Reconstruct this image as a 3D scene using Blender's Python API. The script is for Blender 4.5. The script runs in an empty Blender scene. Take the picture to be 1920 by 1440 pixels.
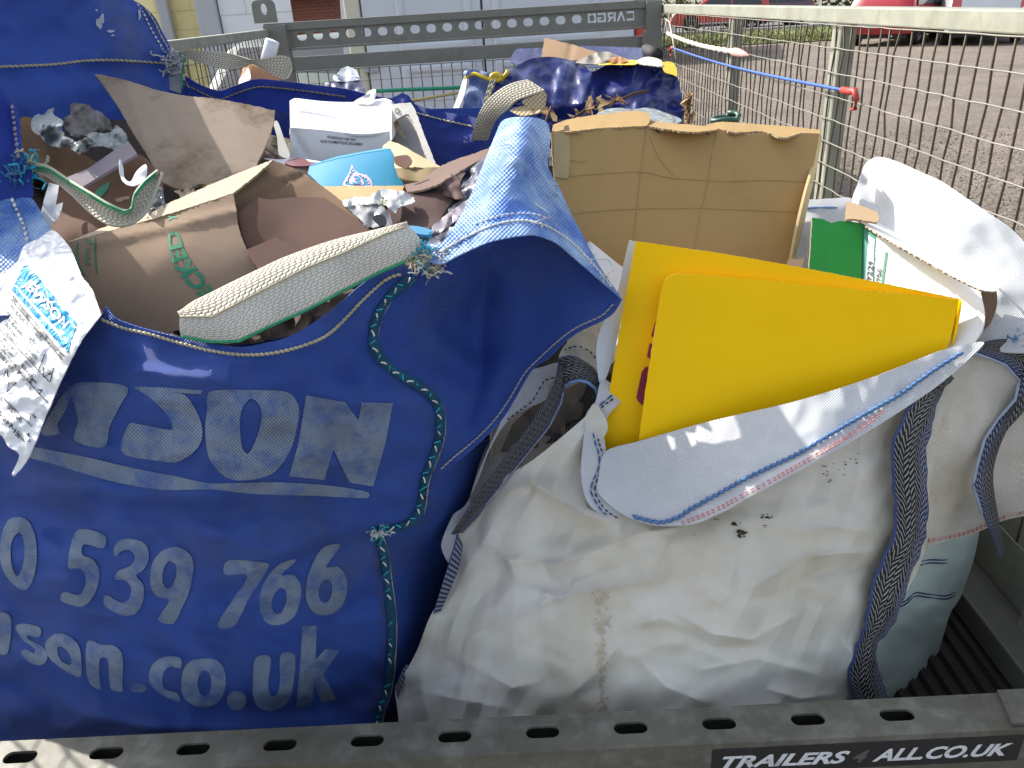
import bpy, bmesh, math, random
import numpy as np
from mathutils import Vector, Matrix, noise, geometry
from math import radians as rad, sin, cos, pi

random.seed(7)
SC = bpy.context.scene
COL = SC.collection
# ------------------------------------------------------------------ camera
CAMZ = 1.62
PITCH, YAW, ROLL, FPX = 26.1, 1.0, 3.6, 1460.0
_p, _y, _r = rad(PITCH), rad(YAW), rad(ROLL)
_F = Vector((-sin(_y)*cos(_p), cos(_y)*cos(_p), -sin(_p)))
_R0 = Vector((cos(_y), sin(_y), 0)); _U0 = _R0.cross(_F)
_R = _R0*cos(_r) - _U0*sin(_r); _U = _R0*sin(_r) + _U0*cos(_r)
CP = Vector((0, 0, CAMZ))
cd = bpy.data.cameras.new('camera'); cam = bpy.data.objects.new('camera', cd); COL.objects.link(cam)
cd.sensor_width = 36; cd.lens = 36*FPX/1920; cd.clip_start = .05; cd.clip_end = 600
cam.matrix_world = Matrix(((_R.x, _U.x, -_F.x, CP.x), (_R.y, _U.y, -_F.y, CP.y), (_R.z, _U.z, -_F.z, CP.z), (0, 0, 0, 1)))
SC.camera = cam
# ------------------------------------------------------------------ light
SUN_DIR = Vector((-.60, .50, .61)).normalized()          # towards the sun: from the left and behind the trailer
w = bpy.data.worlds.new('World'); SC.world = w; w.use_nodes = True
nt = w.node_tree; sky = nt.nodes.new('ShaderNodeTexSky'); sky.sky_type = 'NISHITA'; sky.sun_disc = False
el = math.asin(SUN_DIR.z); az = math.atan2(SUN_DIR.x, SUN_DIR.y)
sky.sun_elevation = el; sky.sun_rotation = az; sky.air_density = 1.0; sky.dust_density = 2.5
hs_ = nt.nodes.new('ShaderNodeHueSaturation'); hs_.inputs['Saturation'].default_value = .55; nt.links.new(sky.outputs[0], hs_.inputs['Color']); nt.links.new(hs_.outputs[0], nt.nodes['Background'].inputs[0]); nt.nodes['Background'].inputs[1].default_value = .15
sd = bpy.data.lights.new('sun', 'SUN'); sd.energy = 3.6; sd.angle = rad(.5); sd.color = (1, .95, .87)
so = bpy.data.objects.new('sun', sd); COL.objects.link(so); so.rotation_euler = SUN_DIR.to_track_quat('Z', 'Y').to_euler(); so.location = (-6, 8, 12)
SC.view_settings.view_transform = 'Standard'; SC.view_settings.look = 'None'; SC.view_settings.exposure = 1.12; SC.view_settings.gamma = 1

# ------------------------------------------------------------------ pixel -> place
def ray(x, y): return _F + _R*((x-960)/FPX) + _U*((720-y)/FPX)
def zc_of(x, y, Y): return Y/ray(x, y).y
def at(x, y, Y):
    d = ray(x, y); return CP + d*(Y/d.y)
def atZ(x, y, z):
    d = ray(x, y); return CP + d*((z-CAMZ)/d.z)

class Field:
    """smooth depth over a traced outline: thin plate through a few known depths (1/z, so three points make a true plane)"""
    def __init__(s, ctrl):
        P = np.array([[c[0]/1000, c[1]/1000] for c in ctrl]); wv = np.array([1/zc_of(*c[:3]) for c in ctrl])
        n = len(P); s.P = P
        r = np.linalg.norm(P[:, None]-P[None], axis=2); K = np.where(r > 0, r*r*np.log(r+1e-12), 0)
        Q = np.c_[np.ones(n), P]; A = np.zeros((n+3, n+3)); A[:n, :n] = K + np.eye(n)*1e-5*(n > 3); A[:n, n:] = Q; A[n:, :n] = Q.T
        s.c = np.linalg.lstsq(A, np.r_[wv, 0, 0, 0], rcond=None)[0]; s.mods = []
    def z(s, x, y):
        p = np.array([x/1000, y/1000]); r = np.linalg.norm(s.P-p, axis=1); K = np.where(r > 0, r*r*np.log(r+1e-12), 0)
        zz = 1/float(K@s.c[:-3] + s.c[-3] + s.c[-2]*p[0] + s.c[-1]*p[1])
        for m in s.mods: zz += m(x, y)
        return zz
    def wob(s, amp, sc, seed=0, kind='n', rot=0, asp=1):
        ca, sa = cos(rad(rot)), sin(rad(rot))
        def f(x, y):
            u, v = (x*ca+y*sa)/sc, (-x*sa+y*ca)/sc*asp
            q = Vector((u+seed*7.3, v-seed*3.1, seed*1.7))
            if kind == 'n': return amp*noise.noise(q)
            if kind == 'r': return amp*(abs(noise.noise(q))*2-.5)
            if kind == 'c':
                t = 0
                for k, (th, fr) in enumerate(((.35, 1.), (1.45, .83), (2.4, 1.21), (.95, .57))):
                    ph = (u*cos(th+seed)+v*sin(th+seed))*fr+.9*noise.noise(q*.7+Vector((k*9.1, 0, 0)))+k*.37
                    t += (abs(ph % 1-.5)*4-1)*(.35+.9*abs(noise.noise(q*.45+Vector((0, k*5.3, 2)))))
                return amp*t*.6
            if kind == 't': return amp*noise.turbulence(q, 3, False)
            d, _ = noise.voronoi(q); return amp*(d[0]*.9-.35)
        s.mods.append(f); return s
    def fold(s, pts, amp, width, taper=True):
        P = np.array(pts, float)
        seg = P[1:]-P[:-1]; L2 = (seg**2).sum(1)+1e-9; cum = np.r_[0, np.cumsum(np.sqrt(L2))]
        def f(x, y):
            q = np.array([x, y]); t = np.clip(((q-P[:-1])*seg).sum(1)/L2, 0, 1)
            d = np.linalg.norm(P[:-1]+seg*t[:, None]-q, axis=1); i = int(d.argmin())
            k = d[i]/abs(width)
            if k > 4: return 0.
            a = (cum[i]+t[i]*math.sqrt(L2[i]))/cum[-1]; e = (4*a*(1-a))**.5 if taper else 1
            return -amp*e*(math.exp(-k*k) if width > 0 else math.exp(-k))
        s.mods.append(f); return s
    def step(s, pts, amp, width):
        """everything on the left of the line comes nearer by amp, with a soft edge"""
        P = np.array(pts, float); seg = P[1:]-P[:-1]; L2 = (seg**2).sum(1)+1e-9
        def f(x, y):
            q = np.array([x, y]); t = np.clip(((q-P[:-1])*seg).sum(1)/L2, 0, 1); dv = q-(P[:-1]+seg*t[:, None])
            i = int(np.linalg.norm(dv, axis=1).argmin()); sg = seg[i][0]*dv[i][1]-seg[i][1]*dv[i][0]; d = math.copysign(np.linalg.norm(dv[i]), sg)
            return -amp/(1+math.exp(max(-40, min(40, d/width))))
        s.mods.append(f); return s
    def pos(s, x, y, off=0):
        return CP + ray(x, y)*(s.z(x, y)-off)

def curve(pts, closed=False, step=10):
    """Catmull-Rom through traced points; a point with a third entry is a sharp corner"""
    n = len(pts); out = []; cn = n if closed else n-1
    g = lambda i: np.array(pts[i % n][:2], float) if closed else np.array(pts[max(0, min(n-1, i))][:2], float)
    sharp = lambda i: len(pts[i % n]) > 2
    for i in range(cn):
        p1, p2 = g(i), g(i+1); p0 = p1-(p2-p1)*.01 if sharp(i) else g(i-1); p3 = p2+(p2-p1)*.01 if sharp(i+1) else g(i+2)
        L = np.linalg.norm(p2-p1); k = max(1, int(round(L/step)))
        m1 = (p2-p0)*.5; m2 = (p3-p1)*.5
        for m in (m1, m2):
            l = np.linalg.norm(m)
            if l > L: m *= L/l
        for j in range(k):
            t = j/k; t2, t3 = t*t, t*t*t
            out.append((2*t3-3*t2+1)*p1+(t3-2*t2+t)*m1+(-2*t3+3*t2)*p2+(t3-t2)*m2)
    if not closed: out.append(g(n-1))
    return [(float(a), float(b)) for a, b in out]
def inside(poly, X, Y):
    r = np.zeros(X.shape, bool); n = len(poly); j = n-1
    for i in range(n):
        xi, yi = poly[i]; xj, yj = poly[j]
        if yi != yj: r ^= ((yi > Y) != (yj > Y)) & (X < (xj-xi)*(Y-yi)/(yj-yi)+xi)
        j = i
    return r

class MB:
    def __init__(s): s.v = []; s.f = []; s.m = []; s.uv = []
    def add(s, vs, fs, m=0, uv=None):
        b = len(s.v); s.v += [Vector(v) for v in vs]
        for f in fs:
            s.f.append([b+i for i in f]); s.m.append(m); s.uv.append([uv[i] if uv else (0, 0) for i in f])
        return s
    def box(s, a, b, m=0):
        x0, y0, z0 = a; x1, y1, z1 = b
        return s.add([(x, y, z) for z in (z0, z1) for y in (y0, y1) for x in (x0, x1)], [(0, 2, 3, 1), (4, 5, 7, 6), (0, 1, 5, 4), (2, 6, 7, 3), (0, 4, 6, 2), (1, 3, 7, 5)], m)
    def tube(s, pts, r, n=6, m=0, cap=True):
        pts = [Vector(p) for p in pts]; vs = []; fs = []; uv = []; L = 0
        for i, p in enumerate(pts):
            t = (pts[min(i+1, len(pts)-1)]-pts[max(i-1, 0)]).normalized(); a = t.cross(Vector((.13, .2, .97)))
            if a.length < .1: a = t.cross(Vector((1, 0, 0)))
            a.normalize(); b = t.cross(a); rr = r[i] if isinstance(r, (list, tuple)) else r
            if i: L += (p-pts[i-1]).length
            for k in range(n): vs.append(p+a*(rr*cos(2*pi*k/n))+b*(rr*sin(2*pi*k/n))); uv.append((k/n, L))
        for i in range(len(pts)-1):
            for k in range(n): fs.append((i*n+k, i*n+(k+1) % n, (i+1)*n+(k+1) % n, (i+1)*n+k))
        if cap: fs += [tuple(range(n))[::-1], tuple((len(pts)-1)*n+k for k in range(n))]
        return s.add(vs, fs, m, uv)
    def patch(s, outline, field, step=12, holes=(), off=0, m=0, smooth=True, uvrot=0, uvk=None, jit=.25, seed=1, rag=0):
        rnd = random.Random(seed)
        loops = [curve(l, True, step) if smooth else curve([(p[0], p[1], 1) for p in l], True, step) for l in [outline]+list(holes)]
        if rag:
            loops[0] = curve([(x, y, 1) for x, y in loops[0]], True, 2.5); loops[0] = [(x+rag*(noise.noise(Vector((x*.16, y*.16, seed)))+.8*noise.noise(Vector((x*.5, y*.5, 3)))), y+rag*(noise.noise(Vector((x*.16, y*.16, 9+seed)))+.8*noise.noise(Vector((x*.5, y*.5, 7))))) for x, y in loops[0]]
        pts = []; edges = []
        for l in loops:
            b = len(pts); pts += l; edges += [(b+i, b+(i+1) % len(l)) for i in range(len(l))]
        A = np.array(loops[0]); x0, y0 = A.min(0); x1, y1 = A.max(0)
        gx, gy = [], []; row = 0; yy = y0+step*.5
        while yy < y1:
            xx = x0+step*.5+(row % 2)*step*.5
            while xx < x1: gx.append(xx+rnd.uniform(-jit, jit)*step); gy.append(yy+rnd.uniform(-jit, jit)*step); xx += step
            yy += step*.87; row += 1
        if gx:
            GX, GY = np.array(gx), np.array(gy); ok = inside(loops[0], GX, GY)
            for h in loops[1:]: ok &= ~inside(h, GX, GY)
            B = np.array(pts); GX, GY = GX[ok], GY[ok]
            keep = []
            for c in range(0, len(GX), 500):
                d = np.hypot(GX[c:c+500, None]-B[:, 0], GY[c:c+500, None]-B[:, 1]).min(1); keep.append(d > step*.5)
            if keep:
                k = np.concatenate(keep); pts = pts+list(zip(GX[k].tolist(), GY[k].tolist()))
        V, E, Fc, *_ = geometry.delaunay_2d_cdt([Vector(p) for p in pts], edges, [], 1, 1e-4)
        V = [(v.x, v.y) for v in V]; T = np.array([list(f) for f in Fc]); VA = np.array(V); C = VA[T].mean(1)
        ok = inside(loops[0], C[:, 0], C[:, 1])
        for h in loops[1:]: ok &= ~inside(h, C[:, 0], C[:, 1])
        fs = []
        for t in T[ok]:
            a, b, c = VA[t]; ar = (b[0]-a[0])*(c[1]-a[1])-(b[1]-a[1])*(c[0]-a[0])
            fs.append(tuple(int(i) for i in (t if ar < 0 else t[::-1])))     # facing the near side
        zz = [field.z(x, y)-off for x, y in V]
        k = uvk or float(np.mean(zz))/FPX; ca, sa = cos(rad(uvrot)), sin(rad(uvrot))
        uv = [((x*ca+y*sa)*k, (x*sa-y*ca)*k) for x, y in V]
        return s.add([CP+ray(x, y)*z for (x, y), z in zip(V, zz)], fs, m, uv)
    def loft(s, A, B, step=.012, nx=6, m=0, bulge=0, wob=0, seed=0):
        """a ribbon between two edges, each a list of (px, py, Y)"""
        def res(E):
            P = [at(*e) for e in E]; out = []; n = len(P)
            for i in range(n-1):
                p0, p1, p2, p3 = P[max(i-1, 0)], P[i], P[i+1], P[min(i+2, n-1)]
                for j in range(12):
                    t = j/12; out.append(.5*((2*p1)+(p2-p0)*t+(2*p0-5*p1+4*p2-p3)*t*t+(3*p1-p0-3*p2+p3)*t**3))
            out.append(P[-1]); L = [0]
            for i in range(1, len(out)): L.append(L[-1]+(out[i]-out[i-1]).length)
            return out, L
        a, la = res(A); b, lb = res(B); N = max(3, int(max(la[-1], lb[-1])/step))
        def samp(o, L, t):
            d = t*L[-1]; i = int(np.searchsorted(L, d)); i = max(1, min(len(o)-1, i)); q = (d-L[i-1])/max(1e-9, L[i]-L[i-1]); return o[i-1].lerp(o[i], q)
        vs, uv, fs = [], [], []; avg = (la[-1]+lb[-1])/2
        for i in range(N+1):
            p, q = samp(a, la, i/N), samp(b, lb, i/N)
            p2, q2 = samp(a, la, min(1, i/N+.01)), samp(b, lb, min(1, i/N+.01)); nrm = (q-p).cross(p2-p if i < N else p-samp(a, la, .98))
            if nrm.length > 1e-9: nrm.normalize()
            if nrm.dot(CP-p) < 0: nrm = -nrm
            for j in range(nx+1):
                t = j/nx; x = p.lerp(q, t)+nrm*(bulge*4*t*(1-t)+(wob*noise.noise(Vector((i*.35+seed, t*2.2, seed))) if wob else 0)); vs.append(x); uv.append((t, i/N*avg))
        for i in range(N):
            for j in range(nx):
                k = i*(nx+1)+j; fs.append((k, k+1, k+nx+2, k+nx+1))
        return s.add(vs, fs, m, uv)
    def plate(s, outer, holes, o, ax, ay, th, m=0):
        """flat plate with holes; outer/holes in metres on the axes ax, ay from o; thickness along ax x ay"""
        o, ax, ay = Vector(o), Vector(ax), Vector(ay); n = ax.cross(ay).normalized()*th
        loops = [outer]+list(holes); pts = []; edges = []
        for l in loops:
            b = len(pts); pts += [tuple(p) for p in l]; edges += [(b+i, b+(i+1) % len(l)) for i in range(len(l))]
        V, E, Fc, *_ = geometry.delaunay_2d_cdt([Vector(p) for p in pts], edges, [], 1, 1e-6)
        VA = np.array([(v.x, v.y) for v in V]); T = [list(f) for f in Fc]; C = VA[np.array(T)].mean(1)
        ok = inside(outer, C[:, 0], C[:, 1])
        for h in holes: ok &= ~inside(h, C[:, 0], C[:, 1])
        T = [t for t, k in zip(T, ok) if k]; N = len(V); P = [o+ax*v[0]+ay*v[1] for v in VA]
        fs = [tuple(t) for t in T]+[tuple(N+i for i in t[::-1]) for t in T]
        cnt = {}
        for t in T:
            for i in range(3): e = (t[i], t[(i+1) % 3]); cnt[tuple(sorted(e))] = cnt.get(tuple(sorted(e)), [])+[e]
        fs += [(es[0][1], es[0][0], N+es[0][0], N+es[0][1]) for es in cnt.values() if len(es) == 1]
        return s.add(P+[p+n for p in P], fs, m, [tuple(v) for v in VA]*2)
    def build(s, name, mats, parent=None, thick=0, smooth=True, off=-1, bevel=0, rim=None):
        me = bpy.data.meshes.new(name); me.from_pydata([tuple(v) for v in s.v], [], s.f)
        for mm in (mats if isinstance(mats, (list, tuple)) else [mats]): me.materials.append(mm)
        me.polygons.foreach_set('material_index', s.m); ul = me.uv_layers.new(name='UVMap')
        flat = [c for f in s.uv for u in f for c in u]; ul.data.foreach_set('uv', flat)
        if smooth: me.polygons.foreach_set('use_smooth', [True]*len(me.polygons))
        me.update(); o = bpy.data.objects.new(name, me); COL.objects.link(o)
        if parent: o.parent = parent
        if thick:
            md = o.modifiers.new('thickness', 'SOLIDIFY'); md.thickness = thick; md.offset = off
            if rim is not None: md.material_offset_rim = rim
            o.modifiers.new('edge', 'EDGE_SPLIT').split_angle = rad(50)
        if bevel: bv = o.modifiers.new('bevel', 'BEVEL'); bv.width = bevel; bv.segments = 2; bv.limit_method = 'ANGLE'
        return o

def thing(name, label, cat, group=None):
    o = bpy.data.objects.new(name, None); COL.objects.link(o); o.empty_display_size = .05; return tag(o, label, cat, group)
def tag(o, label, cat, group=None):
    o['label'] = label; o['category'] = cat
    if group: o['group'] = group
    return o
def lab(o, l): o['label'] = l; return o
def dot_of(o):
    return o
def rebase(root):
    """move a thing's Empty to the base of its parts (their world places stay)"""
    def allc(o):
        for c in o.children: yield c; yield from allc(c)
    lo = Vector((1e9,)*3); hi = -lo
    for c in allc(root):
        if c.type == 'MESH':
            for v in c.data.vertices:
                lo = Vector(map(min, lo, v.co)); hi = Vector(map(max, hi, v.co))
    b = Vector(((lo.x+hi.x)/2, (lo.y+hi.y)/2, lo.z)); root.location = b
    for c in root.children: c.location = -b
    return root

# ------------------------------------------------------------------ materials
def M(name, col, rough=.6, metal=0, var=.15, vs=6, bump=.0, bs=60, spec=.4, transl=0, col2=None, mix=.5, mscale=12, dirt=None, dscale=5, dlo=.5, dhi=.75, weave=0, wk=.0032, obj=False, crump=0, cscale=9, alpha=1, sheen=0, detail=5, mx=(1, 1, 1), wcol=.12, coat=0, cell=None, facet=None):
    m = bpy.data.materials.new(name); m.use_nodes = True; t = m.node_tree; N = t.nodes; L = t.links; b = N['Principled BSDF']; out = N['Material Output']
    def nd(k, **a):
        n = N.new('ShaderNode'+k)
        for kk, vv in a.items(): setattr(n, kk, vv)
        return n
    tc = nd('TexCoord'); mp = nd('Mapping'); mp.inputs['Scale'].default_value = mx; L.new(tc.outputs['Object' if obj else 'UV'], mp.inputs[0]); co = mp.outputs[0]
    geo = tc.outputs['Object']
    def noi(scale, det=detail, r=.6, c=geo):
        n = nd('TexNoise'); n.inputs['Scale'].default_value = scale; n.inputs['Detail'].default_value = det; n.inputs['Roughness'].default_value = r; L.new(c, n.inputs['Vector']); return n.outputs[0]
    def mixc(f, a, bb, bt='MIX'):
        x = nd('Mix', data_type='RGBA', blend_type=bt)
        for s, v in ((0, f), (6, a), (7, bb)):
            if hasattr(v, 'is_linked'): L.new(v, x.inputs[s])
            else: x.inputs[s].default_value = v if not isinstance(v, tuple) else (*v, 1)
        return x.outputs[2]
    def rng(v, a, bb, lo=0, hi=1):
        r = nd('MapRange'); L.new(v, r.inputs[0]); r.inputs[1].default_value = a; r.inputs[2].default_value = bb; r.inputs[3].default_value = lo; r.inputs[4].default_value = hi; return r.outputs[0]
    c = col
    if col2: c = mixc(rng(noi(mscale, 6), mix-.12, mix+.12), c if not isinstance(c, tuple) else c, col2)
    if var:
        v = rng(noi(vs), .25, .75, 1-var, 1+var); hv = nd('HueSaturation'); L.new(v, hv.inputs['Value'])
        if isinstance(c, tuple): hv.inputs['Color'].default_value = (*c, 1)
        else: L.new(c, hv.inputs['Color'])
        c = hv.outputs[0]
    if cell:
        vc = nd('TexVoronoi'); vc.inputs['Scale'].default_value = cell[0]; L.new(geo, vc.inputs['Vector']); sc = nd('SeparateColor'); L.new(vc.outputs['Color'], sc.inputs[0])
        hv = nd('HueSaturation'); L.new(rng(sc.outputs[0], 0, 1, 1-cell[1], 1+cell[1]), hv.inputs['Value']); L.new(c, hv.inputs['Color']); c = hv.outputs[0]
    hgt = None
    def addh(h, k):
        nonlocal hgt
        mm = nd('Math', operation='MULTIPLY'); L.new(h, mm.inputs[0]); mm.inputs[1].default_value = k
        if hgt is None: hgt = mm.outputs[0]
        else:
            a = nd('Math', operation='ADD'); L.new(hgt, a.inputs[0]); L.new(mm.outputs[0], a.inputs[1]); hgt = a.outputs[0]
    if weave:
        sx = nd('SeparateXYZ'); L.new(co, sx.inputs[0]); ws = []
        for i in (0, 1):
            mu = nd('Math', operation='MULTIPLY'); L.new(sx.outputs[i], mu.inputs[0]); mu.inputs[1].default_value = 2*pi/wk
            sn = nd('Math', operation='SINE'); L.new(mu.outputs[0], sn.inputs[0]); ws.append(sn.outputs[0])
        pr = nd('Math', operation='MULTIPLY'); L.new(ws[0], pr.inputs[0]); L.new(ws[1], pr.inputs[1]); wv = pr.outputs[0]
        addh(wv, weave)
        wr = rng(wv, -1, 1, 1-wcol, 1+wcol); hv = nd('HueSaturation'); L.new(wr, hv.inputs['Value']); (L.new(c, hv.inputs['Color']) if not isinstance(c, tuple) else setattr(hv.inputs['Color'], 'default_value', (*c, 1))); c = hv.outputs[0]
    if dirt: c = mixc(rng(noi(dscale, 8, .7), dlo, dhi), c, dirt)
    if isinstance(c, tuple): b.inputs['Base Color'].default_value = (*c, 1)
    else: L.new(c, b.inputs['Base Color'])
    b.inputs['Roughness'].default_value = rough; b.inputs['Metallic'].default_value = metal; b.inputs['Specular IOR Level'].default_value = spec
    if coat: b.inputs['Coat Weight'].default_value = coat; b.inputs['Coat Roughness'].default_value = .08
    if sheen: b.inputs['Sheen Weight'].default_value = sheen
    if bump: addh(noi(bs, 4), bump)
    if crump:
        vo = nd('TexVoronoi', feature='DISTANCE_TO_EDGE'); vo.inputs['Scale'].default_value = cscale
        nn = nd('TexNoise'); nn.inputs['Scale'].default_value = cscale*.6; L.new(geo, nn.inputs['Vector']); va = nd('VectorMath', operation='SCALE'); L.new(nn.outputs['Color'], va.inputs[0]); va.inputs['Scale'].default_value = .25
        ad = nd('VectorMath', operation='ADD'); L.new(geo, ad.inputs[0]); L.new(va.outputs[0], ad.inputs[1]); L.new(ad.outputs[0], vo.inputs['Vector'])
        addh(rng(vo.outputs['Distance'], 0, .35), crump); n2 = noi(cscale*1.3, 3, .5); addh(n2, crump*.7)
    if facet:                                              # flat facets with sharp creases, as in crushed woven plastic
        for i, (ang, fr) in enumerate(((.4, 1), (1.7, .8), (2.7, 1.25))):
            mp2 = nd('Mapping'); mp2.inputs['Rotation'].default_value = (.3*i, ang, .5+ang); L.new(geo, mp2.inputs[0])
            wv2 = nd('TexWave', wave_type='BANDS', wave_profile='TRI'); wv2.inputs['Scale'].default_value = facet[1]*fr; wv2.inputs['Distortion'].default_value = 7; wv2.inputs['Detail'].default_value = 1; wv2.inputs['Detail Scale'].default_value = .55; L.new(mp2.outputs[0], wv2.inputs['Vector'])
            ms2 = nd('Math', operation='MULTIPLY'); L.new(wv2.outputs['Fac'], ms2.inputs[0]); L.new(rng(noi(facet[1]*1.1+i, 2), .35, .7, .1, 1.2), ms2.inputs[1]); addh(ms2.outputs[0], facet[0])
    if hgt is not None:
        bp = nd('Bump'); bp.inputs['Strength'].default_value = 1; bp.inputs['Distance'].default_value = .01; L.new(hgt, bp.inputs['Height']); L.new(bp.outputs[0], b.inputs['Normal'])
    if alpha < 1: b.inputs['Alpha'].default_value = alpha
    if transl:
        tr = nd('BsdfTranslucent'); (L.new(c, tr.inputs[0]) if not isinstance(c, tuple) else setattr(tr.inputs[0], 'default_value', (*c, 1)))
        if hgt is not None: L.new(bp.outputs[0], tr.inputs['Normal'])
        ms = nd('MixShader'); ms.inputs[0].default_value = transl; L.new(b.outputs[0], ms.inputs[1]); L.new(tr.outputs[0], ms.inputs[2]); L.new(ms.outputs[0], out.inputs[0])
    return m

def M_webbing(name, dark, light, edge, nx=9, pitch=.0042, slant=1.2, fill=.45, cont=0, side=None):
    """herringbone webbing: pale dashes on a dark ground, with a coloured selvedge. UV x across 0..1, y along in metres"""
    m = bpy.data.materials.new(name); m.use_nodes = True; t = m.node_tree; N = t.nodes; L = t.links; b = N['Principled BSDF']; b.inputs['Roughness'].default_value = .7; b.inputs['Specular IOR Level'].default_value = .25
    tc = N.new('ShaderNodeTexCoord'); sx = N.new('ShaderNodeSeparateXYZ'); L.new(tc.outputs['UV'], sx.inputs[0])
    def ma(op, a, bb=None, c=None):
        n = N.new('ShaderNodeMath'); n.operation = op
        for i, v in enumerate((a, bb, c)):
            if v is None: continue
            if hasattr(v, 'is_linked'): L.new(v, n.inputs[i])
            else: n.inputs[i].default_value = v
        return n.outputs[0]
    u, v = sx.outputs[0], sx.outputs[1]
    col = ma('FLOOR', ma('MULTIPLY', u, nx)); cu = ma('FRACT', ma('MULTIPLY', u, nx))
    zig = ma('ABSOLUTE', ma('SUBTRACT', ma('FRACT', ma('MULTIPLY', ma('ADD', col, .5), 2/nx)), .5))
    ph = ma('FRACT', ma('ADD', ma('DIVIDE', v, pitch), ma('MULTIPLY', zig, slant*nx*.25)))
    if cont:                                               # unbroken chevrons, each row cut into short slanting dashes
        zc_ = ma('ABSOLUTE', ma('SUBTRACT', ma('FRACT', ma('MULTIPLY', u, 2)), .5)); ph = ma('FRACT', ma('ADD', ma('DIVIDE', v, pitch), ma('ADD', ma('MULTIPLY', zc_, cont), ma('MULTIPLY', col, .37))))
    dash = ma('MULTIPLY', ma('LESS_THAN', ph, fill), ma('LESS_THAN', ma('ABSOLUTE', ma('SUBTRACT', cu, .5)), .44))
    dcol = None
    if side:
        ms_ = N.new('ShaderNodeMix'); ms_.data_type = 'RGBA'; L.new(ma('GREATER_THAN', u, .66), ms_.inputs[0]); ms_.inputs[6].default_value = (*dark, 1); ms_.inputs[7].default_value = (*side, 1); dcol = ms_.outputs[2]
    ed = ma('GREATER_THAN', ma('ABSOLUTE', ma('SUBTRACT', u, .5)), .455)
    mx = N.new('ShaderNodeMix'); mx.data_type = 'RGBA'; L.new(dash, mx.inputs[0]); mx.inputs[6].default_value = (*dark, 1); mx.inputs[7].default_value = (*light, 1)
    if dcol: L.new(dcol, mx.inputs[6])
    m2 = N.new('ShaderNodeMix'); m2.data_type = 'RGBA'; L.new(ed, m2.inputs[0]); L.new(mx.outputs[2], m2.inputs[6]); m2.inputs[7].default_value = (*edge, 1)
    no = N.new('ShaderNodeTexNoise'); no.inputs['Scale'].default_value = 14; no.inputs['Detail'].default_value = 6; L.new(tc.outputs['Object'], no.inputs['Vector'])
    m3 = N.new('ShaderNodeMix'); m3.data_type = 'RGBA'; m3.blend_type = 'MULTIPLY'; m3.inputs[0].default_value = .5; L.new(m2.outputs[2], m3.inputs[6]); L.new(no.outputs[0], m3.inputs[7])
    L.new(m3.outputs[2], b.inputs['Base Color'])
    bp = N.new('ShaderNodeBump'); bp.inputs['Distance'].default_value = .0012; L.new(ma('MULTIPLY', ma('SINE', ma('MULTIPLY', ph, pi)), ma('SINE', ma('MULTIPLY', cu, pi))), bp.inputs['Height']); L.new(bp.outputs[0], b.inputs['Normal'])
    return m

galv = M('galvanised_steel', (.17, .17, .145), .5, .25, .25, 9, .03, 90, dirt=(.16, .15, .115), dscale=7, dlo=.45, dhi=.85, obj=True)
galv_dark = M('weathered_steel', (.115, .113, .09), .55, .15, .25, 8, .03, 80, col2=(.19, .19, .165), mscale=34, mix=.6, dirt=(.06, .052, .036), dscale=9, dlo=.45, dhi=.8, obj=True)
galv_pale = M('pale_steel', (.27, .275, .22), .6, .05, .2, 14, .05, 70, dirt=(.17, .16, .115), dscale=16, dlo=.5, dhi=.8, obj=True)
upright_m = M('dark_wire', (.085, .065, .045), .65, .2, .3, 20, .03, 200, obj=True)  # dark brown for the upright wires
wire_m = M('bright_wire', (.235, .222, .18), .5, .2, .2, 20, obj=True)
rubber = M('black_rubber', (.018, .018, .019), .75, 0, .1)
dark_hole = M('dark_inside', (.01, .01, .01), .9, 0, 0)
mud = M('dusty_soil', (.09, .06, .035), .95, 0, .3, 30, .3, 120, obj=True)
# ================================================================== the setting
gravel = M('gravel', (.20, .165, .135), .9, 0, .32, 26, .55, 45, spec=.2, col2=(.30, .26, .215), mix=.52, mscale=60, dirt=(.13, .11, .09), dscale=.8, dlo=.4, dhi=.8, obj=True, detail=8, crump=.5, cscale=38, cell=(75, .5))
def sheet(name, pts, z, mat, kind='structure', sub=0):
    mb = MB(); n = len(pts); mb.add([(x, y, z) for x, y in pts], [tuple(range(n))]); o = mb.build(name, mat, smooth=False); o['kind'] = kind; return o
sheet('ground', [(-260, -60), (320, -60), (320, 420), (-260, 420)], 0, gravel)
asphalt = M('asphalt', (.13, .13, .135), .85, 0, .15, 3, .1, 120, obj=True)
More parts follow.
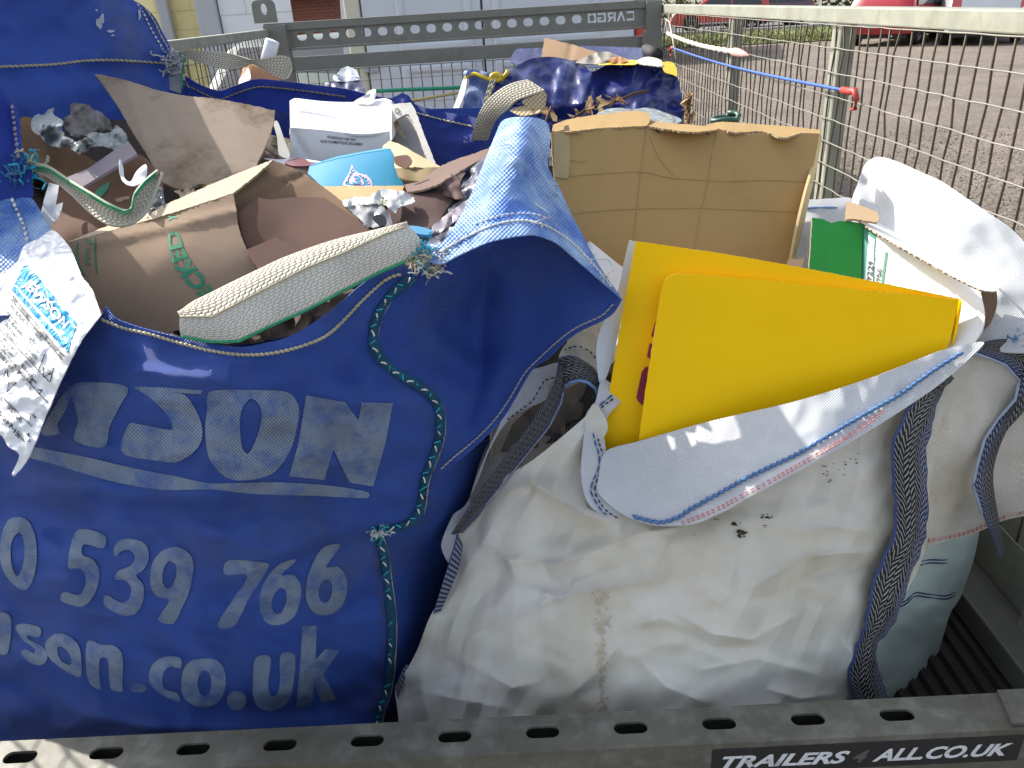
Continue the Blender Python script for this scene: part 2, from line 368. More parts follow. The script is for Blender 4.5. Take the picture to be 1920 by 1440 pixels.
# the grass verge and the road run across the far side of the yard
gd = Vector((.985, -.17)).normalized(); gn = Vector((-gd.y, gd.x))
def band(a, b, base=(5.9, 26.6), l0=-3.2, l1=60):
    B = Vector(base); return [tuple(B+gd*l0+gn*a), tuple(B+gd*l1+gn*a), tuple(B+gd*l1+gn*b), tuple(B+gd*l0+gn*b)]
grass_m = M('verge_grass', (.10, .135, .035), .9, 0, .35, 3, .4, 60, obj=True, col2=(.16, .17, .055), mscale=2.5)
sheet('grass_verge', band(0, 8.3), .03, grass_m)
sheet('road', band(8.9, 17.5), .02, asphalt)
kerb_m = M('kerb_concrete', (.36, .35, .33), .85, 0, .2, 4, .1, 40, obj=True)
def bar_between(name, a, b, wd, z0, z1, mat):
    a, b = Vector(a), Vector(b); t = (b-a).normalized(); n = Vector((-t.y, t.x))*wd/2; mb = MB()
    mb.add([(*(a-n), z0), (*(b-n), z0), (*(b+n), z0), (*(a+n), z0), (*(a-n), z1), (*(b-n), z1), (*(b+n), z1), (*(a+n), z1)], [(3, 2, 1, 0), (4, 5, 6, 7), (0, 1, 5, 4), (1, 2, 6, 5), (2, 3, 7, 6), (3, 0, 4, 7)])
    o = mb.build(name, mat, smooth=False, bevel=.01); o['kind'] = 'structure'; return o
q = band(8.3, 8.6); bar_between('road_kerb', Vector(q[0]).lerp(Vector(q[3]), .5), Vector(q[1]).lerp(Vector(q[2]), .5), .28, 0, .13, kerb_m)
q = band(17.9, 18.2); bar_between('far_kerb', Vector(q[0]).lerp(Vector(q[3]), .5), Vector(q[1]).lerp(Vector(q[2]), .5), .28, 0, .13, kerb_m)
# grass blades near the yard edge
mb = MB(); rr = random.Random(3)
for i in range(9000):
    a = rr.uniform(-3, 14); d = abs(rr.gauss(0, 2.6)) if i % 2 else rr.uniform(0, 8.2)
    if d > 8.2: continue
    p = Vector((5.9, 26.6))+gd*a+gn*d; h = rr.uniform(.05, .13); an = rr.uniform(0, 6.3); wv = Vector((cos(an), sin(an), 0))*.02; le = Vector((rr.gauss(0, .04), rr.gauss(0, .04), h)); b = Vector((p.x, p.y, .03))
    mb.add([b-wv, b+wv, b+le], [(0, 1, 2)])
o = mb.build('grass_blades', grass_m, smooth=False); o['kind'] = 'stuff'
# loose stones on the yard, as far as one can tell them apart: too many to count
mb = MB(); stone_v = [Vector(v) for v in [(1, 0, 0), (0, 1, 0), (-1, 0, 0), (0, -1, 0), (0, 0, .7), (.2, .1, -.5)]]
for i in range(14000):
    x = .85+abs(rr.gauss(0, 3.2)); y = rr.uniform(.2, 9.5)
    s = rr.uniform(.006, .017); an = rr.uniform(0, 6.3); c, sn_ = cos(an), sin(an)
    mb.add([(x+s*(v.x*c-v.y*sn_)*rr.uniform(.7, 1.3), y+s*(v.x*sn_+v.y*c), .002+s*v.z) for v in stone_v], [(0, 1, 4), (1, 2, 4), (2, 3, 4), (3, 0, 4)], rr.choice((0, 0, 1, 2)))
o = mb.build('loose_stones', [M('stone_a', (.17, .14, .11), .9, 0, .2, 20, obj=True), M('stone_b', (.26, .23, .19), .9, 0, .2, 20, obj=True), M('stone_c', (.10, .085, .07), .9, 0, .2, 20, obj=True)], smooth=False); o['kind'] = 'stuff'

# ------------------------------------------------------------------ trees and hedge on the far side
leaf_ms = [M('leaf_a', (.05, .085, .025), .7, 0, .3, 3, obj=True, transl=.25), M('leaf_b', (.085, .12, .035), .7, 0, .3, 3, obj=True, transl=.25), M('leaf_c', (.03, .055, .018), .7, 0, .3, 3, obj=True, transl=.2)]
bark = M('bark', (.085, .065, .045), .95, 0, .3, 8, .6, 20, obj=True)
def leaves(mb, c, rad_, n, s, rr):
    for i in range(n):
        d = Vector((rr.gauss(0, 1), rr.gauss(0, 1), rr.gauss(0, 1))).normalized()*rr.random()**.45
        p = Vector(c)+Vector((d.x*rad_[0], d.y*rad_[1], d.z*rad_[2])); a = Vector((rr.gauss(0, 1), rr.gauss(0, 1), rr.gauss(0, 1))).normalized(); b = a.cross(Vector((rr.gauss(0, 1), rr.gauss(0, 1), rr.gauss(0, 1)))).normalized()
        k = s*rr.uniform(.6, 1.4); mb.add([p-a*k, p-b*k*.6, p+a*k, p+b*k*.6], [(0, 1, 2, 3)], rr.choice((0, 0, 1, 2)))
def tree(label, x, y, h, r, seed):
    rr = random.Random(seed); t = thing('broadleaf_tree', label, 'tree', 'trees beyond the road'); tk = MB(); cr = MB()
    tk.tube([(x, y, 0), (x+.1, y, h*.3), (x+.05, y+.1, h*.6), (x, y, h*.85)], [.24, .2, .12, .04], 8)
    for i in range(11):
        a = rr.uniform(0, 6.3); z0 = h*rr.uniform(.25, .6); e = Vector((x+cos(a)*r*rr.uniform(.4, .85), y+sin(a)*r*rr.uniform(.4, .85), z0+h*rr.uniform(.1, .3)))
        tk.tube([(x, y, z0), Vector((x, y, z0)).lerp(e, .5)+Vector((0, 0, .2)), e], [.09, .06, .02], 5); leaves(cr, e, (r*.5, r*.5, h*.14), 260, .17, rr)
    leaves(cr, (x, y, h*.75), (r*.7, r*.7, h*.25), 700, .18, rr)
    tk.build('trunk', bark, t); cr.build('crown', leaf_ms, t, smooth=False); return rebase(t)
for k, (x, y, h, r, l) in enumerate([(10.5, 52, 7.5, 3.2, 'leafy tree beyond the road, partly hidden by the left end of the mesh side'), (17.5, 50, 8.5, 3.6, 'leafy tree beyond the road above the middle of the trailer rail'), (25, 47, 8, 3.5, 'leafy tree beyond the road behind the parked red car'), (33, 44, 8.2, 3.5, 'leafy tree beyond the road behind the yellow signed van')]):
    tree(l, x, y, h, r, 20+k)
hd = thing('hedge', 'dark clipped hedge along the far side of the road', 'hedge'); h1 = MB(); h2 = MB(); rr = random.Random(5)
for i in range(60):
    p = Vector((5.9, 26.6))+gd*(-6+i*.95)+gn*20.5; leaves(h1, (p.x, p.y, .9), (.8, .6, .95), 130, .13, rr)
h1.build('foliage', leaf_ms, hd, smooth=False); rebase(hd)

# ------------------------------------------------------------------ buildings at the left
def brickmat(name, c1, c2, mort, sx, sy, bump=.15, var=.1):
    m = bpy.data.materials.new(name); m.use_nodes = True; t = m.node_tree; N = t.nodes; b = N['Principled BSDF']; b.inputs['Roughness'].default_value = .85
    tc = N.new('ShaderNodeTexCoord'); br = N.new('ShaderNodeTexBrick'); br.inputs['Color1'].default_value = (*c1, 1); br.inputs['Color2'].default_value = (*c2, 1); br.inputs['Mortar'].default_value = (*mort, 1)
    br.inputs['Scale'].default_value = 1; br.inputs['Brick Width'].default_value = sx; br.inputs['Row Height'].default_value = sy; br.inputs['Mortar Size'].default_value = .012; br.inputs['Mortar Smooth'].default_value = .3
    t.links.new(tc.outputs['UV'], br.inputs['Vector']); no = N.new('ShaderNodeTexNoise'); no.inputs['Scale'].default_value = 1.5; no.inputs['Detail'].default_value = 6; t.links.new(tc.outputs['Object'], no.inputs['Vector'])
    mr = N.new('ShaderNodeMapRange'); mr.inputs[1].default_value = .25; mr.inputs[2].default_value = .75; mr.inputs[3].default_value = 1-var; mr.inputs[4].default_value = 1+var; t.links.new(no.outputs[0], mr.inputs[0])
    hs = N.new('ShaderNodeHueSaturation'); t.links.new(mr.outputs[0], hs.inputs['Value']); t.links.new(br.outputs[0], hs.inputs['Color']); t.links.new(hs.outputs[0], b.inputs['Base Color'])
    bp = N.new('ShaderNodeBump'); bp.inputs['Distance'].default_value = .01; bp.inputs['Strength'].default_value = .6; t.links.new(br.outputs['Fac'], bp.inputs['Height']); bp.invert = True; t.links.new(bp.outputs[0], b.inputs['Normal'])
    return m
def wallbox(mb, a, b, z0, z1, dep, m=0):
    """a wall slab from a to b (plan), with depth dep behind it; brick UVs in metres"""
    a, b = Vector((*a, 0)), Vector((*b, 0)); t = (b-a).normalized(); n = Vector((-t.y, t.x, 0))*dep; L = (b-a).length
    P = [a, b, b+n, a+n]; vs = [p+Vector((0, 0, z)) for z in (z0, z1) for p in P]
    for q, ll in (((0, 1, 5, 4), L), ((1, 2, 6, 5), dep), ((2, 3, 7, 6), L), ((3, 0, 4, 7), dep)):
        mb.add([vs[i] for i in q], [(0, 1, 2, 3)], m, [(0, z0), (ll, z0), (ll, z1), (0, z1)])
    mb.add([vs[i] for i in (4, 5, 6, 7)], [(0, 1, 2, 3)], m, [(0, 0), (L, 0), (L, dep), (0, dep)])
yellow_w = brickmat('yellow_blocks', (.86, .74, .36), (.86, .75, .39), (.74, .62, .30), .62, .3)
white_w = brickmat('white_blocks', (.74, .74, .74), (.72, .72, .73), (.58, .58, .6), .9, .42)
red_w = brickmat('red_bricks', (.27, .085, .06), (.22, .07, .05), (.26, .15, .12), .24, .08)
grey_trim = M('grey_trim', (.42, .43, .45), .5, .1, .08, 3, obj=True)
pipe_m = M('pipe_paint', (.62, .52, .2), .5, 0, .1, 5, obj=True)
glass_dark = M('window_glass', (.03, .035, .04), .06, 0, 0, spec=.7)
# yellow painted building
bA = thing('yellow_building', 'yellow painted blockwork building behind the trailer at far left', 'building')
mb = MB(); wallbox(mb, (-12, 15.6), (-5.0, 15.25), 0, 4.2, 7); [mb.v.__setitem__(i, Vector((v.x-3.2, v.y, v.z))) for i, v in enumerate(mb.v) if v.y > 18 and v.x > -8]; mb.build('wall', yellow_w, bA, smooth=False)
mb = MB(); mb.box((-6.02, 15.08, 0), (-5.82, 15.24, 4.2)); mb.build('downpipe', grey_trim, bA, smooth=False, bevel=.03)
mb = MB(); mb.box((-12.3, 15.0, 4.2), (-4.9, 17.2, 4.35)); mb.build('roof', grey_trim, bA, smooth=False)
mb = MB(); mb.tube([(-5.62, 15.2, 2.6), (-5.35, 15.2, 1.95), (-5.35, 15.2, .4)], .035, 6); mb.tube([(-5.35, 15.2, 1.95), (-4.95, 15.17, 2.5)], .03, 6); mb.build('pipework', pipe_m, bA)
dr = MB(); dr.box((-5.3, 15.1, 0), (-5.02, 15.22, 1.75)); dr.build('recess_panel', M('ochre_panel', (.6, .5, .22), .7, 0, .1, 5, obj=True), bA, smooth=False); rebase(bA)
bB = thing('white_building', 'white painted blockwork building with a grey corner trim left of the van', 'building')
mb = MB(); wallbox(mb, (-4.62, 14.1), (-3.42, 14.0), 0, 3.9, 7); [mb.v.__setitem__(i, Vector((-5.3-.9*(v.x < -4), v.y, v.z))) for i, v in enumerate(mb.v) if v.y > 18]; mb.build('wall', white_w, bB, smooth=False)
mb = MB(); mb.box((-4.98, 14.0, 0), (-4.64, 14.3, 3.9)); mb.build('corner_trim', grey_trim, bB, smooth=False, bevel=.03)
mb = MB(); mb.box((-5, 13.8, 3.9), (-3.3, 15.5, 4.05)); mb.build('roof', grey_trim, bB, smooth=False); rebase(bB)
bC = thing('brick_building', 'red brick building with a grey metal roof edge behind the white van', 'building')
mb = MB(); wallbox(mb, (-11, 23.2), (4, 22.5), 0, 2.0, 6); mb.build('wall', red_w, bC, smooth=False)
mb = MB()
n = 60; vs = []
for i in range(n+1): vs += [(-11.2+15.4*i/n, 22.3+.05*(i % 2), 2.01), (-11.2+15.4*i/n, 22.5+.05*(i % 2), 2.6), (-11.2+15.4*i/n, 29, 4.2)]
mb.add(vs, [(3*i+k, 3*i+3+k, 3*i+4+k, 3*i+1+k) for i in range(n) for k in (0, 1)]); mb.build('roof', M('grey_sheet_roof', (.2, .22, .25), .5, .3, .1, 3, obj=True), bC, smooth=False, thick=.04); rebase(bC)

# ------------------------------------------------------------------ vehicles
tyre_m = M('tyre', (.022, .021, .02), .85, 0, .15, 6, .1, 60, obj=True)
rim_m = M('alloy', (.5, .5, .48), .35, .6, .1, 8, obj=True)
chrome = M('chrome', (.6, .6, .6), .15, .9, 0)
lamp_red = M('lamp_red', (.5, .02, .02), .15, 0, 0, spec=.7, coat=.5); lamp_white = M('lamp_clear', (.7, .72, .74), .12, 0, 0, spec=.7, coat=.5)
plate_y = M('plate_yellow', (.75, .55, .03), .5, 0, 0); plate_ink = M('plate_black', (.012, .012, .012), .5, 0, 0); black_trim = M('black_trim', (.02, .02, .022), .55, 0, .1)
def text2d(txt, bold=0, shear=0):
    cu = bpy.data.curves.new('t', 'FONT'); cu.body = txt; cu.size = 1; cu.offset = bold; cu.shear = shear; cu.resolution_u = 3
    ob = bpy.data.objects.new('t', cu); COL.objects.link(ob); bpy.context.view_layer.update()
    me = bpy.data.meshes.new_from_object(ob.evaluated_get(bpy.context.evaluated_depsgraph_get())); bpy.data.objects.remove(ob); bpy.data.curves.remove(cu)
    V = [(v.co.x, v.co.y) for v in me.vertices]; F_ = [tuple(p.vertices) for p in me.polygons]; bpy.data.meshes.remove(me)
    A = np.array(V); lo, hi = A.min(0), A.max(0); return [((x-lo[0])/(hi[0]-lo[0]), (y-lo[1])/(hi[1]-lo[1])) for x, y in V], F_
def text_world(mb, txt, o, ax, ay, bold=0, shear=0, m=0):
    """lettering laid on a world plane: o lower left, ax/ay full extents"""
    V, F_ = text2d(txt, bold, shear); o, ax, ay = Vector(o), Vector(ax), Vector(ay); return mb.add([o+ax*x+ay*y for x, y in V], F_, m)
def wheel_parts(c, axis, r, wd, parent):
    """tyre with a rim as its child; c = centre, axis = outward direction"""
    a = Vector(axis).normalized(); u = a.cross(Vector((0, 0, 1))).normalized(); v = a.cross(u); ty = MB(); n = 24; c = Vector(c)
    prof = [(-.5, .72), (-.5, .93), (-.36, 1), (.36, 1), (.5, .93), (.5, .68), (.42, .64)]
    def ring(prof, mb):
        vs = []; fs = []; k = len(prof)
        for i in range(n):
            th = 2*pi*i/n
            for p, q in prof: vs.append(c+a*(p*wd)+(u*cos(th)+v*sin(th))*(q*r))
        for i in range(n):
            for j in range(k-1): fs.append((i*k+j, i*k+j+1, ((i+1) % n)*k+j+1, ((i+1) % n)*k+j))
        mb.add(vs, fs)
    ring(prof, ty); t = ty.build('wheel', tyre_m, parent); rm = MB(); ring([(.40, .66), (.46, .62), (.30, .54)], rm); ring([(.36, .2), (.42, .12), (.42, 0)], rm)
    for i in range(7):
        th = 2*pi*i/7; d = u*cos(th)+v*sin(th); s = d.cross(a); p0 = c+a*(.38*wd)+d*(.14*r); p1 = c+a*(.34*wd)+d*(.6*r); k = r*.085
        rm.add([p0-s*k, p0+s*k, p1+s*k*.7, p1-s*k*.7], [(0, 1, 2, 3)])
    ring([(.12, .6), (.12, 0)], rm); rm.build('rim', rim_m, t); return t
def car(name, label, group, o, hd, col, L=4.1, W=1.72, H=1.42, van=False, plate='AB51 CDE', rear_only=False, coat=.6, tl=None):
    """o = middle of the rear axle on the ground; hd = heading in radians from +Y clockwise"""
    root = thing(name, label, 'car' if not van else 'van', group); f = Vector((sin(hd), cos(hd), 0)); rt = Vector((cos(hd), -sin(hd), 0)); O = Vector((o[0], o[1], 0))
    P = lambda l, s, z: O+f*l+rt*s+Vector((0, 0, z))
    paint = M('paint_'+name, col, .3 if coat > .2 else .5, 0, .05, 2, spec=.5, coat=coat, obj=True)
    wb = L*.61; ro = -L*.165
    if van: prof = [(ro, .3), (ro-.06, .55), (ro-.02, .75), (ro, 1.05), (ro+.07, H-.08), (ro+.2, H), (L*.55, H), (L*.67, H-.1), (L*.80, 1.12), (L*.93, .98), (L*.975, .7), (L*.97, .32)]
    else: prof = [(ro+.04, .3), (ro-.04, .42), (ro-.05, .6), (ro, .78), (ro+.03, .92), (ro+.22, H-.12), (ro+.42, H-.02), (L*.3, H), (L*.42, H-.06), (L*.60, .93), (L*.78, .80), (L*.82, .62), (L*.83, .42), (L*.81, .28)]
    n = len(prof); st = [(-1, -.07), (-.97, -.03), (-.9, 0), (-.5, .02), (0, .025), (.5, .02), (.9, 0), (.97, -.03), (1, -.07)]; vs = []; fs = []
    cl, cz = (ro+L*.82)/2, .7
    for s, g in st:
        for l, z in prof:
            tum = max(0, z-.9)*.28 if not van else max(0, z-1.0)*.12
            vs.append(P(l+(l-cl)*g*.6, s*(W/2-tum*abs(s)), z+(z-cz)*g*.5))
    for k in range(len(st)-1):
        for i in range(n): fs.append((k*n+i, k*n+(i+1) % n, (k+1)*n+(i+1) % n, (k+1)*n+i))
    fs += [tuple(range(n)), tuple((len(st)-1)*n+i for i in range(n))[::-1]]
    b = MB().add(vs, fs); b.build('body', paint, root, smooth=True).modifiers.new('edge', 'EDGE_SPLIT').split_angle = rad(40)
    def panel(nm, pts, mat, par=root, th=.012):
        m_ = MB(); m_.add([P(*p) for p in pts], [tuple(range(len(pts)))]); return m_.build(nm, mat, par, smooth=False, thick=th, off=0)
    def sz(z): return (W/2-(max(0, z-.9)*.28 if not van else max(0, z-1.0)*.12))*1.0
    z0, z1 = (.96, H-.1) if not van else (1.1, H-.16)
    for sg in (-1, 1):
        e = .006
        if not van:
            for a0, a1, c0, c1 in ((ro+.3, ro+.5, L*.2, L*.2), (L*.22, L*.22, L*.52, L*.40)):
                panel('side_window', [(a0, sg*(sz(z0)+e), z0), (c0, sg*(sz(z0)+e), z0), (c1, sg*(sz(z1)+e), z1), (a1, sg*(sz(z1)+e), z1)], glass_dark)
            panel('door_gap', [(L*.21, sg*(W/2+.004), .4), (L*.215, sg*(W/2+.004), .4), (L*.215, sg*(W/2+.004), .9), (L*.21, sg*(W/2+.004), .9)], black_trim, th=.004)
            panel('sill_trim', [(.38, sg*(W/2+.006), .30), (wb-.36, sg*(W/2+.006), .30), (wb-.36, sg*(W/2+.006), .36), (.38, sg*(W/2+.006), .36)], grey_trim)
        panel('mirror', [(L*.5, sg*(W/2-.02), 1.0), (L*.5, sg*(W/2+.16), 1.02), (L*.5, sg*(W/2+.16), .9), (L*.5, sg*(W/2-.02), .9)], paint, th=.08)
        for wl in (0, wb):
            am = MB(); ctr = P(wl, sg*(W/2+.003), .31); am.add([ctr]+[ctr+f*(.37*cos(t_*pi/12))+Vector((0, 0, .37*sin(t_*pi/12))) for t_ in range(-2, 15)], [(0, i, i+1) for i in range(1, 17)]); am.build('wheel_arch', dark_hole, root, smooth=False)
            wheel_parts(P(wl, sg*(W/2-.08), .305), rt*sg, .305, .19, root)
        tlm = panel('tail_light', [(ro-.035, sg*(W/2-.02), .66), (ro-.035, sg*(W/2-.24), .66), (ro+.02, sg*(W/2-.24), .90 if not van else 1.1), (ro+.02, sg*(W/2-.04), .90 if not van else 1.1)], lamp_red, th=.05)
        panel('lens', [(ro-.068, sg*(W/2-.05), .76), (ro-.068, sg*(W/2-.2), .76), (ro-.06, sg*(W/2-.2), .83), (ro-.06, sg*(W/2-.05), .83)], lamp_white, tlm, .02)
        panel('headlight', [(L*.80, sg*(W/2-.06), .62), (L*.825, sg*(W/2-.42), .62), (L*.815, sg*(W/2-.42), .74), (L*.785, sg*(W/2-.06), .76)], lamp_white, th=.05)
    if not van:
        panel('rear_window', [(ro+.055, -W*.36, .98), (ro+.055, W*.36, .98), (ro+.21, W*.31, H-.15), (ro+.21, -W*.31, H-.15)], glass_dark)
        panel('windscreen', [(L*.572, -W*.42, .98), (L*.572, W*.42, .98), (L*.43, W*.34, H-.07), (L*.43, -W*.34, H-.07)], glass_dark, th=.03)
        panel('bumper_strip', [(ro-.075, -W*.46, .5), (ro-.075, W*.46, .5), (ro-.075, W*.46, .57), (ro-.075, -W*.46, .57)], grey_trim, th=.03)
    panel('underside', [(ro+.1, -W*.42, .24), (ro+.1, W*.42, .24), (L*.78, W*.42, .24), (L*.78, -W*.42, .24)], black_trim, th=.08)
    pl = panel('number_plate', [(ro-.082, -.26, .68 if not van else .62), (ro-.082, .26, .68 if not van else .62), (ro-.082, .26, .79 if not van else .73), (ro-.082, -.26, .79 if not van else .73)], plate_y, th=.012)
    mb = MB(); mb.tube([P(ro-.1, .4, .25), P(ro+.3, .4, .26)], .03, 8); mb.build('exhaust', chrome, root)
    return root, P, f, rt, ro, paint

rb, *_ = car('parked_car', 'red hatchback parked at an angle on the gravel beyond the second mesh post', 'cars parked beyond the trailer', (10.27, 22.95), rad(44), (.34, .012, .018), plate=''); rebase(rb)
rb2, *_ = car('parked_car', 'bright red small car at the roadside behind the nearer left mesh post', 'cars parked beyond the trailer', (10.6, 36.6), rad(-72), (.50, .03, .02)); rebase(rb2)
rb3, *_ = car('parked_car', 'dark maroon car at the roadside, its tail just right of the far mesh post', 'cars parked beyond the trailer', (12.6, 37.6), rad(-85), (.07, .01, .025)); rebase(rb3)
rb4, *_ = car('parked_car', 'silver grey car far beyond the red hatchback, only its roof above the rail', 'cars parked beyond the trailer', (16.2, 31.5), rad(75), (.4, .41, .44)); rebase(rb4)
# van with yellow signs, its tail towards the trailer
yr, P, f, rt, ro, yp = car('signed_van', 'white van with yellow sign panels across its tail, at the right edge', None, (12.05, 21.55), rad(21), (.62, .64, .66), L=4.6, W=1.75, H=1.95, van=True)
sign_y = M('sign_yellow', (.80, .60, .02), .45, 0, .03); ink = M('sign_ink', (.03, .03, .03), .6, 0, 0)
for s0, s1, t1 in ((-.84, -.06, 'WINDOWS'), (.0, .82, 'SUNLOUNGES')):
    mb = MB(); mb.add([P(ro-.03, s0, 1.16), P(ro-.03, s1, 1.16), P(ro+.0, s1, 1.7), P(ro+.0, s0, 1.7)], [(0, 1, 2, 3)]); sg = mb.build('sign_panel', sign_y, yr, smooth=False, thick=.012, off=0)
    mb = MB(); text_world(mb, t1, P(ro-.042, s0+.16, 1.18), rt*(s1-s0-.3), Vector((0, 0, .13))+f*.008, .02); mb.build('lettering', ink, sg, smooth=False)
mb = MB(); mb.add([P(ro-.075, -.86, .42), P(ro-.075, .86, .42), P(ro-.075, .86, .56), P(ro-.075, -.86, .56)], [(0, 1, 2, 3)]); mb.build('yellow_bumper_stripe', M('stripe_yellow', (.62, .55, .05), .4, 0, .05), yr, smooth=False, thick=.03, off=0); rebase(yr)

# white panel van just behind the trailer: its two rear doors face the camera
wv_m = M('van_white', (.56, .59, .64), .35, 0, .05, 1.5, coat=.4, obj=True, dirt=(.45, .47, .50), dscale=2, dlo=.5, dhi=.9)
wv = thing('panel_van', 'white panel van standing with closed rear doors right behind the trailer', 'van')
X0, X1, Yv = -1.05, .98, 5.6; sp = -.142
mb = MB(); prof = [(X0, .42), (X0, 1.4), (X0+.06, 2.2), (X0+.18, 2.42), (X1-.18, 2.42), (X1-.06, 2.2), (X1, 1.4), (X1, .42)]; n = len(prof)
mb.add([(x, y, z) for y in (Yv+.05, Yv+3.9) for x, z in prof], [(i, (i+1) % n, n+(i+1) % n, n+i) for i in range(n)]+[tuple(range(n)), tuple(range(n, 2*n))[::-1]]); mb.build('body', wv_m, wv, smooth=False, bevel=.03)
mb = MB(); mb.box((X0+.05, Yv+3.85, .42), (X1-.05, Yv+4.9, 1.25)); mb.build('bonnet', wv_m, wv, smooth=False, bevel=.12)
gap = M('door_gap', (.06, .065, .07), .8, 0, 0); seal = M('recess_edge', (.36, .38, .41), .5, 0, 0)
for a, b, nm in ((X0+.13, sp-.006, 'rear_door'), (sp+.006, X1-.13, 'rear_door')):
    mb = MB(); mb.box((a, Yv, .62), (b, Yv+.06, 2.24)); d = mb.build(nm, wv_m, wv, smooth=False, bevel=.012)
    for (p0, p1) in ((.78, 1.28), (1.36, 2.1)):
        w0, w1 = (a+.22, b-.06) if a < -.5 else (a+.06, b-.22)
        loop = lambda e, yy: [(w0+e, yy, p0+e), (w1-e, yy, p0+e), (w1-e, yy, p1-e), (w0+e, yy, p1-e)]
        mb = MB(); mb.add(loop(0, Yv-.004)+loop(.018, Yv-.018)+loop(.04, Yv-.018)+loop(.055, Yv-.004), [(4*k+i, 4*k+(i+1) % 4, 4*k+4+(i+1) % 4, 4*k+4+i) for k in range(3) for i in range(4)]); mb.build('pressed_panel', wv_m, d, smooth=False)
    for hz in (.85, 1.25, 1.95):
        xh = a-.03 if a < -.5 else b-.07; mb = MB(); mb.box((xh, Yv-.035, hz), (xh+.10, Yv+.02, hz+.07)); mb.build('hinge', black_trim if hz > 1.5 else seal, d, smooth=False, bevel=.008)
mb = MB(); mb.box((sp-.006, Yv+.02, .62), (sp+.006, Yv+.049, 2.24)); mb.build('door_seal', gap, wv, smooth=False)
for a in (X0+.02, X1-.12):
    mb = MB(); mb.box((a, Yv-.01, 1.0), (a+.1, Yv+.06, 1.72)); mb.build('tail_light', lamp_red if a > 0 else M('pillar_cream', (.55, .53, .42), .5, 0, 0), wv, smooth=False, bevel=.015)
mb = MB(); mb.box((X0, Yv-.12, .36), (X1, Yv+.1, .56)); mb.build('rear_bumper', black_trim, wv, smooth=False, bevel=.03)
for sx in (X0+.1, X1-.1):
    for yy in (Yv+.8, Yv+3.9): wheel_parts((sx, yy, .33), (-1 if sx < 0 else 1, 0, 0), .33, .2, wv)
rebase(wv)
# dark green car seen through the mesh left of the van
gc, P, f, rt, ro, gp = car('parked_car', 'dark green car standing left of the white van, seen through the trailer mesh', 'cars parked beyond the trailer', (-2.02, 10.1), rad(180), (.02, .045, .04), L=4.1, coat=.1); rebase(gc)
# ================================================================== the trailer
FL = .66                                                  # trailer floor height
XL, XR, YF, YB = -1.105, .742, .67, 4.03
tr = thing('mesh_sided_trailer', 'galvanised mesh sided goods trailer carrying the bulk bags', 'trailer')
def slot(cx, cy, wd, ht, n=6):
    r = ht/2; return [(cx+wd/2-r+r*sin(pi*i/n), cy-r*cos(pi*i/n)) for i in range(n+1)]+[(cx-wd/2+r-r*sin(pi*i/n), cy+r*cos(pi*i/n)) for i in range(n+1)]
fl = MB(); x = XL
floor_m = M('ribbed_floor', (.026, .018, .016), .7, 0, .25, 10, .1, 60, obj=True, dirt=(.045, .037, .032), dscale=14, dlo=.55, dhi=.8)
nr = 74
prof = []
for i in range(nr):
    x0 = XL+(XR-XL)*i/nr; d = (XR-XL)/nr; prof += [(x0, 0), (x0+d*.35, 0), (x0+d*.5, .009), (x0+d*.85, .009)]
prof.append((XR, 0)); ny = 8
fl.add([(px, YF+.03+(YB-YF-.03)*j/ny, FL+pz) for j in range(ny+1) for px, pz in prof], [(j*len(prof)+i, j*len(prof)+i+1, (j+1)*len(prof)+i+1, (j+1)*len(prof)+i) for j in range(ny) for i in range(len(prof)-1)])
fl.build('ribbed_floor', floor_m, tr, smooth=False, thick=.02)
# tailgate bar under the camera: slotted top face, plain front face
zb = CAMZ-.776; mb = MB()
pitch = .1042; s0 = -.6262
w0, w1 = XL-.1, XR+.1
holes = [slot(s0+i*pitch, .0275, .040, .0165) for i in range(-5, 13) if w0+.05 < s0+i*pitch < .52]
holes += [slot(.582, .030, .016, .02), slot(.613, .031, .019, .0165)]
mb.plate([(w0, 0), (w1, 0), (w1, .052), (w0, .052)], holes, (0, YF-.052, zb), (1, 0, 0), (0, 1, 0), -.004)
mb.box((w0, YF-.052, zb-.15), (w1, YF-.048, zb-.004)); mb.box((w0, YF-.004, zb-.2), (w1, YF, zb-.004))
tg = mb.build('tailgate_bar', galv_dark, tr, smooth=False, bevel=.0012)
mb = MB(); mb.box((w0, YF-.047, zb-.16), (w1, YF-.006, zb-.12)); mb.build('inner_channel', black_trim, tg, smooth=False)
mb = MB(); mb.plate([(.535, .004), (w1, .004), (w1, .0515), (.545, .0515)], [slot(.613, .031, .019, .0165)], (0, YF-.052, zb+.0015), (1, 0, 0), (0, 1, 0), .004); mb.build('end_bracket', galv_dark, tg, smooth=False)
st_black = M('sticker_black', (.02, .02, .021), .45, 0, .2, 40, obj=True, dirt=(.12, .11, .10), dscale=45, dlo=.62, dhi=.8); st_white = M('sticker_white', (.62, .64, .66), .5, 0, .1, 30, obj=True, dirt=(.3, .3, .3), dscale=50, dlo=.55, dhi=.75)
p0, p1 = at(1335, 1424, YF-.0535), at(1920, 1397, YF-.0535); sx0, sx1 = p0.x, p1.x-.002; sz1 = zb-.009; sz0 = sz1-.042
mb = MB(); mb.box((sx0, YF-.0532, sz0), (sx1, YF-.0522, sz1)); stk = mb.build('sticker', st_black, tg, smooth=False, bevel=.0004)
mb = MB(); t0 = sx0+.012
wA = (sx1-sx0-.018)
text_world(mb, 'TRAILERS', (t0, YF-.0537, sz0+.010), (wA*.435, 0, 0), (0, 0, .021), .035, .35); mb.build('lettering', st_white, stk, smooth=False); mb = MB(); text_world(mb, 'ALL.CO.UK', (t0+wA*.515, YF-.0537, sz0+.010), (wA*.47, 0, 0), (0, 0, .021), .035, .35)
mb.build('lettering', st_white, stk, smooth=False)
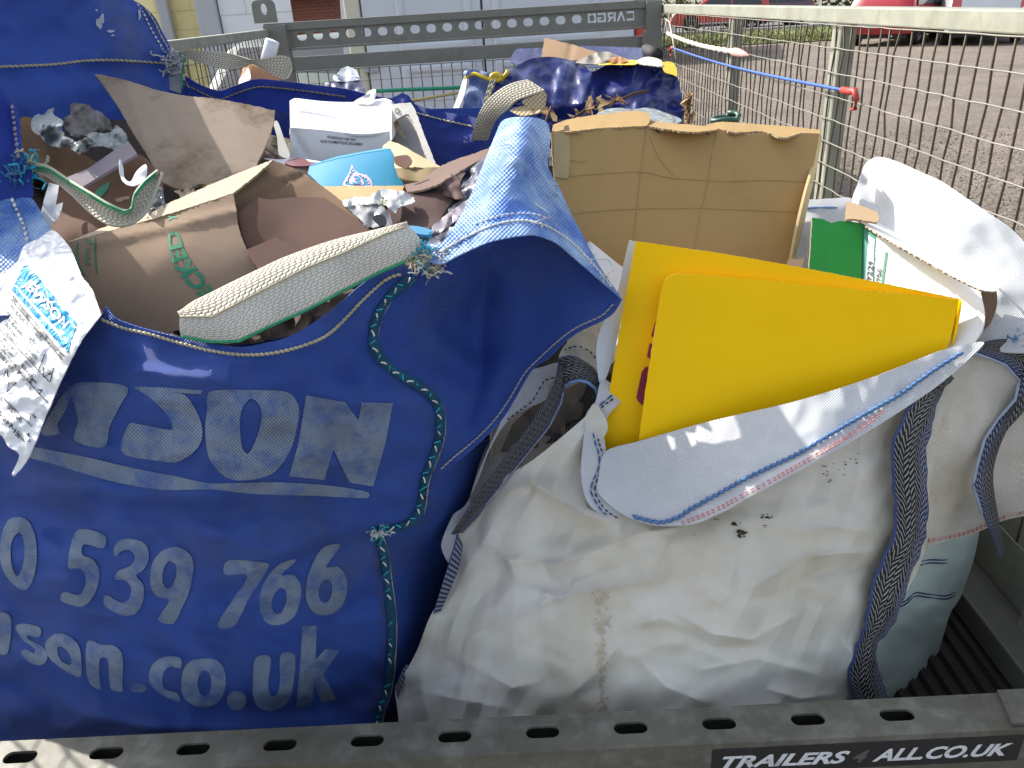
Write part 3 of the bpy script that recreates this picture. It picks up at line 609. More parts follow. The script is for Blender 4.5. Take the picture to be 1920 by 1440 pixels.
mb = MB(); text_world(mb, '4', (t0+wA*.445, YF-.0537, sz0+.010), (wA*.055, 0, 0), (0, 0, .021), .035, .35); mb.build('numeral', M('sticker_grey', (.10, .085, .085), .5, 0, 0), stk, smooth=False)
# perforated back bar
zt = CAMZ-.030; bb = MB(); hs = []
for i in range(15): hs.append(slot(-.985+.245+ i*.0757+.0, -.057, .046, .036))
hs = [slot(at(686+i*30.4, 52-i*1.52, YB).x, -.060, .0455, .036) for i in range(-4, 14)]
def Lt(ch, x0, wd, z0, ht):
    """stencil letter strokes (mirrored: it reads from the other side)"""
    t = .22; S = {'C': [[(0, 0), (1, 0), (1, t), (t, t), (t, 1-t), (1, 1-t), (1, 1), (0, 1)]],
         'A': [[(0, 0), (t, 0), (.5, .72), (1-t, 0), (1, 0), (.62, 1), (.38, 1)]],
         'R': [[(0, 0), (t, 0), (t, 1), (0, 1)], [(t+.07, 1-t), (.72, 1-t), (.72, .55), (t+.07, .55), (t+.07, .36), (.5, .36), (.78, 0), (1, 0), (.72, .36), (.9, .42), (.95, .9), (.88, 1), (t+.07, 1)]],
         'G': [[(0, 0), (1, 0), (1, .55), (.5, .55), (.5, .38), (1-t, .38), (1-t, t), (t, t), (t, 1-t), (1, 1-t), (1, 1), (0, 1)]],
         'O': [[(0, 0), (.46, 0), (.46, t), (t, t), (t, 1-t), (.46, 1-t), (.46, 1), (0, 1)], [(.54, 0), (1, 0), (1, 1), (.54, 1), (.54, 1-t), (1-t, 1-t), (1-t, t), (.54, t)]]}[ch]
    return [[(x0+wd*(1-px), z0+ht*py) for px, py in pl] for pl in S]
cx0, cx1 = at(1101, 30, YB).x, at(1192, 25, YB).x; cw = (cx1-cx0)/5
for i, ch in enumerate('OGRAC'): hs += Lt(ch, cx0+i*cw+cw*.06, cw*.86, -.080, .040)
xp = at(497, 60, YB).x
bb.plate([(XL+.09, -.108), (XR-.005, -.108), (XR-.005, 0), (XL+.09, 0)], hs, (0, YB, zt), (1, 0, 0), (0, 0, 1), -.004)
bb.box((XL-.02, YB, zt-.001), (XR-.005, YB+.05, zt+.003)); bb.box((XL-.02, YB-.012, zt-.03), (XR-.005, YB-.001, zt+.003)); bb.box((XL+.09, YB-.012, zt-.118), (XR-.005, YB+.03, zt-.1085))
back_m = M('back_steel', (.20, .20, .175), .55, .15, .2, 9, .03, 80, dirt=(.12, .11, .085), dscale=9, dlo=.45, dhi=.8, obj=True); bb.build('perforated_bar', back_m, tr, smooth=False, bevel=.0015)
lr = MB(); lr.box((XL+.06, YB-.02, CAMZ-.238), (XR-.08, YB+.02, CAMZ-.178)); lr.build('lower_rail', back_m, tr, smooth=False, bevel=.003)
cpst = MB(); cpst.box((XR-.08, YB-.03, FL), (XR-.008, YB+.03, zt-.002)); cpst.box((XR-.10, YB-.04, CAMZ-.26), (XR-.006, YB-.031, CAMZ-.16)); cpst.build('corner_post', back_m, tr, smooth=False, bevel=.003)
cpst = MB(); cpst.box((XL-.02, YB-.03, FL), (XL+.085, YB+.03, zt-.005)); cpst.build('corner_post', back_m, tr, smooth=False, bevel=.003)
eye = MB(); pl = [(-.055, 0), (.055, 0), (.055, .05)]+[(.03+.025*cos(a), .072+.025*sin(a)) for a in (.3, .9, 1.5)]+[(-.03+.025*cos(a), .072+.025*sin(a)) for a in (1.6, 2.2, 2.8)]+[(-.055, .05)]
eo = at(499, 43, YB-.01); eye.plate(pl, [[(p[0], p[1]) for p in [(.014*cos(a), .058+.024*sin(a)) for a in [2*pi*i/14 for i in range(14)]]]], eo, (1, 0, 0), (0, 0, 1), -.006); eye.build('lashing_eye', back_m, tr, smooth=False, bevel=.001)
# side rails, posts and mesh
def wires_panel(name, O, ah, length, ztop, zbot, par, seed, bent=.35, pitch=.05, dark_uprights=True, first=0., r=.0014, droop=0, r_=0):
    """welded mesh: level wires + uprights, knocked about"""
    rr = random.Random(seed); O, ah = Vector(O), Vector(ah); nrm = ah.cross(Vector((0, 0, 1))); mb = MB(); nz = int((ztop-zbot)/pitch)
    zs = [ztop-i*pitch for i in range(nz+1)]; ph_ = pitch*.9; nx = int(length/ph_)
    off = {}
    for i in range(nx+1):
        k = rr.random() < bent; ph = rr.randrange(1, 5); dd = rr.choice((-1, 1))*rr.uniform(.008, .026) if k else 0
        for j in range(nz+1): off[i, j] = (rr.gauss(0, .0013)+(dd if 0 < j <= ph else dd*.3 if j == ph+1 else 0), rr.gauss(0, .0012))
    nodes = lambda i, j: O+ah*(first+i*ph_+off[i, j][0])+Vector((0, 0, zs[j]+off[i, j][1]*.22-droop*sin(pi*i/nx)*(1 if j == 0 else .3)))+nrm*(off[i, j][1])
    for j in range(nz+1): mb.tube([nodes(i, j)-nrm*r*.9 for i in range(nx+1)], r, 5, 0)
    for i in range(nx+1):
        pts = [nodes(i, j)+nrm*r*.9 for j in range(nz+1)]; mb.tube(pts, r*1.55, 5, 1 if dark_uprights else 0)
    return mb.build(name, [wire_m, upright_m], par)
def side(Xs, sgn, seed, tr, posts):
    mb = MB(); a, b = sorted((Xs-.004*sgn, Xs+.036*sgn)); mb.box((a, YF-.35, CAMZ-.084), (b, YB+.02, CAMZ-.051)); mb.build('top_rail', galv_pale, tr, smooth=False, bevel=.003)
    for yp in posts:
        mb = MB(); a, b = sorted((Xs, Xs+.034*sgn)); mb.box((a, yp-.022, FL+.02), (b, yp-.018, CAMZ-.087)); a, b = sorted((Xs-.0005*sgn, Xs+.004*sgn)); mb.box((a, yp-.0178, FL+.02), (b, yp+.03, CAMZ-.087)); mb.build('side_post', galv_pale, tr, smooth=False, bevel=.001)
    wires_panel('mesh_panel', (Xs-.005*sgn, YF-.30, 0), (0, 1, 0), YB-YF+.30, CAMZ-.083, FL+.14, tr, seed, droop=.004)
    mb = MB(); a, b = sorted((Xs-.045*sgn, Xs+.02*sgn)); mb.box((a, YF-.3, FL+.004), (b, YB, FL+.05)); mb.build('side_beam', galv, tr, smooth=False, bevel=.004)
    mb = MB(); a, b = sorted((Xs+.0215*sgn, Xs+.0245*sgn)); mb.box((a, YF-.3, FL-.05), (b, YB, FL+.20)); mb.build('side_sheet', galv_pale, tr, smooth=False)
side(XR, 1, 11, tr, (.88, 1.90, 2.80))
side(XL, -1, 12, tr, (1.90, 2.80))
wires_panel('mesh_panel', (XL+.1, YB-.008, 0), (1, 0, 0), XR-XL-.2, CAMZ-.245, FL+.1, tr, 13, bent=0, pitch=.055, r=.0017)
# green net cord and yellow cane behind the mesh: their own things below; chassis, wheels
ch = MB(); ch.box((XL+.2, YF, FL-.14), (XL+.27, YB, FL-.021)); ch.box((XR-.27, YF, FL-.14), (XR-.2, YB, FL-.021)); ch.box((XL, 2.3, FL-.14), (XR, 2.37, FL-.022)); ch.tube([(-.18, YB, FL-.1), (-.18, YB+1.0, FL-.15)], .04, 8); ch.build('chassis', galv_dark, tr, smooth=False)
for sx in (XL-.14, XR+.14):
    for yy in (2.05, 2.75): wheel_parts((sx, yy, .29), (-1 if sx < 0 else 1, 0, 0), .29, .17, tr)
for sx in (XL-.145, XR+.145):
    mg = MB(); n = 18; vs = []
    for i in range(n+1):
        a = pi*i/n; vs += [(sx-.11, 2.4+.72*cos(a)*-1, .32+.33*sin(a)**.6), (sx+.11, 2.4-.72*cos(a), .32+.33*sin(a)**.6)]
    mg.add(vs, [(2*i, 2*i+1, 2*i+3, 2*i+2) for i in range(n)]); mg.build('mudguard', galv, tr, thick=.004)
rebase(tr)

# ------------------------------------------------------------------ things tied to the mesh
blue_rope = M('blue_cord', (.04, .11, .40), .6, 0, .3, 80, .1, 300, obj=True); red_hook = M('red_hook', (.42, .05, .04), .45, 0, .2, 20, obj=True); white_rope = M('cream_rope', (.62, .58, .45), .8, 0, .25, 90, .3, 300, obj=True)
def onx(x, y, X): d = ray(x, y); return CP+d*(X/d.x)
bc = thing('bungee_cord', 'blue elastic cord stretched along the right mesh with red hooks', 'bungee cord')
a, b = onx(1262, 90, .725), onx(1586, 170, .725); pts = [a.lerp(b, i/24)+Vector((0, 0, -.012*sin(pi*i/24))) for i in range(25)]
mb = MB(); mb.tube(pts, .0038, 8); mb.build('cord', blue_rope, bc)
for e, d, sg in ((b, (b-a).normalized(), 1), (a, (a-b).normalized(), -1)):
    mb = MB(); u = Vector((0, 0, 1)); pts = [e-d*.02, e+d*.02, e+d*.045+u*.004*sg, e+d*.062-u*.012, e+d*.058-u*.03, e+d*.04-u*.034]; mb.tube(pts, [.007, .008, .007, .006, .005, .003], 8); mb.build('hook', red_hook, bc)
rebase(bc)
rp = thing('rope', 'cream rope tied along the far end of the right mesh with a pink end wrap', 'rope')
a, b = onx(1252, 63, .73), onx(1380, 98, .728); mb = MB(); pts = [a.lerp(b, i/30)+Vector((0, .003*sin(i*2.2), -.01*sin(pi*i/30)+.002*cos(i*2.9))) for i in range(31)]; mb.tube(pts, .008, 7)
c = onx(1262, 55, .73); mb.tube([a, a+Vector((-.004, .02, .035)), a+Vector((-.004, .05, .06)), a+Vector((-.004, -.05, .05)), a+Vector((-.005, -.15, -.02)), a+Vector((-.005, -.22, -.09))], .0035, 6); mb.build('strand', white_rope, rp)
mb = MB(); e = b; d = (b-a).normalized(); mb.tube([e-d*.03, e+d*.02, e+d*.09, e+d*.15], [.012, .014, .010, .003], 8); mb.build('end_wrap', M('pink_cloth', (.55, .30, .26), .8, 0, .2, 40, obj=True), rp); rebase(rp)
# ================================================================== fabrics
BL = (.046, .108, .43)
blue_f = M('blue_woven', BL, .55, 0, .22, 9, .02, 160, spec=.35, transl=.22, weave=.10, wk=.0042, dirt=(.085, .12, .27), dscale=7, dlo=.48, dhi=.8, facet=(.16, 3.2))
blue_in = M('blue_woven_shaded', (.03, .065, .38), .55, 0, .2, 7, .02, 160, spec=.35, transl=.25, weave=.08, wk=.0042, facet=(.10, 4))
blue_pale = M('blue_woven_sunlit', (.09, .22, .62), .5, 0, .2, 12, .02, 160, spec=.4, transl=.25, weave=.07, wk=.006, wcol=.22, dirt=(.46, .64, .82), dscale=9, dlo=.40, dhi=.64)  # brightness of the sunlit cloth is put into the colour as pale patches
print_f = M('grey_print', (.205, .26, .35), .6, 0, .2, 22, .02, 160, spec=.25, weave=.10, wk=.0042, wcol=.34, dirt=(.06, .12, .36), dscale=26, dlo=.46, dhi=.68)
teal = M('teal_piping', (.02, .16, .30), .75, 0, .3, 40, .3, 260, weave=.1, wk=.006)
cream_th = M('cream_thread', (.42, .38, .27), .85, 0, .25, 60, .2, 300); white_th = M('white_thread', (.62, .62, .58), .85, 0, .2, 60); teal_th = M('teal_thread', (.03, .33, .42), .8, 0, .25, 60); blue_th = M('blue_thread', (.06, .13, .30), .8, 0, .25, 60); red_th = M('red_thread', (.62, .22, .20), .8, 0, .2, 60); navy_th = M('navy_thread', (.03, .045, .11), .8, 0, .2, 60)
green_th = M('green_thread', (.03, .27, .12), .8, 0, .3, 50)
cream_w = M_webbing('cream_webbing', (.62, .58, .47), (.88, .86, .80), (.74, .70, .58), nx=12, pitch=.0075, slant=.5, fill=.74, cont=1.6)
cream_w2 = M_webbing('cream_webbing_worn', (.34, .29, .20), (.70, .66, .54), (.6, .56, .43), nx=8, pitch=.0075, slant=.6, fill=.72, cont=1.2)
black_w = M_webbing('black_webbing', (.022, .023, .03), (.42, .41, .38), (.07, .10, .26), nx=8, pitch=.0085, fill=.34, cont=6, side=(.045, .06, .17))
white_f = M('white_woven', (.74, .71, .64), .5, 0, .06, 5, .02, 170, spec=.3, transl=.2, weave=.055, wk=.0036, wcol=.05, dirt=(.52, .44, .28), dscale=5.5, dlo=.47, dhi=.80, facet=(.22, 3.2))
white_c = M('white_woven_clean', (.76, .77, .79), .5, 0, .04, 8, .02, 170, spec=.3, transl=.2, weave=.06, wk=.0036, wcol=.06, facet=(.10, 4))
green_f = M('pale_green_woven', (.56, .64, .58), .5, 0, .06, 6, .02, 170, spec=.3, transl=.2, weave=.05, wk=.0036, wcol=.05, facet=(.22, 4))
label_w = M('label_film', (.80, .81, .83), .25, 0, .04, 12, .02, 60, spec=.5, transl=.12, crump=.12, cscale=20)

def stitch(name, pts, field, mat, parent, dash=9, gap=3, r=.0012, off=.0016, twist=0, smooth=True):
    """a sewn line: one mesh of short threads lying on the cloth"""
    c = curve(pts, False, 3) if smooth else pts; P = [Vector(p) for p in c]; mb = MB(); s = 0; i = 0; acc = []; on = True; L = 0; k = 0
    for i in range(1, len(P)):
        L += (P[i]-P[i-1]).length
        if on:
            if not acc: acc = [P[i-1]]
            acc.append(P[i])
            if L >= dash:
                n = len(acc); q = []
                for j, a in enumerate(acc):
                    d = (acc[min(j+1, n-1)]-acc[max(0, j-1)]); d = Vector((-d.y, d.x)).normalized() if d.length else Vector((0, 0)); t = j/(n-1)
                    a2 = a+d*(twist*(t-.5)*2*1.0); q.append(field.pos(a2.x, a2.y, off+r*.5*sin(pi*t)))
                rr = [r*(.55+.6*sin(pi*j/(n-1))) for j in range(n)]; mb.tube(q, rr, 5); acc = []; on = gap <= 0; L = 0
        elif L >= gap: on = True; L = 0
    return mb.build(name, mat, parent)
def decal(mb, loops, field, off=.0018, step=14, m=0):
    return mb.patch(loops[0], field, step, loops[1:], off, m, smooth=True)
def text_path(mb, txt, base, top, field, off=.0015, bold=.0, shear=0, m=0):
    """lettering that follows two traced lines, its feet on base and its heads on top"""
    V, F_ = text2d(txt, bold, shear); A = curve(base, False, 4); B = curve(top, False, 4)
    def s(c, t):
        k = t*(len(c)-1); i = min(int(k), len(c)-2); f = k-i; return Vector(c[i]).lerp(Vector(c[i+1]), f)
    vs = []
    for x, y in V:
        p = s(A, x).lerp(s(B, x), y); vs.append(field.pos(p.x, p.y, off))
    return mb.add(vs, F_, m)
def skin(mb, A, B, n=10, sag=0, seed=0, m=0):
    """cloth between two 3D edges with the same number of points"""
    k = len(A); vs = []; uv = []
    for i in range(n+1):
        t = i/n
        for j in range(k):
            p = Vector(A[j]).lerp(Vector(B[j]), t); vs.append(p+Vector((noise.noise(p*6+Vector((seed, 0, 0)))*sag, noise.noise(p*6+Vector((0, seed+5, 0)))*sag, 0))); uv.append((t*.8, j/k*.8))
    return mb.add(vs, [(i*k+j, i*k+j+1, (i+1)*k+j+1, (i+1)*k+j) for i in range(n) for j in range(k-1)], m, uv)

# ================================================================== blue bulk bag
bag = thing('bulk_bag', 'blue woven bulk bag with grey printed lettering and cream lifting loops, full of cardboard', 'bulk bag', 'bulk bags standing in the trailer')
FP = Field([(190, 591, .845), (311, 627, .80), (451, 651, .785), (600, 598, .805), (708, 512, .87), (770, 505, .90), (703, 604, .86), (708, 665, .845), (791, 727, .85), (824, 790, .86), (795, 900, .845), (710, 995, .82), (730, 1125, .825), (711, 1335, .82), (400, 800, .765), (400, 1000, .742), (400, 1200, .738), (400, 1400, .722), (80, 720, .835), (0, 700, .87), (0, 1000, .80), (0, 1400, .765), (-220, 1000, .86), (-220, 1400, .85), (-220, 700, .92), (700, 1420, .79), (560, 1100, .757)])
FP.wob(.016, 260, 3).wob(.010, 120, 5, 'n', 12, 2.2).wob(.006, 80, 9, 'r', 15, 2.2).wob(.004, 110, 2, 'c')
for ln, a, wd in [([(-50, 945), (150, 955), (380, 968), (560, 950), (720, 905)], -.010, 26), ([(380, 1140), (480, 1090), (600, 1030), (715, 1005)], -.013, 22), ([(420, 1105), (520, 1055), (640, 1000), (700, 975)], .010, 26), ([(0, 1110), (150, 1180), (330, 1200), (560, 1215)], -.008, 30), ([(0, 1270), (180, 1290), (330, 1320), (520, 1335), (690, 1310)], -.012, 26), ([(60, 900), (240, 925), (420, 930)], .007, 22), ([(430, 700), (560, 720), (690, 690)], -.008, 26), ([(240, 690), (420, 715), (600, 715)], .006, 16), ([(600, 1180), (690, 1120), (720, 1060)], -.006, 18), ([(40, 985), (120, 1010), (220, 1000), (330, 1020)], -.006, 20), ([(100, 1330), (300, 1365), (520, 1370)], .008, 20)]:
    FP.fold(ln, a*1.7, wd)
rim = [(190, 591), (197, 575), (217, 597), (253, 611), (311, 627), (361, 638), (415, 647), (451, 651), (506, 642), (553, 626), (600, 597), (629, 577), (669, 541), (708, 512), (734, 499), (759, 496), (775, 505)]
pipe = [(770, 524), (744, 542), (719, 571), (703, 604), (699, 640), (708, 665), (726, 687), (759, 709), (791, 727), (813, 748), (824, 777), (824, 813), (817, 842), (806, 871), (795, 900), (790, 937), (783, 964), (764, 982), (734, 992), (709, 997), (711, 1012), (719, 1039), (724, 1080), (730, 1125), (734, 1177), (732, 1230), (728, 1275), (722, 1305), (711, 1335), (704, 1400), (700, 1460)]
mb = MB(); mb.patch(rim+[(x+2, y) for x, y in pipe]+[(300, 1470), (-220, 1480), (-220, 900), (-220, 640), (-100, 600), (60, 590)], FP, 6)
front = mb.build('front_panel', blue_f, bag, thick=.0015)
stitch('rim_stitching', [(190, 599), (231, 615), (289, 629), (343, 645), (397, 658), (451, 665), (506, 663), (560, 651), (600, 636), (622, 622), (647, 598), (679, 564), (716, 530), (737, 518), (759, 513)], FP, cream_th, front, 7, 0, .0019, .0018, 1.6)
for dx in (-13, -20):
    pp = [(x+dx*(1 if i > 13 else .2), y) for i, (x, y) in enumerate(pipe[19:])]; stitch('seam_stitching', [(x+dx*.2, y+4) for x, y in pipe[19:21]]+[(x+dx*.9, y) for x, y in pipe[21:-2]], FP, M('brown_thread', (.13, .10, .10), .8, 0, .2), front, 10, 5, .0007, .001)
# printed lettering, each glyph cut to the print and laid on the cloth
def T(k, ox, oy, L): return [(ox+x/k, oy+y/k) for x, y in L]
D = lambda L: T(2.769, 0, 380, L); B1 = lambda L: T(2.526, 0, 900, L)
glyphs = [
 [[(130, 725), (160, 716), (237, 725), (224, 763), (206, 799), (195, 838), (141, 826), (146, 788), (134, 745), (123, 770), (108, 795), (112, 813), (78, 813), (98, 770)]],
 [[(253, 725), (379, 732), (377, 739), (327, 736), (347, 741), (368, 770), (379, 802), (377, 828), (361, 849), (332, 866), (296, 864), (229, 848), (242, 795), (260, 795), (321, 806), (321, 792), (307, 770), (275, 741)]],
 [[(395, 734), (506, 732), (542, 737), (560, 763), (556, 806), (542, 849), (513, 886), (469, 900), (426, 896), (394, 864), (385, 813), (388, 770)], [(469, 748), (484, 756), (491, 777), (484, 813), (466, 850), (455, 842), (450, 806), (453, 770)]],
 [[(574, 741, 1), (647, 754, 1), (672, 788, 1), (678, 754, 1), (737, 756, 1), (723, 830, 1), (700, 912, 1), (655, 905, 1), (625, 842, 1), (608, 900, 1), (542, 893, 1), (560, 830, 1)]],
 [[(40, 828), (65, 838), (144, 853), (253, 878), (330, 893), (395, 906), (515, 904), (633, 912), (692, 924), (689, 934), (594, 930), (475, 926), (396, 918), (297, 918), (200, 900), (100, 870), (30, 850)]],
 [B1([(80, 175), (130, 190), (165, 260), (175, 360), (160, 460), (125, 520), (70, 500), (20, 440), (0, 360), (10, 250), (40, 190)]), B1([(90, 250), (110, 280), (115, 360), (100, 430), (80, 455), (60, 420), (50, 350), (60, 280)])],
 [B1([(365, 240), (495, 262), (488, 322), (400, 305), (390, 355), (440, 375), (470, 430), (460, 510), (420, 580), (370, 600), (288, 570), (305, 530), (370, 545), (400, 510), (405, 455), (380, 420), (322, 410)])],
 [B1([(540, 320), (570, 285), (630, 280), (690, 305), (705, 370), (680, 425), (645, 450), (680, 500), (675, 580), (640, 635), (580, 640), (500, 600), (490, 560), (510, 545), (570, 580), (610, 565), (620, 510), (590, 475), (545, 470), (560, 430), (610, 410), (640, 370), (620, 335), (580, 335), (545, 365)])],
 [B1([(790, 325), (850, 320), (905, 360), (915, 430), (895, 530), (860, 610), (820, 680), (750, 660), (800, 570), (740, 550), (712, 490), (720, 400), (750, 350)]), B1([(800, 385), (830, 400), (835, 450), (815, 500), (790, 515), (770, 480), (775, 420)])],
 [B1([(1080, 380, ), (1270, 395), (1262, 430), (1180, 560), (1110, 690), (1030, 690), (1100, 570), (1170, 455), (1065, 445)])],
 [B1([(1400, 375), (1390, 395), (1330, 450), (1390, 450), (1425, 500), (1420, 580), (1390, 650), (1330, 685), (1270, 680), (1235, 630), (1230, 550), (1260, 470), (1320, 400)]), B1([(1330, 510), (1355, 530), (1355, 580), (1330, 630), (1300, 630), (1285, 590), (1300, 540)])],
 [B1([(1610, 310), (1545, 410), (1600, 410), (1640, 460), (1640, 540), (1610, 610), (1550, 640), (1490, 630), (1455, 580), (1450, 500), (1475, 410), (1530, 320)]), B1([(1545, 470), (1570, 490), (1570, 540), (1550, 580), (1520, 575), (1508, 530), (1520, 490)])],
 [B1([(-30, 640), (50, 650), (35, 820), (-30, 800)])],
 [B1([(75, 690), (120, 680), (190, 700), (185, 745), (130, 735), (135, 755), (200, 790), (225, 840), (200, 875), (150, 870), (100, 825), (115, 800), (160, 820), (165, 800), (110, 760), (80, 720)])],
 [B1([(215, 770), (260, 730), (320, 735), (370, 780), (385, 850), (380, 930), (320, 910), (250, 860), (220, 820)]), B1([(275, 790), (310, 800), (335, 840), (335, 875), (300, 865), (275, 830)])],
 [B1([(415, 765), (480, 780), (540, 785), (580, 830), (580, 990), (585, 1000), (525, 990), (510, 850), (475, 845), (470, 920), (475, 990), (430, 970), (408, 900)])],
 [B1([(655+40*cos(a), 985+22*sin(a)) for a in [pi*i/5 for i in range(10)]])],
 [B1([(850, 840), (855, 890), (800, 885), (770, 930), (780, 990), (840, 1010), (850, 1050), (790, 1030), (730, 990), (705, 940), (720, 880), (770, 840)])],
 [B1([(900, 860), (960, 845), (1030, 855), (1065, 910), (1065, 990), (1035, 1050), (960, 1080), (890, 1050), (860, 1000), (865, 910)]), B1([(965, 900), (995, 920), (1000, 980), (980, 1020), (955, 1020), (935, 970), (945, 920)])],
 [B1([(1120+46*cos(a), 1045+46*sin(a)) for a in [pi*i/6 for i in range(12)]])],
 [B1([(1210, 845), (1280, 840), (1270, 960), (1280, 1020), (1310, 1020), (1325, 960), (1330, 830), (1395, 830), (1390, 960), (1365, 1050), (1300, 1090), (1230, 1080), (1200, 1030), (1198, 950)])],
 [[(x, y, 1) for x, y in B1([(1432, 690), (1500, 690), (1495, 850), (1540, 800), (1610, 805), (1530, 920), (1595, 1040), (1525, 1055), (1490, 970), (1475, 1070), (1402, 1075), (1420, 900)])]]]
for g in glyphs:
    mb = MB(); decal(mb, g, FP, .0017, 5); mb.build('printed_letter' if len(g[0]) != 17 or g[0][0][1] > 850 else 'printed_stroke', print_f, front)
# teal piping down the corner
mb = MB(); pc = curve(pipe, False, 5); mb.tube([FP.pos(x+1, y, .004) for x, y in pc], [.0062+.0016*noise.noise(Vector((i*.11, 0, 0))) for i in range(len(pc))], 10); pp = mb.build('corner_piping', teal, bag)
mb = MB()
for i in range(0, len(pc)-3, 3):
    (x, y), (x2, y2) = pc[i], pc[i+2]; sd = -1 if (i//3) % 2 else 1; d = Vector((x2-x, y2-y)).normalized(); nv = Vector((-d.y, d.x))
    if i % 6 == 0: mb.tube([FP.pos(x+1+nv.x*4, y+nv.y*4, .0098), FP.pos((x+x2)/2+1, (y+y2)/2, .0118), FP.pos(x2+1-nv.x*2, y2-nv.y*2, .0105)], .0011, 5, 0)
    else: mb.tube([FP.pos(x+1-nv.x*7, y-nv.y*7, .0075), FP.pos((x+x2)/2-nv.x*1, (y+y2)/2, .0112), FP.pos(x2+nv.x*6, y2+nv.y*6, .008)], .0010, 5, 1)
mb.build('piping_stitches', [white_th, teal_th], pp)
mb = MB(); mb.tube([FP.pos(x+9, y+1, .0035) for x, y in pc[8:]], .0015, 5); mb.build('edge_cord', cream_th, pp)

# inner left wall, standing up at the back corner
LPf = Field([(325, 110, 1.68), (325, 300, 1.66), (150, 110, 1.52), (0, 110, 1.37), (0, 300, 1.33), (235, -12, 1.62), (-60, -40, 1.34), (-60, 420, 1.30), (300, 430, 1.62)]); LPf.wob(.03, 150, 2).wob(.008, 60, 4, 'r')
LPf.fold([(-20, 150), (150, 140), (310, 130)], -.012, 16).fold([(240, 10), (230, 90), (250, 180)], .015, 22)
mb = MB(); mb.patch([(-60, -40), (225, -14), (250, 0), (270, 12), (290, 32), (305, 60), (318, 85), (325, 110), (319, 125), (317, 165), (325, 300), (320, 430), (-60, 430)], LPf, 9); lp = mb.build('side_panel', M('blue_woven_dusty', (.046, .105, .40), .6, 0, .2, 8, .03, 120, spec=.3, transl=.25, weave=.05, wk=.005, dirt=(.11, .14, .29), dscale=6, dlo=.5, dhi=.78, facet=(.12, 3)), bag, thick=.0015)
stitch('rim_stitching', [(-20, 126), (60, 123), (110, 120), (160, 114), (215, 113), (265, 116), (312, 119)], LPf, cream_th, lp, 7, 0, .0022, .002, 1.5)
stitch('white_stitching', [(258, 8), (270, 26), (280, 48), (292, 70), (305, 90), (316, 106)], LPf, white_th, lp, 3.2, 2.6, .0018, .002); stitch('rim_stitching', [(272, 14), (290, 42), (303, 70), (317, 93)], LPf, cream_th, lp, 7, 0, .0016, .002, 1)
spl_m = M('pale_splash', (.33, .36, .42), .8, 0, .3, 60); mb = MB()
for c, (rx, ry) in (((186, 44), (9, 14)), ((192, 36), (5, 12)), ((207, 58), (10, 4)), ((181, 19), (3, 3)), ((262, 28), (4, 12)), ((212, 66), (5, 3))):
    rq = random.Random(int(c[0])); decal(mb, [[(c[0]+rx*cos(a)*rq.uniform(.4, 1.1), c[1]+ry*sin(a)*rq.uniform(.4, 1.1)) for a in [2*pi*i/11 for i in range(11)]]], LPf, .002, 5); mb.build('dried_splash', spl_m, lp); mb = MB()
# back wall
BPf = Field([(317, 140, 1.69), (430, 160, 1.71), (640, 160, 1.70), (760, 185, 1.66), (895, 222, 1.58), (895, 340, 1.56), (600, 340, 1.68), (320, 330, 1.68)]); BPf.wob(.022, 120, 8).wob(.006, 50, 3, 'r')
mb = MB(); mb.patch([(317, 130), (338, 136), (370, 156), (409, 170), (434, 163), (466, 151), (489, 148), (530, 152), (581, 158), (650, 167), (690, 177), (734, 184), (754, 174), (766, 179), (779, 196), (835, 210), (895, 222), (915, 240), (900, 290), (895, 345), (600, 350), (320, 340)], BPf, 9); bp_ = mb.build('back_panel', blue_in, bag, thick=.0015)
stitch('rim_stitching', [(340, 155), (370, 170), (409, 186), (436, 178), (466, 167), (489, 163), (530, 166), (581, 172), (650, 182)], BPf, M('olive_thread', (.22, .2, .12), .8, 0, .2), bp_, 8, 0, .0016, .002, 1); stitch('rim_stitching', [(782, 212), (835, 226), (890, 238)], BPf, cream_th, bp_, 8, 0, .0016, .002, 1)
# front left corner, turned down
CFf = Field([(0, 165, 1.12), (40, 255, 1.135), (60, 320, 1.10), (62, 378, 1.055), (97, 434, .985), (-60, 420, 1.02), (-60, 150, 1.08), (0, 300, 1.075), (20, 470, 1.0)]); CFf.wob(.006, 60, 7).fold([(8, 175), (28, 215), (34, 260), (40, 320)], .010, 9)
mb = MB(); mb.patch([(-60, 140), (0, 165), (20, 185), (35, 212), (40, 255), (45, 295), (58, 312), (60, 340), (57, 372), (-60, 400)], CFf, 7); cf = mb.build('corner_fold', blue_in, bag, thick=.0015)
stitch('corner_stitching', [(22, 198), (27, 240), (31, 275), (34, 296)], CFf, M('grey_thread', (.28, .24, .3), .8, 0, .2), cf, 6, 1, .0022, .002, 1.2)
LBf = Field([(0, 378, 1.045), (62, 378, 1.05), (130, 463, .95), (190, 591, .825), (100, 560, .865), (0, 560, .93), (144, 654, .785), (83, 788, .765), (27, 890, .735), (0, 813, .765), (-60, 700, .86), (-60, 850, .79), (-60, 380, 1.05)]); LBf.wob(.006, 60, 5, 'c').wob(.002, 24, 6, 'c')
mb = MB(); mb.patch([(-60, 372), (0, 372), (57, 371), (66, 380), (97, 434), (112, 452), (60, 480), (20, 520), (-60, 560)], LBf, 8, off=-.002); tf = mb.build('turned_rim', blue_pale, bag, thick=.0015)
stitch('rim_stitching', [(22, 372), (34, 400), (46, 428), (52, 455)], LBf, white_th, tf, 5, 1, .002, .002, 1)
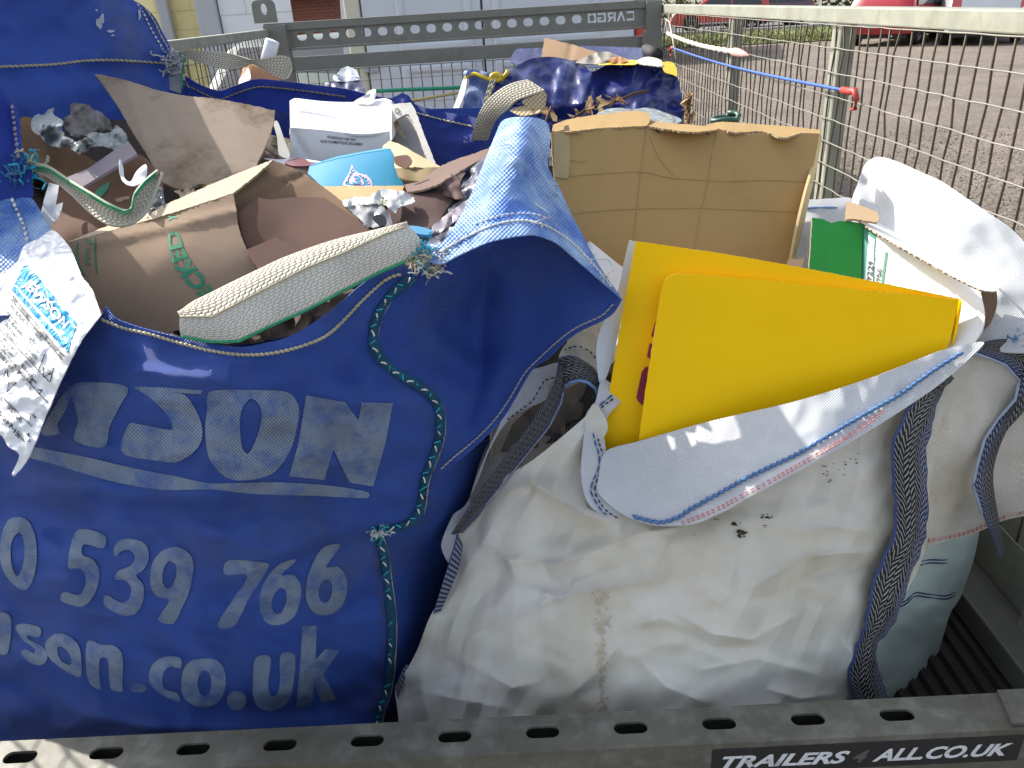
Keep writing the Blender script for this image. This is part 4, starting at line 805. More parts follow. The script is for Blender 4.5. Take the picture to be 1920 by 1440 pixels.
mb = MB(); mb.patch([(100, 432), (130, 463), (144, 495), (155, 520), (170, 539), (177, 553), (190, 591, 1), (177, 605), (144, 654), (108, 727), (83, 788), (54, 857), (27, 893), (22, 889), (36, 853), (16, 838), (0, 815), (-60, 800), (-60, 540), (0, 512), (30, 495), (45, 462), (75, 446)], LBf, 4); lbm = mb.build('document_label', label_w, bag, thick=.0012)
cy = M('cyan_print', (.01, .33, .62), .35, 0, .15, 30, spec=.5, crump=.3, cscale=26); blk = M('black_print', (.03, .03, .035), .6, 0, .2, 40); whp = M('white_print', (.8, .82, .83), .4, 0, 0)
mb = MB(); decal(mb, [[(47, 490, 1), (144, 606, 1), (126, 662, 1), (22, 544, 1)]], LBf, .0013, 3.5); pn = mb.build('logo_panel', cy, lbm)
mb = MB(); text_path(mb, 'JEWSON', [(38, 538), (75, 577), (117, 620)], [(56, 520), (92, 561), (130, 603)], LBf, .0038, .035, .1); mb.build('logo_lettering', whp, pn, smooth=False)
mb = MB(); decal(mb, [[(37, 542, 1), (116, 627, 1), (114, 632, 1), (36, 547, 1)]], LBf, .0036, 3.5); mb.build('logo_underline', whp, pn)
mb = MB(); text_path(mb, 'SWL 1000KG', [(20, 562), (52, 602)], [(25, 553), (57, 593)], LBf, .0014, .01); mb.build('label_lettering', blk, lbm, smooth=False); mb = MB(); text_path(mb, 'Safety Factor 5:1', [(60, 618), (112, 672)], [(67, 607), (118, 664)], LBf, .0014, .01)
ws = ['PRODUCT', 'Sold by', 'in bulk', 'Do not', 'Capacity', 'Customer', 'Bag type', 'Lift only', 'Batch']
rq = random.Random(2)
for k in range(9):
    x0, y0 = 14-k*2.5+rq.uniform(-3, 3), 574+k*11.5; l = rq.uniform(30, 48); text_path(mb, ws[k], [(x0, y0), (x0+l*.66, y0+l*.78)], [(x0+4, y0-6), (x0+4+l*.66, y0-6+l*.78)], LBf, .0014)
    x0 += 40; y0 += 44; text_path(mb, ws[(k*4+2) % 9], [(x0, y0), (x0+20, y0+23)], [(x0+4, y0-5), (x0+24, y0+18)], LBf, .0014)
text_path(mb, '945 217 136', [(-12, 769), (34, 823)], [(-7, 761), (40, 814)], LBf, .0014, .015); text_path(mb, 'PACKERS', [(12, 765), (38, 793)], [(18, 756), (44, 784)], LBf, .0014, .01)
mb.build('label_lettering', blk, lbm, smooth=False)
mb = MB()
for (xa, ya, xb, yb) in [(15, 545, 120, 668), (12, 552, 116, 674), (-20, 596, 92, 716), (-20, 640, 90, 755), (5, 745, 60, 800), (-10, 765, 46, 828), (84, 664, 70, 700), (100, 690, 94, 716)]:
    P = [LBf.pos(xa+(xb-xa)*i/12, ya+(yb-ya)*i/12, .0014) for i in range(13)]; mb.tube(P, .0005, 4)
for (cx, cy_) in [(10, 700), (35, 690), (60, 712), (88, 696), (22, 724), (70, 738), (60, 778), (48, 820)]:
    rq = random.Random(cx); pts = [(cx+rq.uniform(-9, 9), cy_+rq.uniform(-11, 11)) for _ in range(6)]; mb.tube([LBf.pos(x, y, .0014) for x, y in pts], .0006, 4)
mb.build('label_pictograms', blk, lbm)

# right hand panel thrown open over the white bag: bright inner ridge and the dark outside under it
RA = Field([(805, 478, .90), (860, 410, .985), (905, 310, 1.11), (940, 228, 1.26), (974, 300, 1.055), (970, 390, .985), (985, 438, .935), (980, 225, 1.20), (1030, 240, 1.28), (1032, 310, 1.19), (1090, 440, 1.05), (1165, 562, .965), (1125, 500, 1.0)]); RA.wob(.010, 55, 3).wob(.004, 26, 8, 'r')
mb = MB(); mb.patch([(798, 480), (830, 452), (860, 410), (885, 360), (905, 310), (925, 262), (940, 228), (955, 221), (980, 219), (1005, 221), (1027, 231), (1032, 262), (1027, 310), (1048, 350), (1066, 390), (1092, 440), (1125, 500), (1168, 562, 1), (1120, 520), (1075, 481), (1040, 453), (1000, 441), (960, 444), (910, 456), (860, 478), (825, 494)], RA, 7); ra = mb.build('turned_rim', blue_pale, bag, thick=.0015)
stitch('rim_stitching', [(830, 470), (870, 447), (920, 424), (965, 414), (1000, 416), (1040, 432), (1080, 462), (1120, 505), (1150, 542)], RA, white_th, ra, 8, 0, .0016, .002, 1.2); stitch('white_stitching', [(890, 420), (930, 406), (970, 400), (1005, 402), (1030, 412)], RA, white_th, ra, 4, 3, .0015, .002)
RB = Field([(770, 524, .905), (703, 610, .872), (726, 690, .86), (800, 740, .862), (822, 813, .868), (800, 478, .915), (1000, 458, 1.02), (900, 560, 1.04), (885, 680, 1.0), (1165, 565, .972), (1060, 640, .955), (930, 800, .90), (822, 893, .862), (1050, 560, 1.0), (860, 790, .91)]); RB.wob(.014, 120, 5).wob(.004, 50, 2, 'r')
RB.fold([(900, 480), (910, 520), (892, 600), (900, 700), (870, 800)], -.02, 22).fold([(770, 560), (820, 640), (900, 690), (940, 720)], .014, 20).fold([(960, 500), (960, 640), (900, 760)], .012, 30)
mb = MB(); mb.patch([(775, 515), (800, 482), (860, 476), (910, 455), (960, 444), (1000, 441), (1040, 453), (1075, 481), (1120, 520), (1166, 562, 1), (1152, 585), (1128, 602), (1085, 622), (1060, 640), (1030, 670), (1000, 690), (975, 730), (955, 765), (930, 800), (900, 830), (860, 865), (822, 893), (812, 880), (820, 840), (824, 813), (822, 777), (791, 727), (726, 687), (699, 640), (719, 571), (744, 542)], RB, 9); rbm = mb.build('side_panel', blue_f, bag, thick=.0015)
stitch('rim_stitching', [(1150, 570), (1128, 592), (1085, 612), (1055, 632), (1015, 668), (985, 698), (955, 748), (925, 790), (890, 825), (850, 858), (826, 880)], RB, M('drab_thread', (.3, .29, .3), .8, 0, .2), rbm, 8, 0, .0013, .0016, 1)
RC = Field([(824, 890, .895), (900, 850, 1.02), (960, 830, 1.12), (850, 1000, .98), (735, 1080, .842), (745, 1200, .85), (800, 1100, .93), (750, 1320, .86), (705, 1400, .835), (980, 1000, 1.2), (900, 1200, 1.1), (820, 1400, 1.0), (795, 960, .87), (720, 1005, .835)]); RC.wob(.012, 110, 12).wob(.004, 60, 2, 'r')
mb = MB(); mb.patch([(795, 900), (812, 860), (850, 850), (900, 830), (990, 820), (1000, 1000), (940, 1200), (860, 1400), (820, 1470), (700, 1470), (711, 1335), (728, 1275), (734, 1177), (724, 1080), (711, 1012), (734, 992), (783, 964)], RC, 12); mb.build('side_panel', blue_f, bag, thick=.0015)
# the sides that face away
mb = MB(); fe = [FP.pos(-215, y) for y in (640, 800, 1000, 1200, 1450)]; be = [Vector((-.98, 1.7, z)) for z in (1.46, 1.25, 1.05, .85, FL+.01)]; skin(mb, fe, be, 10, .02, 1)
skin(mb, be, [Vector((.06, 1.72, z)) for z in (1.42, 1.2, 1.0, .8, FL+.01)], 12, .02, 4); mb.build('outer_panel', blue_f, bag, thick=.0015)

# lifting loops
def loop(parts, mat, nm='lifting_loop', th=.003, parent=None, **k):
    mb = MB()
    for A, B in parts: mb.loft(A, B, **k)
    return mb.build(nm, mat, parent or bag, thick=th, off=0)
mid = [(338, 594, .80), (397, 594, .80), (451, 566, .81), (506, 537, .825), (578, 501, .84), (640, 476, .86), (720, 440, .885), (765, 423, .905)]
bot = [(341, 631, .795), (397, 641, .795), (448, 640, .80), (506, 612, .81), (578, 580, .83), (640, 547, .85), (720, 507, .88), (803, 473, .905)]
topl = [(335, 588, .81), (361, 568, .825), (397, 550, .835), (433, 532, .845), (487, 506, .855), (542, 481, .87), (640, 448, .895), (763, 421, .91)]
lf = loop([(mid, bot)], cream_w, step=.006, nx=10, bulge=.003)
mb = MB(); mb.loft(topl, mid, step=.006, nx=6, bulge=.003); mb.build('loop_edge', cream_w2, lf, thick=.003, off=0)
def edge_cord(name, L, mat, parent, r=.0018, off=.003):
    P = []
    for i in range(len(L)-1):
        for j in range(8):
            t = j/8; a = [L[i][k]*(1-t)+L[i+1][k]*t for k in range(3)]; P.append(at(a[0], a[1], a[2]-off)+Vector((noise.noise(Vector((i*3+j, 0, 1)))*.0012, 0, noise.noise(Vector((i*3+j, 4, 1)))*.0012)))
    mb = MB(); mb.tube(P, r, 6); return mb.build(name, mat, parent)
edge_cord('green_edge', bot, green_th, lf, .0018); edge_cord('fold_cord', mid, cream_th, lf, .0012, .0035)
l2 = loop([([(66, 309, 1.10), (90, 312, 1.07), (133, 340, 1.02), (167, 360, .99), (200, 380, .97), (233, 394, .965), (247, 388, .97), (252, 362, .985), (271, 338, 1.0), (295, 318, 1.02)], [(64, 319, 1.10), (98, 338, 1.07), (131, 364, 1.02), (165, 397, .985), (200, 421, .965), (236, 424, .96), (263, 410, .965), (282, 386, .98), (296, 350, 1.0), (305, 322, 1.02)])], cream_w2, step=.006, nx=8, bulge=-.006)
for dd in (0, .35): edge_cord('green_edge', [(x+dd*1, y+3+dd*14, Y) for x, y, Y in [(66, 309, 1.10), (90, 312, 1.07), (133, 340, 1.02), (167, 360, .99), (200, 380, .97), (233, 394, .965), (247, 388, .97), (252, 362, .985), (271, 338, 1.0), (295, 318, 1.02)]], green_th, l2, .0010, .004)
l3 = loop([([(331, 96, 1.67), (363, 94, 1.66), (397, 97, 1.65), (430, 100, 1.63), (455, 107, 1.61), (473, 112, 1.60), (500, 109, 1.59), (523, 104, 1.58), (541, 107, 1.575), (546, 117, 1.57)], [(338, 104, 1.67), (370, 116, 1.655), (397, 124, 1.64), (429, 131, 1.625), (457, 127, 1.61), (474, 120, 1.60), (503, 136, 1.585), (523, 147, 1.575), (538, 148, 1.57), (547, 130, 1.565)])], cream_w2, step=.01, nx=6)
loop([([(318, 92, 1.67), (318, 130, 1.67), (319, 168, 1.67)], [(336, 98, 1.67), (337, 130, 1.67), (339, 175, 1.67)])], M('grey_webbing', (.33, .34, .38), .85, 0, .25, 40, .2, 200), 'loop_tab', .004, l3, step=.01)
edge_cord('green_edge', [(338, 100, 1.66), (345, 112, 1.66), (341, 140, 1.66), (341, 172, 1.66)], green_th, l3, .002)
l4 = loop([([(884, 262, 1.57), (890, 236, 1.55), (901, 208, 1.53), (916, 186, 1.51), (938, 168, 1.49), (962, 156, 1.475), (990, 150, 1.465)], [(915, 262, 1.55), (923, 240, 1.53), (934, 221, 1.50), (952, 206, 1.475), (968, 190, 1.455), (990, 181, 1.44), (1022, 170, 1.43)])], cream_w2, step=.008, nx=8, bulge=.001)
mb = MB(); mb.patch([(978, 190), (1000, 180), (1022, 172), (1023, 190), (1018, 207), (1000, 204), (988, 200)], Field([(978, 190, 1.44), (1022, 172, 1.425), (1015, 207, 1.42)]), 8); mb.patch([(955, 207), (972, 200), (988, 198), (1015, 208), (1000, 214), (978, 217), (965, 213)], Field([(955, 207, 1.47), (1015, 208, 1.415), (978, 217, 1.44)]), 8); mb.build('loop_underside', M('tan_webbing', (.40, .31, .19), .8, 0, .15, 30, weave=.1, wk=.008, wcol=.2), l4, thick=.003)
# frayed knots where the loops are sewn on
def knot(x, y, Y, cols, seed, s=1., par=None):
    rr = random.Random(seed); mb = MB(); c = at(x, y, Y)
    for k in range(40):
        p = c+Vector((rr.gauss(0, .0055), rr.gauss(0, .004), rr.gauss(0, .0055)))*s; pts = [p]; d = Vector((rr.gauss(0, 1), rr.gauss(0, .7), rr.gauss(0, 1))).normalized()
        for j in range(6): d = (d+Vector((rr.gauss(0, .7), rr.gauss(0, .5), rr.gauss(0, .7)))).normalized(); pts.append(pts[-1]+d*.0036*s)
        mb.tube(pts, .0011*s if k < 26 else .0004, 5, rr.randrange(len(cols)))
    return mb.build('frayed_knot', cols, par or bag)
knot(792, 492, .895, [cream_th, white_th, cream_th, teal_th], 4, 1.1); knot(812, 500, .895, [cream_th, white_th], 6, 1.0); knot(802, 470, .90, [teal_th, M('cyan_thread', (.02, .4, .6), .7, 0, .2)], 7, .7); knot(52, 314, 1.10, [teal_th, M('cyan_thread', (.02, .35, .55), .7, 0, .2), cream_th], 9, 1.4); knot(20, 330, 1.08, [blue_th, teal_th], 10, 1.5); knot(323, 120, 1.665, [M('grey_fray', (.4, .4, .42), .8, 0, .2)], 11, 1.6); knot(712, 1000, .815, [teal_th, white_th], 13, .7)
rr = random.Random(8); mb = MB()
for (x, y) in [(1015, 430), (1040, 380), (1130, 530), (930, 300)]:
    pts = [RA.pos(x+i*rr.uniform(1, 6)*(1 if i % 3 else -1), y-i*rr.uniform(3, 9), .004+i*.003) for i in range(7)]; mb.tube(pts, .0005, 4); mb.build('loose_thread', white_th, bag); mb = MB()
rebase(bag)
# ================================================================== things inside the blue bag
def card(name, col, col2=None, **k):
    a = dict(rough=.85, var=.14, vs=7, bump=.03, bs=45, spec=.2, col2=col2, mscale=7, mix=.6, mx=(1, 1, 1)); a.update(k); return M(name, col, **a)
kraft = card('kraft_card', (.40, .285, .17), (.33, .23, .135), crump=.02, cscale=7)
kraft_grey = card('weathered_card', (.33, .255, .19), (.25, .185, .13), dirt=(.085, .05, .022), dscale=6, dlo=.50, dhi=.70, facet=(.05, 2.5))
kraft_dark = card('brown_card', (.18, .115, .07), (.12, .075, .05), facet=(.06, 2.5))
kraft_red = card('shaded_flap_card', (.12, .068, .05), (.085, .05, .04), facet=(.05, 2.5))  # shade inside the carton is put into the flaps' darker brown
card_edge = card('card_edge', (.36, .27, .165), bump=.3, bs=260)
tan = card('tan_card', (.36, .24, .105), (.30, .20, .085), facet=(.05, 3))
grey_card = card('grey_card', (.36, .345, .34), (.30, .285, .28), crump=.06)
def one(name, label, cat, outline, ctrl, mat, step=9, th=.0035, wob=(), folds=(), edge=None, group=None, smooth=True):
    f = Field(ctrl)
    for a in wob: f.wob(*a)
    for a in folds: f.fold(*a)
    mb = MB(); mb.patch(outline, f, step, smooth=smooth, rag=1.1 if edge else 0); o = mb.build(name, [mat, edge] if edge else mat, None, thick=th, rim=1 if edge else None); tag(o, label, cat, group); o['_f'] = 0; del o['_f']; return o, f
def part(name, outline, ctrl, mat, par, step=9, th=.0035, wob=(), folds=(), edge=None, smooth=True, off=0):
    f = ctrl if isinstance(ctrl, Field) else Field(ctrl)
    for a in wob: f.wob(*a)
    for a in folds: f.fold(*a)
    mb = MB(); mb.patch(outline, f, step, smooth=smooth, off=off, rag=1.1 if edge else (2.2 if name in ('page', 'dark_page', 'white_film', 'grey_film') else 0)); o = mb.build(name, [mat, edge] if edge else mat, par, thick=th, rim=1 if edge else None); return o, f
C = lambda k, ox, oy, L: [(ox+p[0]/k, oy+p[1]/k, *p[2:]) for p in L]
# dark sheet added below the loose things so the gaps between them look dark
one('added_fill', 'dark brown sheet added under the loose cardboard to darken gaps in the blue bag', 'paper', [(20, 250), (240, 225), (520, 255), (730, 320), (830, 330), (890, 330), (900, 420), (820, 500), (640, 600), (400, 650), (200, 600), (60, 440)], [(20, 250, 1.36), (300, 240, 1.60), (760, 270, 1.58), (930, 270, 1.42), (820, 500, 1.04), (640, 600, .95), (400, 650, .93), (200, 600, .99), (60, 440, 1.16), (450, 400, 1.28)], M('gap_fill_brown', (.085, .06, .045), .85, 0, .3, 14, .2, 40, crump=.2, cscale=14, transl=.05), 12, .002, [(.035, 80, 3, 'c'), (.012, 32, 8, 'c')])
part_ = None
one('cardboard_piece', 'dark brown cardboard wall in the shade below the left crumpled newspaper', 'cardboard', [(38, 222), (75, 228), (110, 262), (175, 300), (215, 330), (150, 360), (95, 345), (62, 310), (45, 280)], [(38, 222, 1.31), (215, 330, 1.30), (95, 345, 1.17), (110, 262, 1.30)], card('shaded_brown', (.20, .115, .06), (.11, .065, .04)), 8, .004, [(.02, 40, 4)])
# crumpled newspaper
news = M('newsprint', (.36, .40, .41), .8, 0, .15, 40, .1, 60, col2=(.22, .23, .235), mscale=70, mix=.56, transl=.15, crump=.1, cscale=30); news_d = M('newsprint_photo', (.085, .085, .07), .7, 0, .4, 30, .1, 50, col2=(.20, .15, .19), mscale=22, mix=.56, crump=.1, cscale=26)
K = lambda L: C(5.54, 0, 160, L)
np_ = thing('newspaper', 'crumpled newspaper sheets lying against the left inside of the blue bag', 'newspaper'); nf = [(60, 230, 1.25), (100, 195, 1.28), (240, 260, 1.30), (150, 290, 1.17), (130, 230, 1.20), (200, 225, 1.31)]
part('dark_page', K([(690, 320), (730, 300), (740, 190), (900, 200), (960, 235), (1040, 280), (1120, 340), (1160, 430), (1165, 490), (1000, 520), (850, 520), (740, 560), (660, 420)]), [(c[0], c[1], c[2]+.02) for c in nf], news_d, np_, 3.5, .0015, [(.034, 60, 2, 'c'), (.012, 24, 3, 'c')])
part('page', K([(320, 400), (370, 310), (470, 300), (490, 262), (550, 235), (545, 290), (600, 330), (650, 370), (640, 470), (700, 540), (760, 560), (740, 620), (660, 650), (580, 640), (490, 600), (430, 530), (350, 490)]), nf, news, np_, 3.5, .0015, [(.034, 52, 6, 'c'), (.012, 22, 4, 'c')])
part('page', K([(730, 620), (860, 560), (940, 490), (1010, 490), (1150, 490), (1200, 410), (1280, 470), (1330, 560), (1260, 630), (1180, 670), (1060, 630), (940, 640), (920, 680), (800, 705)]), [(c[0], c[1], c[2]-.035) for c in nf], M('plastic_film', (.30, .33, .33), .3, 0, .2, 30, .05, 40, transl=.3, spec=.5, crump=.1, cscale=28), np_, 3.5, .001, [(.014, 40, 9, 'c'), (.005, 16, 5, 'c')]); rebase(np_)
# grey card strip, leaf printed board, white strip, curl of card
one('card_strip', 'narrow purple grey card strip slanting up behind the left lifting loop', 'card strip', K([(695, 955), (920, 860), (1330, 575), (1425, 712), (1140, 880), (845, 1062), (770, 1030)]), [(126, 333, 1.12), (240, 265, 1.19), (256, 288, 1.16)], card('mauve_card', (.235, .205, .225)), 8, .004, smooth=False)
lb_, lf_ = one('cardboard_piece', 'reddish brown board with a green leaf print lying under the left lifting loop', 'cardboard', K([(600, 1045), (840, 1065), (1140, 885), (1425, 720), (1560, 800), (1690, 1020), (1660, 1440), (1300, 1560), (700, 1660), (520, 1540), (590, 1240)]), [(100, 350, 1.17), (258, 290, 1.20), (120, 458, 1.055), (300, 420, 1.11)], card('red_brown_board', (.17, .098, .065), (.14, .08, .055), crump=.06), 9, .004, [(.01, 60, 2)])
mb = MB(); decal(mb, [K([(975, 1140), (1010, 1080), (1080, 1030), (1135, 1005), (1125, 1070), (1080, 1130), (1030, 1165)])], lf_, .0015, 4); mb.build('leaf_print', M('leaf_green', (.06, .27, .15), .7, 0, .15, 30), lb_)
mb = MB(); decal(mb, [K([(1200, 1180), (1270, 1160), (1340, 1150), (1350, 1180), (1280, 1190), (1260, 1210), (1200, 1205)])], lf_, .0015, 4); mb.build('pale_scuff', M('pale_scuff', (.38, .27, .22), .7, 0, .1), lb_)
one('paper_strip', 'torn white paper strip beside the front left corner of the blue bag', 'paper', K([(510, 1010), (612, 1038), (600, 1120), (580, 1240), (655, 1215), (640, 1290), (600, 1390), (545, 1425), (520, 1500), (415, 1370), (455, 1190)]), [(92, 342, 1.13), (110, 348, 1.13), (80, 410, 1.05)], M('white_paper', (.52, .54, .57), .7, 0, .06, 20), 6, .001, [(.006, 30, 3)], smooth=False)
one('paper_curl', 'small glossy white paper curl between the leaf board and the big cardboard sheet', 'paper', C(3, 0, 0, [(675, 895), (695, 950), (700, 1000), (735, 1020), (770, 960), (820, 925), (825, 985), (790, 1030), (740, 1045), (690, 1020), (672, 960)]), [(225, 298, 1.13), (245, 340, 1.08), (273, 310, 1.14), (240, 320, 1.12)], M('glossy_paper', (.62, .64, .66), .25, 0, .05, 20, spec=.6), 5, .001, [(.02, 24, 4)])
one('plastic_bag', 'scrap of clear grey plastic below the tip of the left lifting loop', 'plastic', [(283, 392), (290, 365), (303, 350), (308, 395), (290, 410), (275, 412)], [(283, 392, 1.07), (303, 350, 1.12), (290, 412, 1.05)], M('grey_plastic', (.36, .37, .38), .2, 0, .2, 30, transl=.4, spec=.6, crump=.5, cscale=25), 5, .001, [(.02, 14, 4, 'r')])
# the big stained sheet
TS, tsf = one('cardboard_sheet', 'large pale stained cardboard sheet leaning at the back of the blue bag', 'cardboard', [(177, 138, 1), (235, 150), (300, 170), (355, 180), (410, 186), (470, 197), (515, 207, 1), (514, 225), (503, 262), (478, 315, 1), (440, 330), (416, 346), (400, 342), (385, 347), (372, 345), (345, 357), (305, 343, 1), (275, 290), (250, 250), (215, 190)], [(177, 138, 1.50), (515, 207, 1.46), (305, 345, 1.235), (478, 315, 1.285), (350, 250, 1.35)], kraft_grey, 8, .005, [(.008, 160, 4)], [([(285, 165), (325, 245), (375, 330)], -.006, -9, False), ([(235, 150), (265, 245), (300, 330)], .006, -8, False)], card_edge)
# loose scraps under and around the sheet
for sd, c, s, Y, m_, l in ((1, (350, 362), 22, 1.20, 'paper', 'crumpled tan paper scrap under the foot of the stained sheet'), (2, (395, 352), 15, 1.22, 'paper', 'small yellowed scrap just right of the foot of the stained sheet')):
    rr = random.Random(sd); one('paper_scrap', l, m_, [(c[0]+s*cos(a)*rr.uniform(.6, 1.3), c[1]+s*.5*sin(a)*rr.uniform(.6, 1.2)) for a in [2*pi*i/9 for i in range(9)]], [(c[0]-s, c[1], Y), (c[0]+s, c[1], Y), (c[0], c[1]+s*.6, Y-.04), (c[0], c[1]-s*.6, Y+.02)], [M('tan_paper', (.42, .33, .22), .8, 0, .2, 30, crump=.4, cscale=25), M('ochre_paper', (.50, .36, .10), .8, 0, .2, 30)][sd-1], 5, .001, [(.02, 15, sd, 'r')])
# the carton with the green lettering, lying open towards the camera
cb = thing('carton', 'brown carton with green checked lettering lying open in the blue bag', 'carton')
CF = Field([(119, 458, 1.01), (437, 363, 1.07), (495, 505, .975), (250, 610, .925), (170, 560, .945), (310, 480, .975), (300, 405, 1.045)]); CF.wob(.003, 120, 3).fold([(180, 455), (320, 425), (445, 395)], .006, 9, False)
cface, _ = part('printed_side', [(119, 458, 1), (180, 441), (310, 404), (437, 363, 1), (442, 388), (446, 420), (455, 450), (470, 480), (496, 506, 1), (430, 560), (330, 620), (230, 625), (185, 575), (150, 510)], CF, card('carton_face', (.29, .205, .14), (.23, .16, .11), crump=.05), cb, 9, .003, edge=card_edge)
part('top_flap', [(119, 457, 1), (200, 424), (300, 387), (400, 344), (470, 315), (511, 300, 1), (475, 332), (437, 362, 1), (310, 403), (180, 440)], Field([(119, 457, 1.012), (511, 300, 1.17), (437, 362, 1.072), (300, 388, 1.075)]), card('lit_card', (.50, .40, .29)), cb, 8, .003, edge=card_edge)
part('far_wall', [(437, 362, 1), (475, 332), (511, 300, 1), (569, 325), (641, 377), (700, 431, 1), (660, 450), (560, 470), (470, 450), (446, 420)], Field([(437, 362, 1.09), (511, 300, 1.185), (700, 431, 1.03), (470, 450, 1.06)]), kraft_dark, cb, 9, .003, edge=card_edge, wob=[(.002, 60, 2)], folds=[([(440, 390), (500, 360), (570, 327)], -.006, 5, False)])  # far wall: the darker brown stands in for shade inside the carton
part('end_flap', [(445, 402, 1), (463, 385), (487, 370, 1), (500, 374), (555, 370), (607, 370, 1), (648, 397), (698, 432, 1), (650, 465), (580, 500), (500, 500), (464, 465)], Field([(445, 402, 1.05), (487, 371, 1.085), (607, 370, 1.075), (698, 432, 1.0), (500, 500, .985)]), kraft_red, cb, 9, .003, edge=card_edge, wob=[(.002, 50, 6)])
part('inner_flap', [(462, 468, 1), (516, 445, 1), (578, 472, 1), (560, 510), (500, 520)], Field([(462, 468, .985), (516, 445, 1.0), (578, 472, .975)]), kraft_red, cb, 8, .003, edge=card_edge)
gp = M('green_print', (.012, .20, .10), .7, 0, .15, 30)
mb = MB(); text_path(mb, 'CHECKED', C(2.769, 0, 380, [(1250, 575), (1130, 480), (1085, 427), (1035, 352), (985, 290), (950, 225), (932, 145)]), C(2.769, 0, 380, [(1205, 640), (1075, 530), (1018, 467), (950, 400), (902, 335), (880, 255), (864, 155)]), CF, .0015, .03); mb.build('lettering', gp, cface, smooth=False)
mb = MB(); text_path(mb, 'Y', C(2.769, 0, 380, [(930, 98), (905, 52)]), C(2.769, 0, 380, [(875, 95), (858, 62)]), CF, .0015, .03); mb.build('lettering', gp, cface, smooth=False)
mb = MB(); text_path(mb, 'you p', C(2.769, 0, 380, [(478, 330), (480, 260), (482, 185)]), C(2.769, 0, 380, [(440, 325), (442, 260), (444, 190)]), CF, .0015, .0, .35); mb.build('script', gp, cface, smooth=False)
mb = MB()
for L in ([(402, 205), (402, 260), (410, 320), (440, 375)], [(494, 185), (494, 250), (498, 310), (502, 370)]): mb.tube([CF.pos(x, y, .001) for x, y in curve(C(2.769, 0, 380, L), False, 5)], .0009, 4)
mb.build('rule_lines', gp, cface); rebase(cb)
# white detergent style carton
wc = thing('carton', 'scuffed white carton with two printed lines by the blue bag back rim', 'carton')
whc = M('white_board', (.66, .65, .66), .55, 0, .06, 10, .03, 60, dirt=(.36, .34, .34), dscale=9, dlo=.6, dhi=.8, crump=.1, cscale=9)
part('top_panel', [(543, 189, 1), (552, 184), (608, 190), (668, 191), (723, 184), (733, 188, 1), (735, 220), (734, 245, 1), (700, 250), (668, 251), (608, 244), (544, 239, 1)], Field([(543, 189, 1.60), (733, 188, 1.58), (734, 245, 1.41), (544, 239, 1.42), (640, 220, 1.50)]), whc, wc, 8, .004, wob=[(.006, 60, 3)])
WCf = Field([(544, 239, 1.418), (734, 245, 1.408), (640, 300, 1.40), (545, 297, 1.41), (700, 290, 1.40)])
wf, _ = part('front_panel', [(544, 239, 1), (608, 244), (668, 251), (700, 250), (734, 245, 1), (735, 262), (718, 282), (690, 296), (620, 305), (545, 300, 1)], WCf, whc, wc, 8, .004, folds=[([(550, 245), (575, 295)], -.008, 5, False)])
part('side_panel', [(734, 188, 1), (741, 196), (742, 250), (735, 262, 1), (734, 245)], Field([(734, 188, 1.58), (742, 250, 1.5), (734, 245, 1.409)]), whc, wc, 6, .003)
mb = MB(); text_path(mb, 'HOUSEHOLD USE ONLY', [(613, 259), (641, 262), (668, 265)], [(613, 254), (641, 257), (668, 260)], WCf, .002, .015); text_path(mb, 'USAGE DOMESTIQUE SEULEMENT', [(600, 268), (641, 271), (680, 274)], [(600, 262), (641, 265), (680, 268)], WCf, .002, .015); mb.build('small_print', blk, wf, smooth=False)
mb = MB(); rq = random.Random(5)
for k in range(9): text_path(mb, 'KEEP OUT OF REACH OF', [(562, 207+k*3.4), (562+rq.uniform(14, 24), 207.6+k*3.4)], [(562, 205+k*3.4), (562+rq.uniform(14, 24), 205.4+k*3.4)], Field([(543, 189, 1.60), (733, 188, 1.58), (734, 245, 1.41), (544, 239, 1.42), (640, 220, 1.50)]), .004)
mb.build('small_print', M('faded_print', (.45, .47, .48), .7, 0, 0), wf, smooth=False); rebase(wc)
H = lambda L: C(4.174, 500, 160, L)
one('paper_scrap', 'torn white paper standing on top of the white small print carton', 'paper', H([(685, 128), (770, 75), (790, 50), (850, 28), (852, 90), (835, 125), (770, 132)]), [(664, 190, 1.57), (704, 167, 1.60), (700, 190, 1.56)], M('white_paper_b', (.66, .66, .66), .7, 0, .1, 30, transl=.2), 4, .001, [(.01, 16, 2, 'r')])
gb = thing('carton', 'grey torn open carton right beside the scuffed white carton', 'carton')
part('frame', H([(975, 150, 1), (1050, 140), (1130, 133, 1), (1165, 200), (1230, 380), (1320, 605, 1), (1285, 620), (1245, 560), (1180, 380), (1110, 228), (1060, 240), (1010, 270), (985, 300), (978, 240)]), Field([(733, 196, 1.54), (771, 192, 1.55), (816, 304, 1.38)]), M('pale_board', (.52, .49, .44), .7, 0, .1, 20, .1, 60), gb, 6, .003, edge=card_edge)
part('inside', H([(985, 300), (1040, 260), (1110, 225), (1180, 380), (1250, 565), (1285, 625), (1150, 600), (1050, 470), (985, 420)]), Field([(735, 230, 1.56), (765, 213, 1.57), (806, 310, 1.42)]), grey_card, gb, 7, .003)
part('torn_flap', H([(978, 300, 1), (1010, 268), (1035, 300), (1060, 370), (1098, 440, 1), (1050, 395), (1000, 320)]), Field([(733, 232, 1.515), (748, 224, 1.52), (762, 264, 1.46)]), card_edge, gb, 4, .002, wob=[(.01, 10, 2)])
mb = MB(); text_path(mb, 'O-', H([(1000, 212), (1050, 240)]), H([(1012, 170), (1062, 200)]), Field([(733, 196, 1.54), (771, 192, 1.55), (816, 304, 1.38)]), .003, .02); mb.build('lettering', blk, gb, smooth=False); rebase(gb)
te = thing('envelope', 'buff cardboard envelope with a pinkish torn window right of the cyan box', 'envelope')
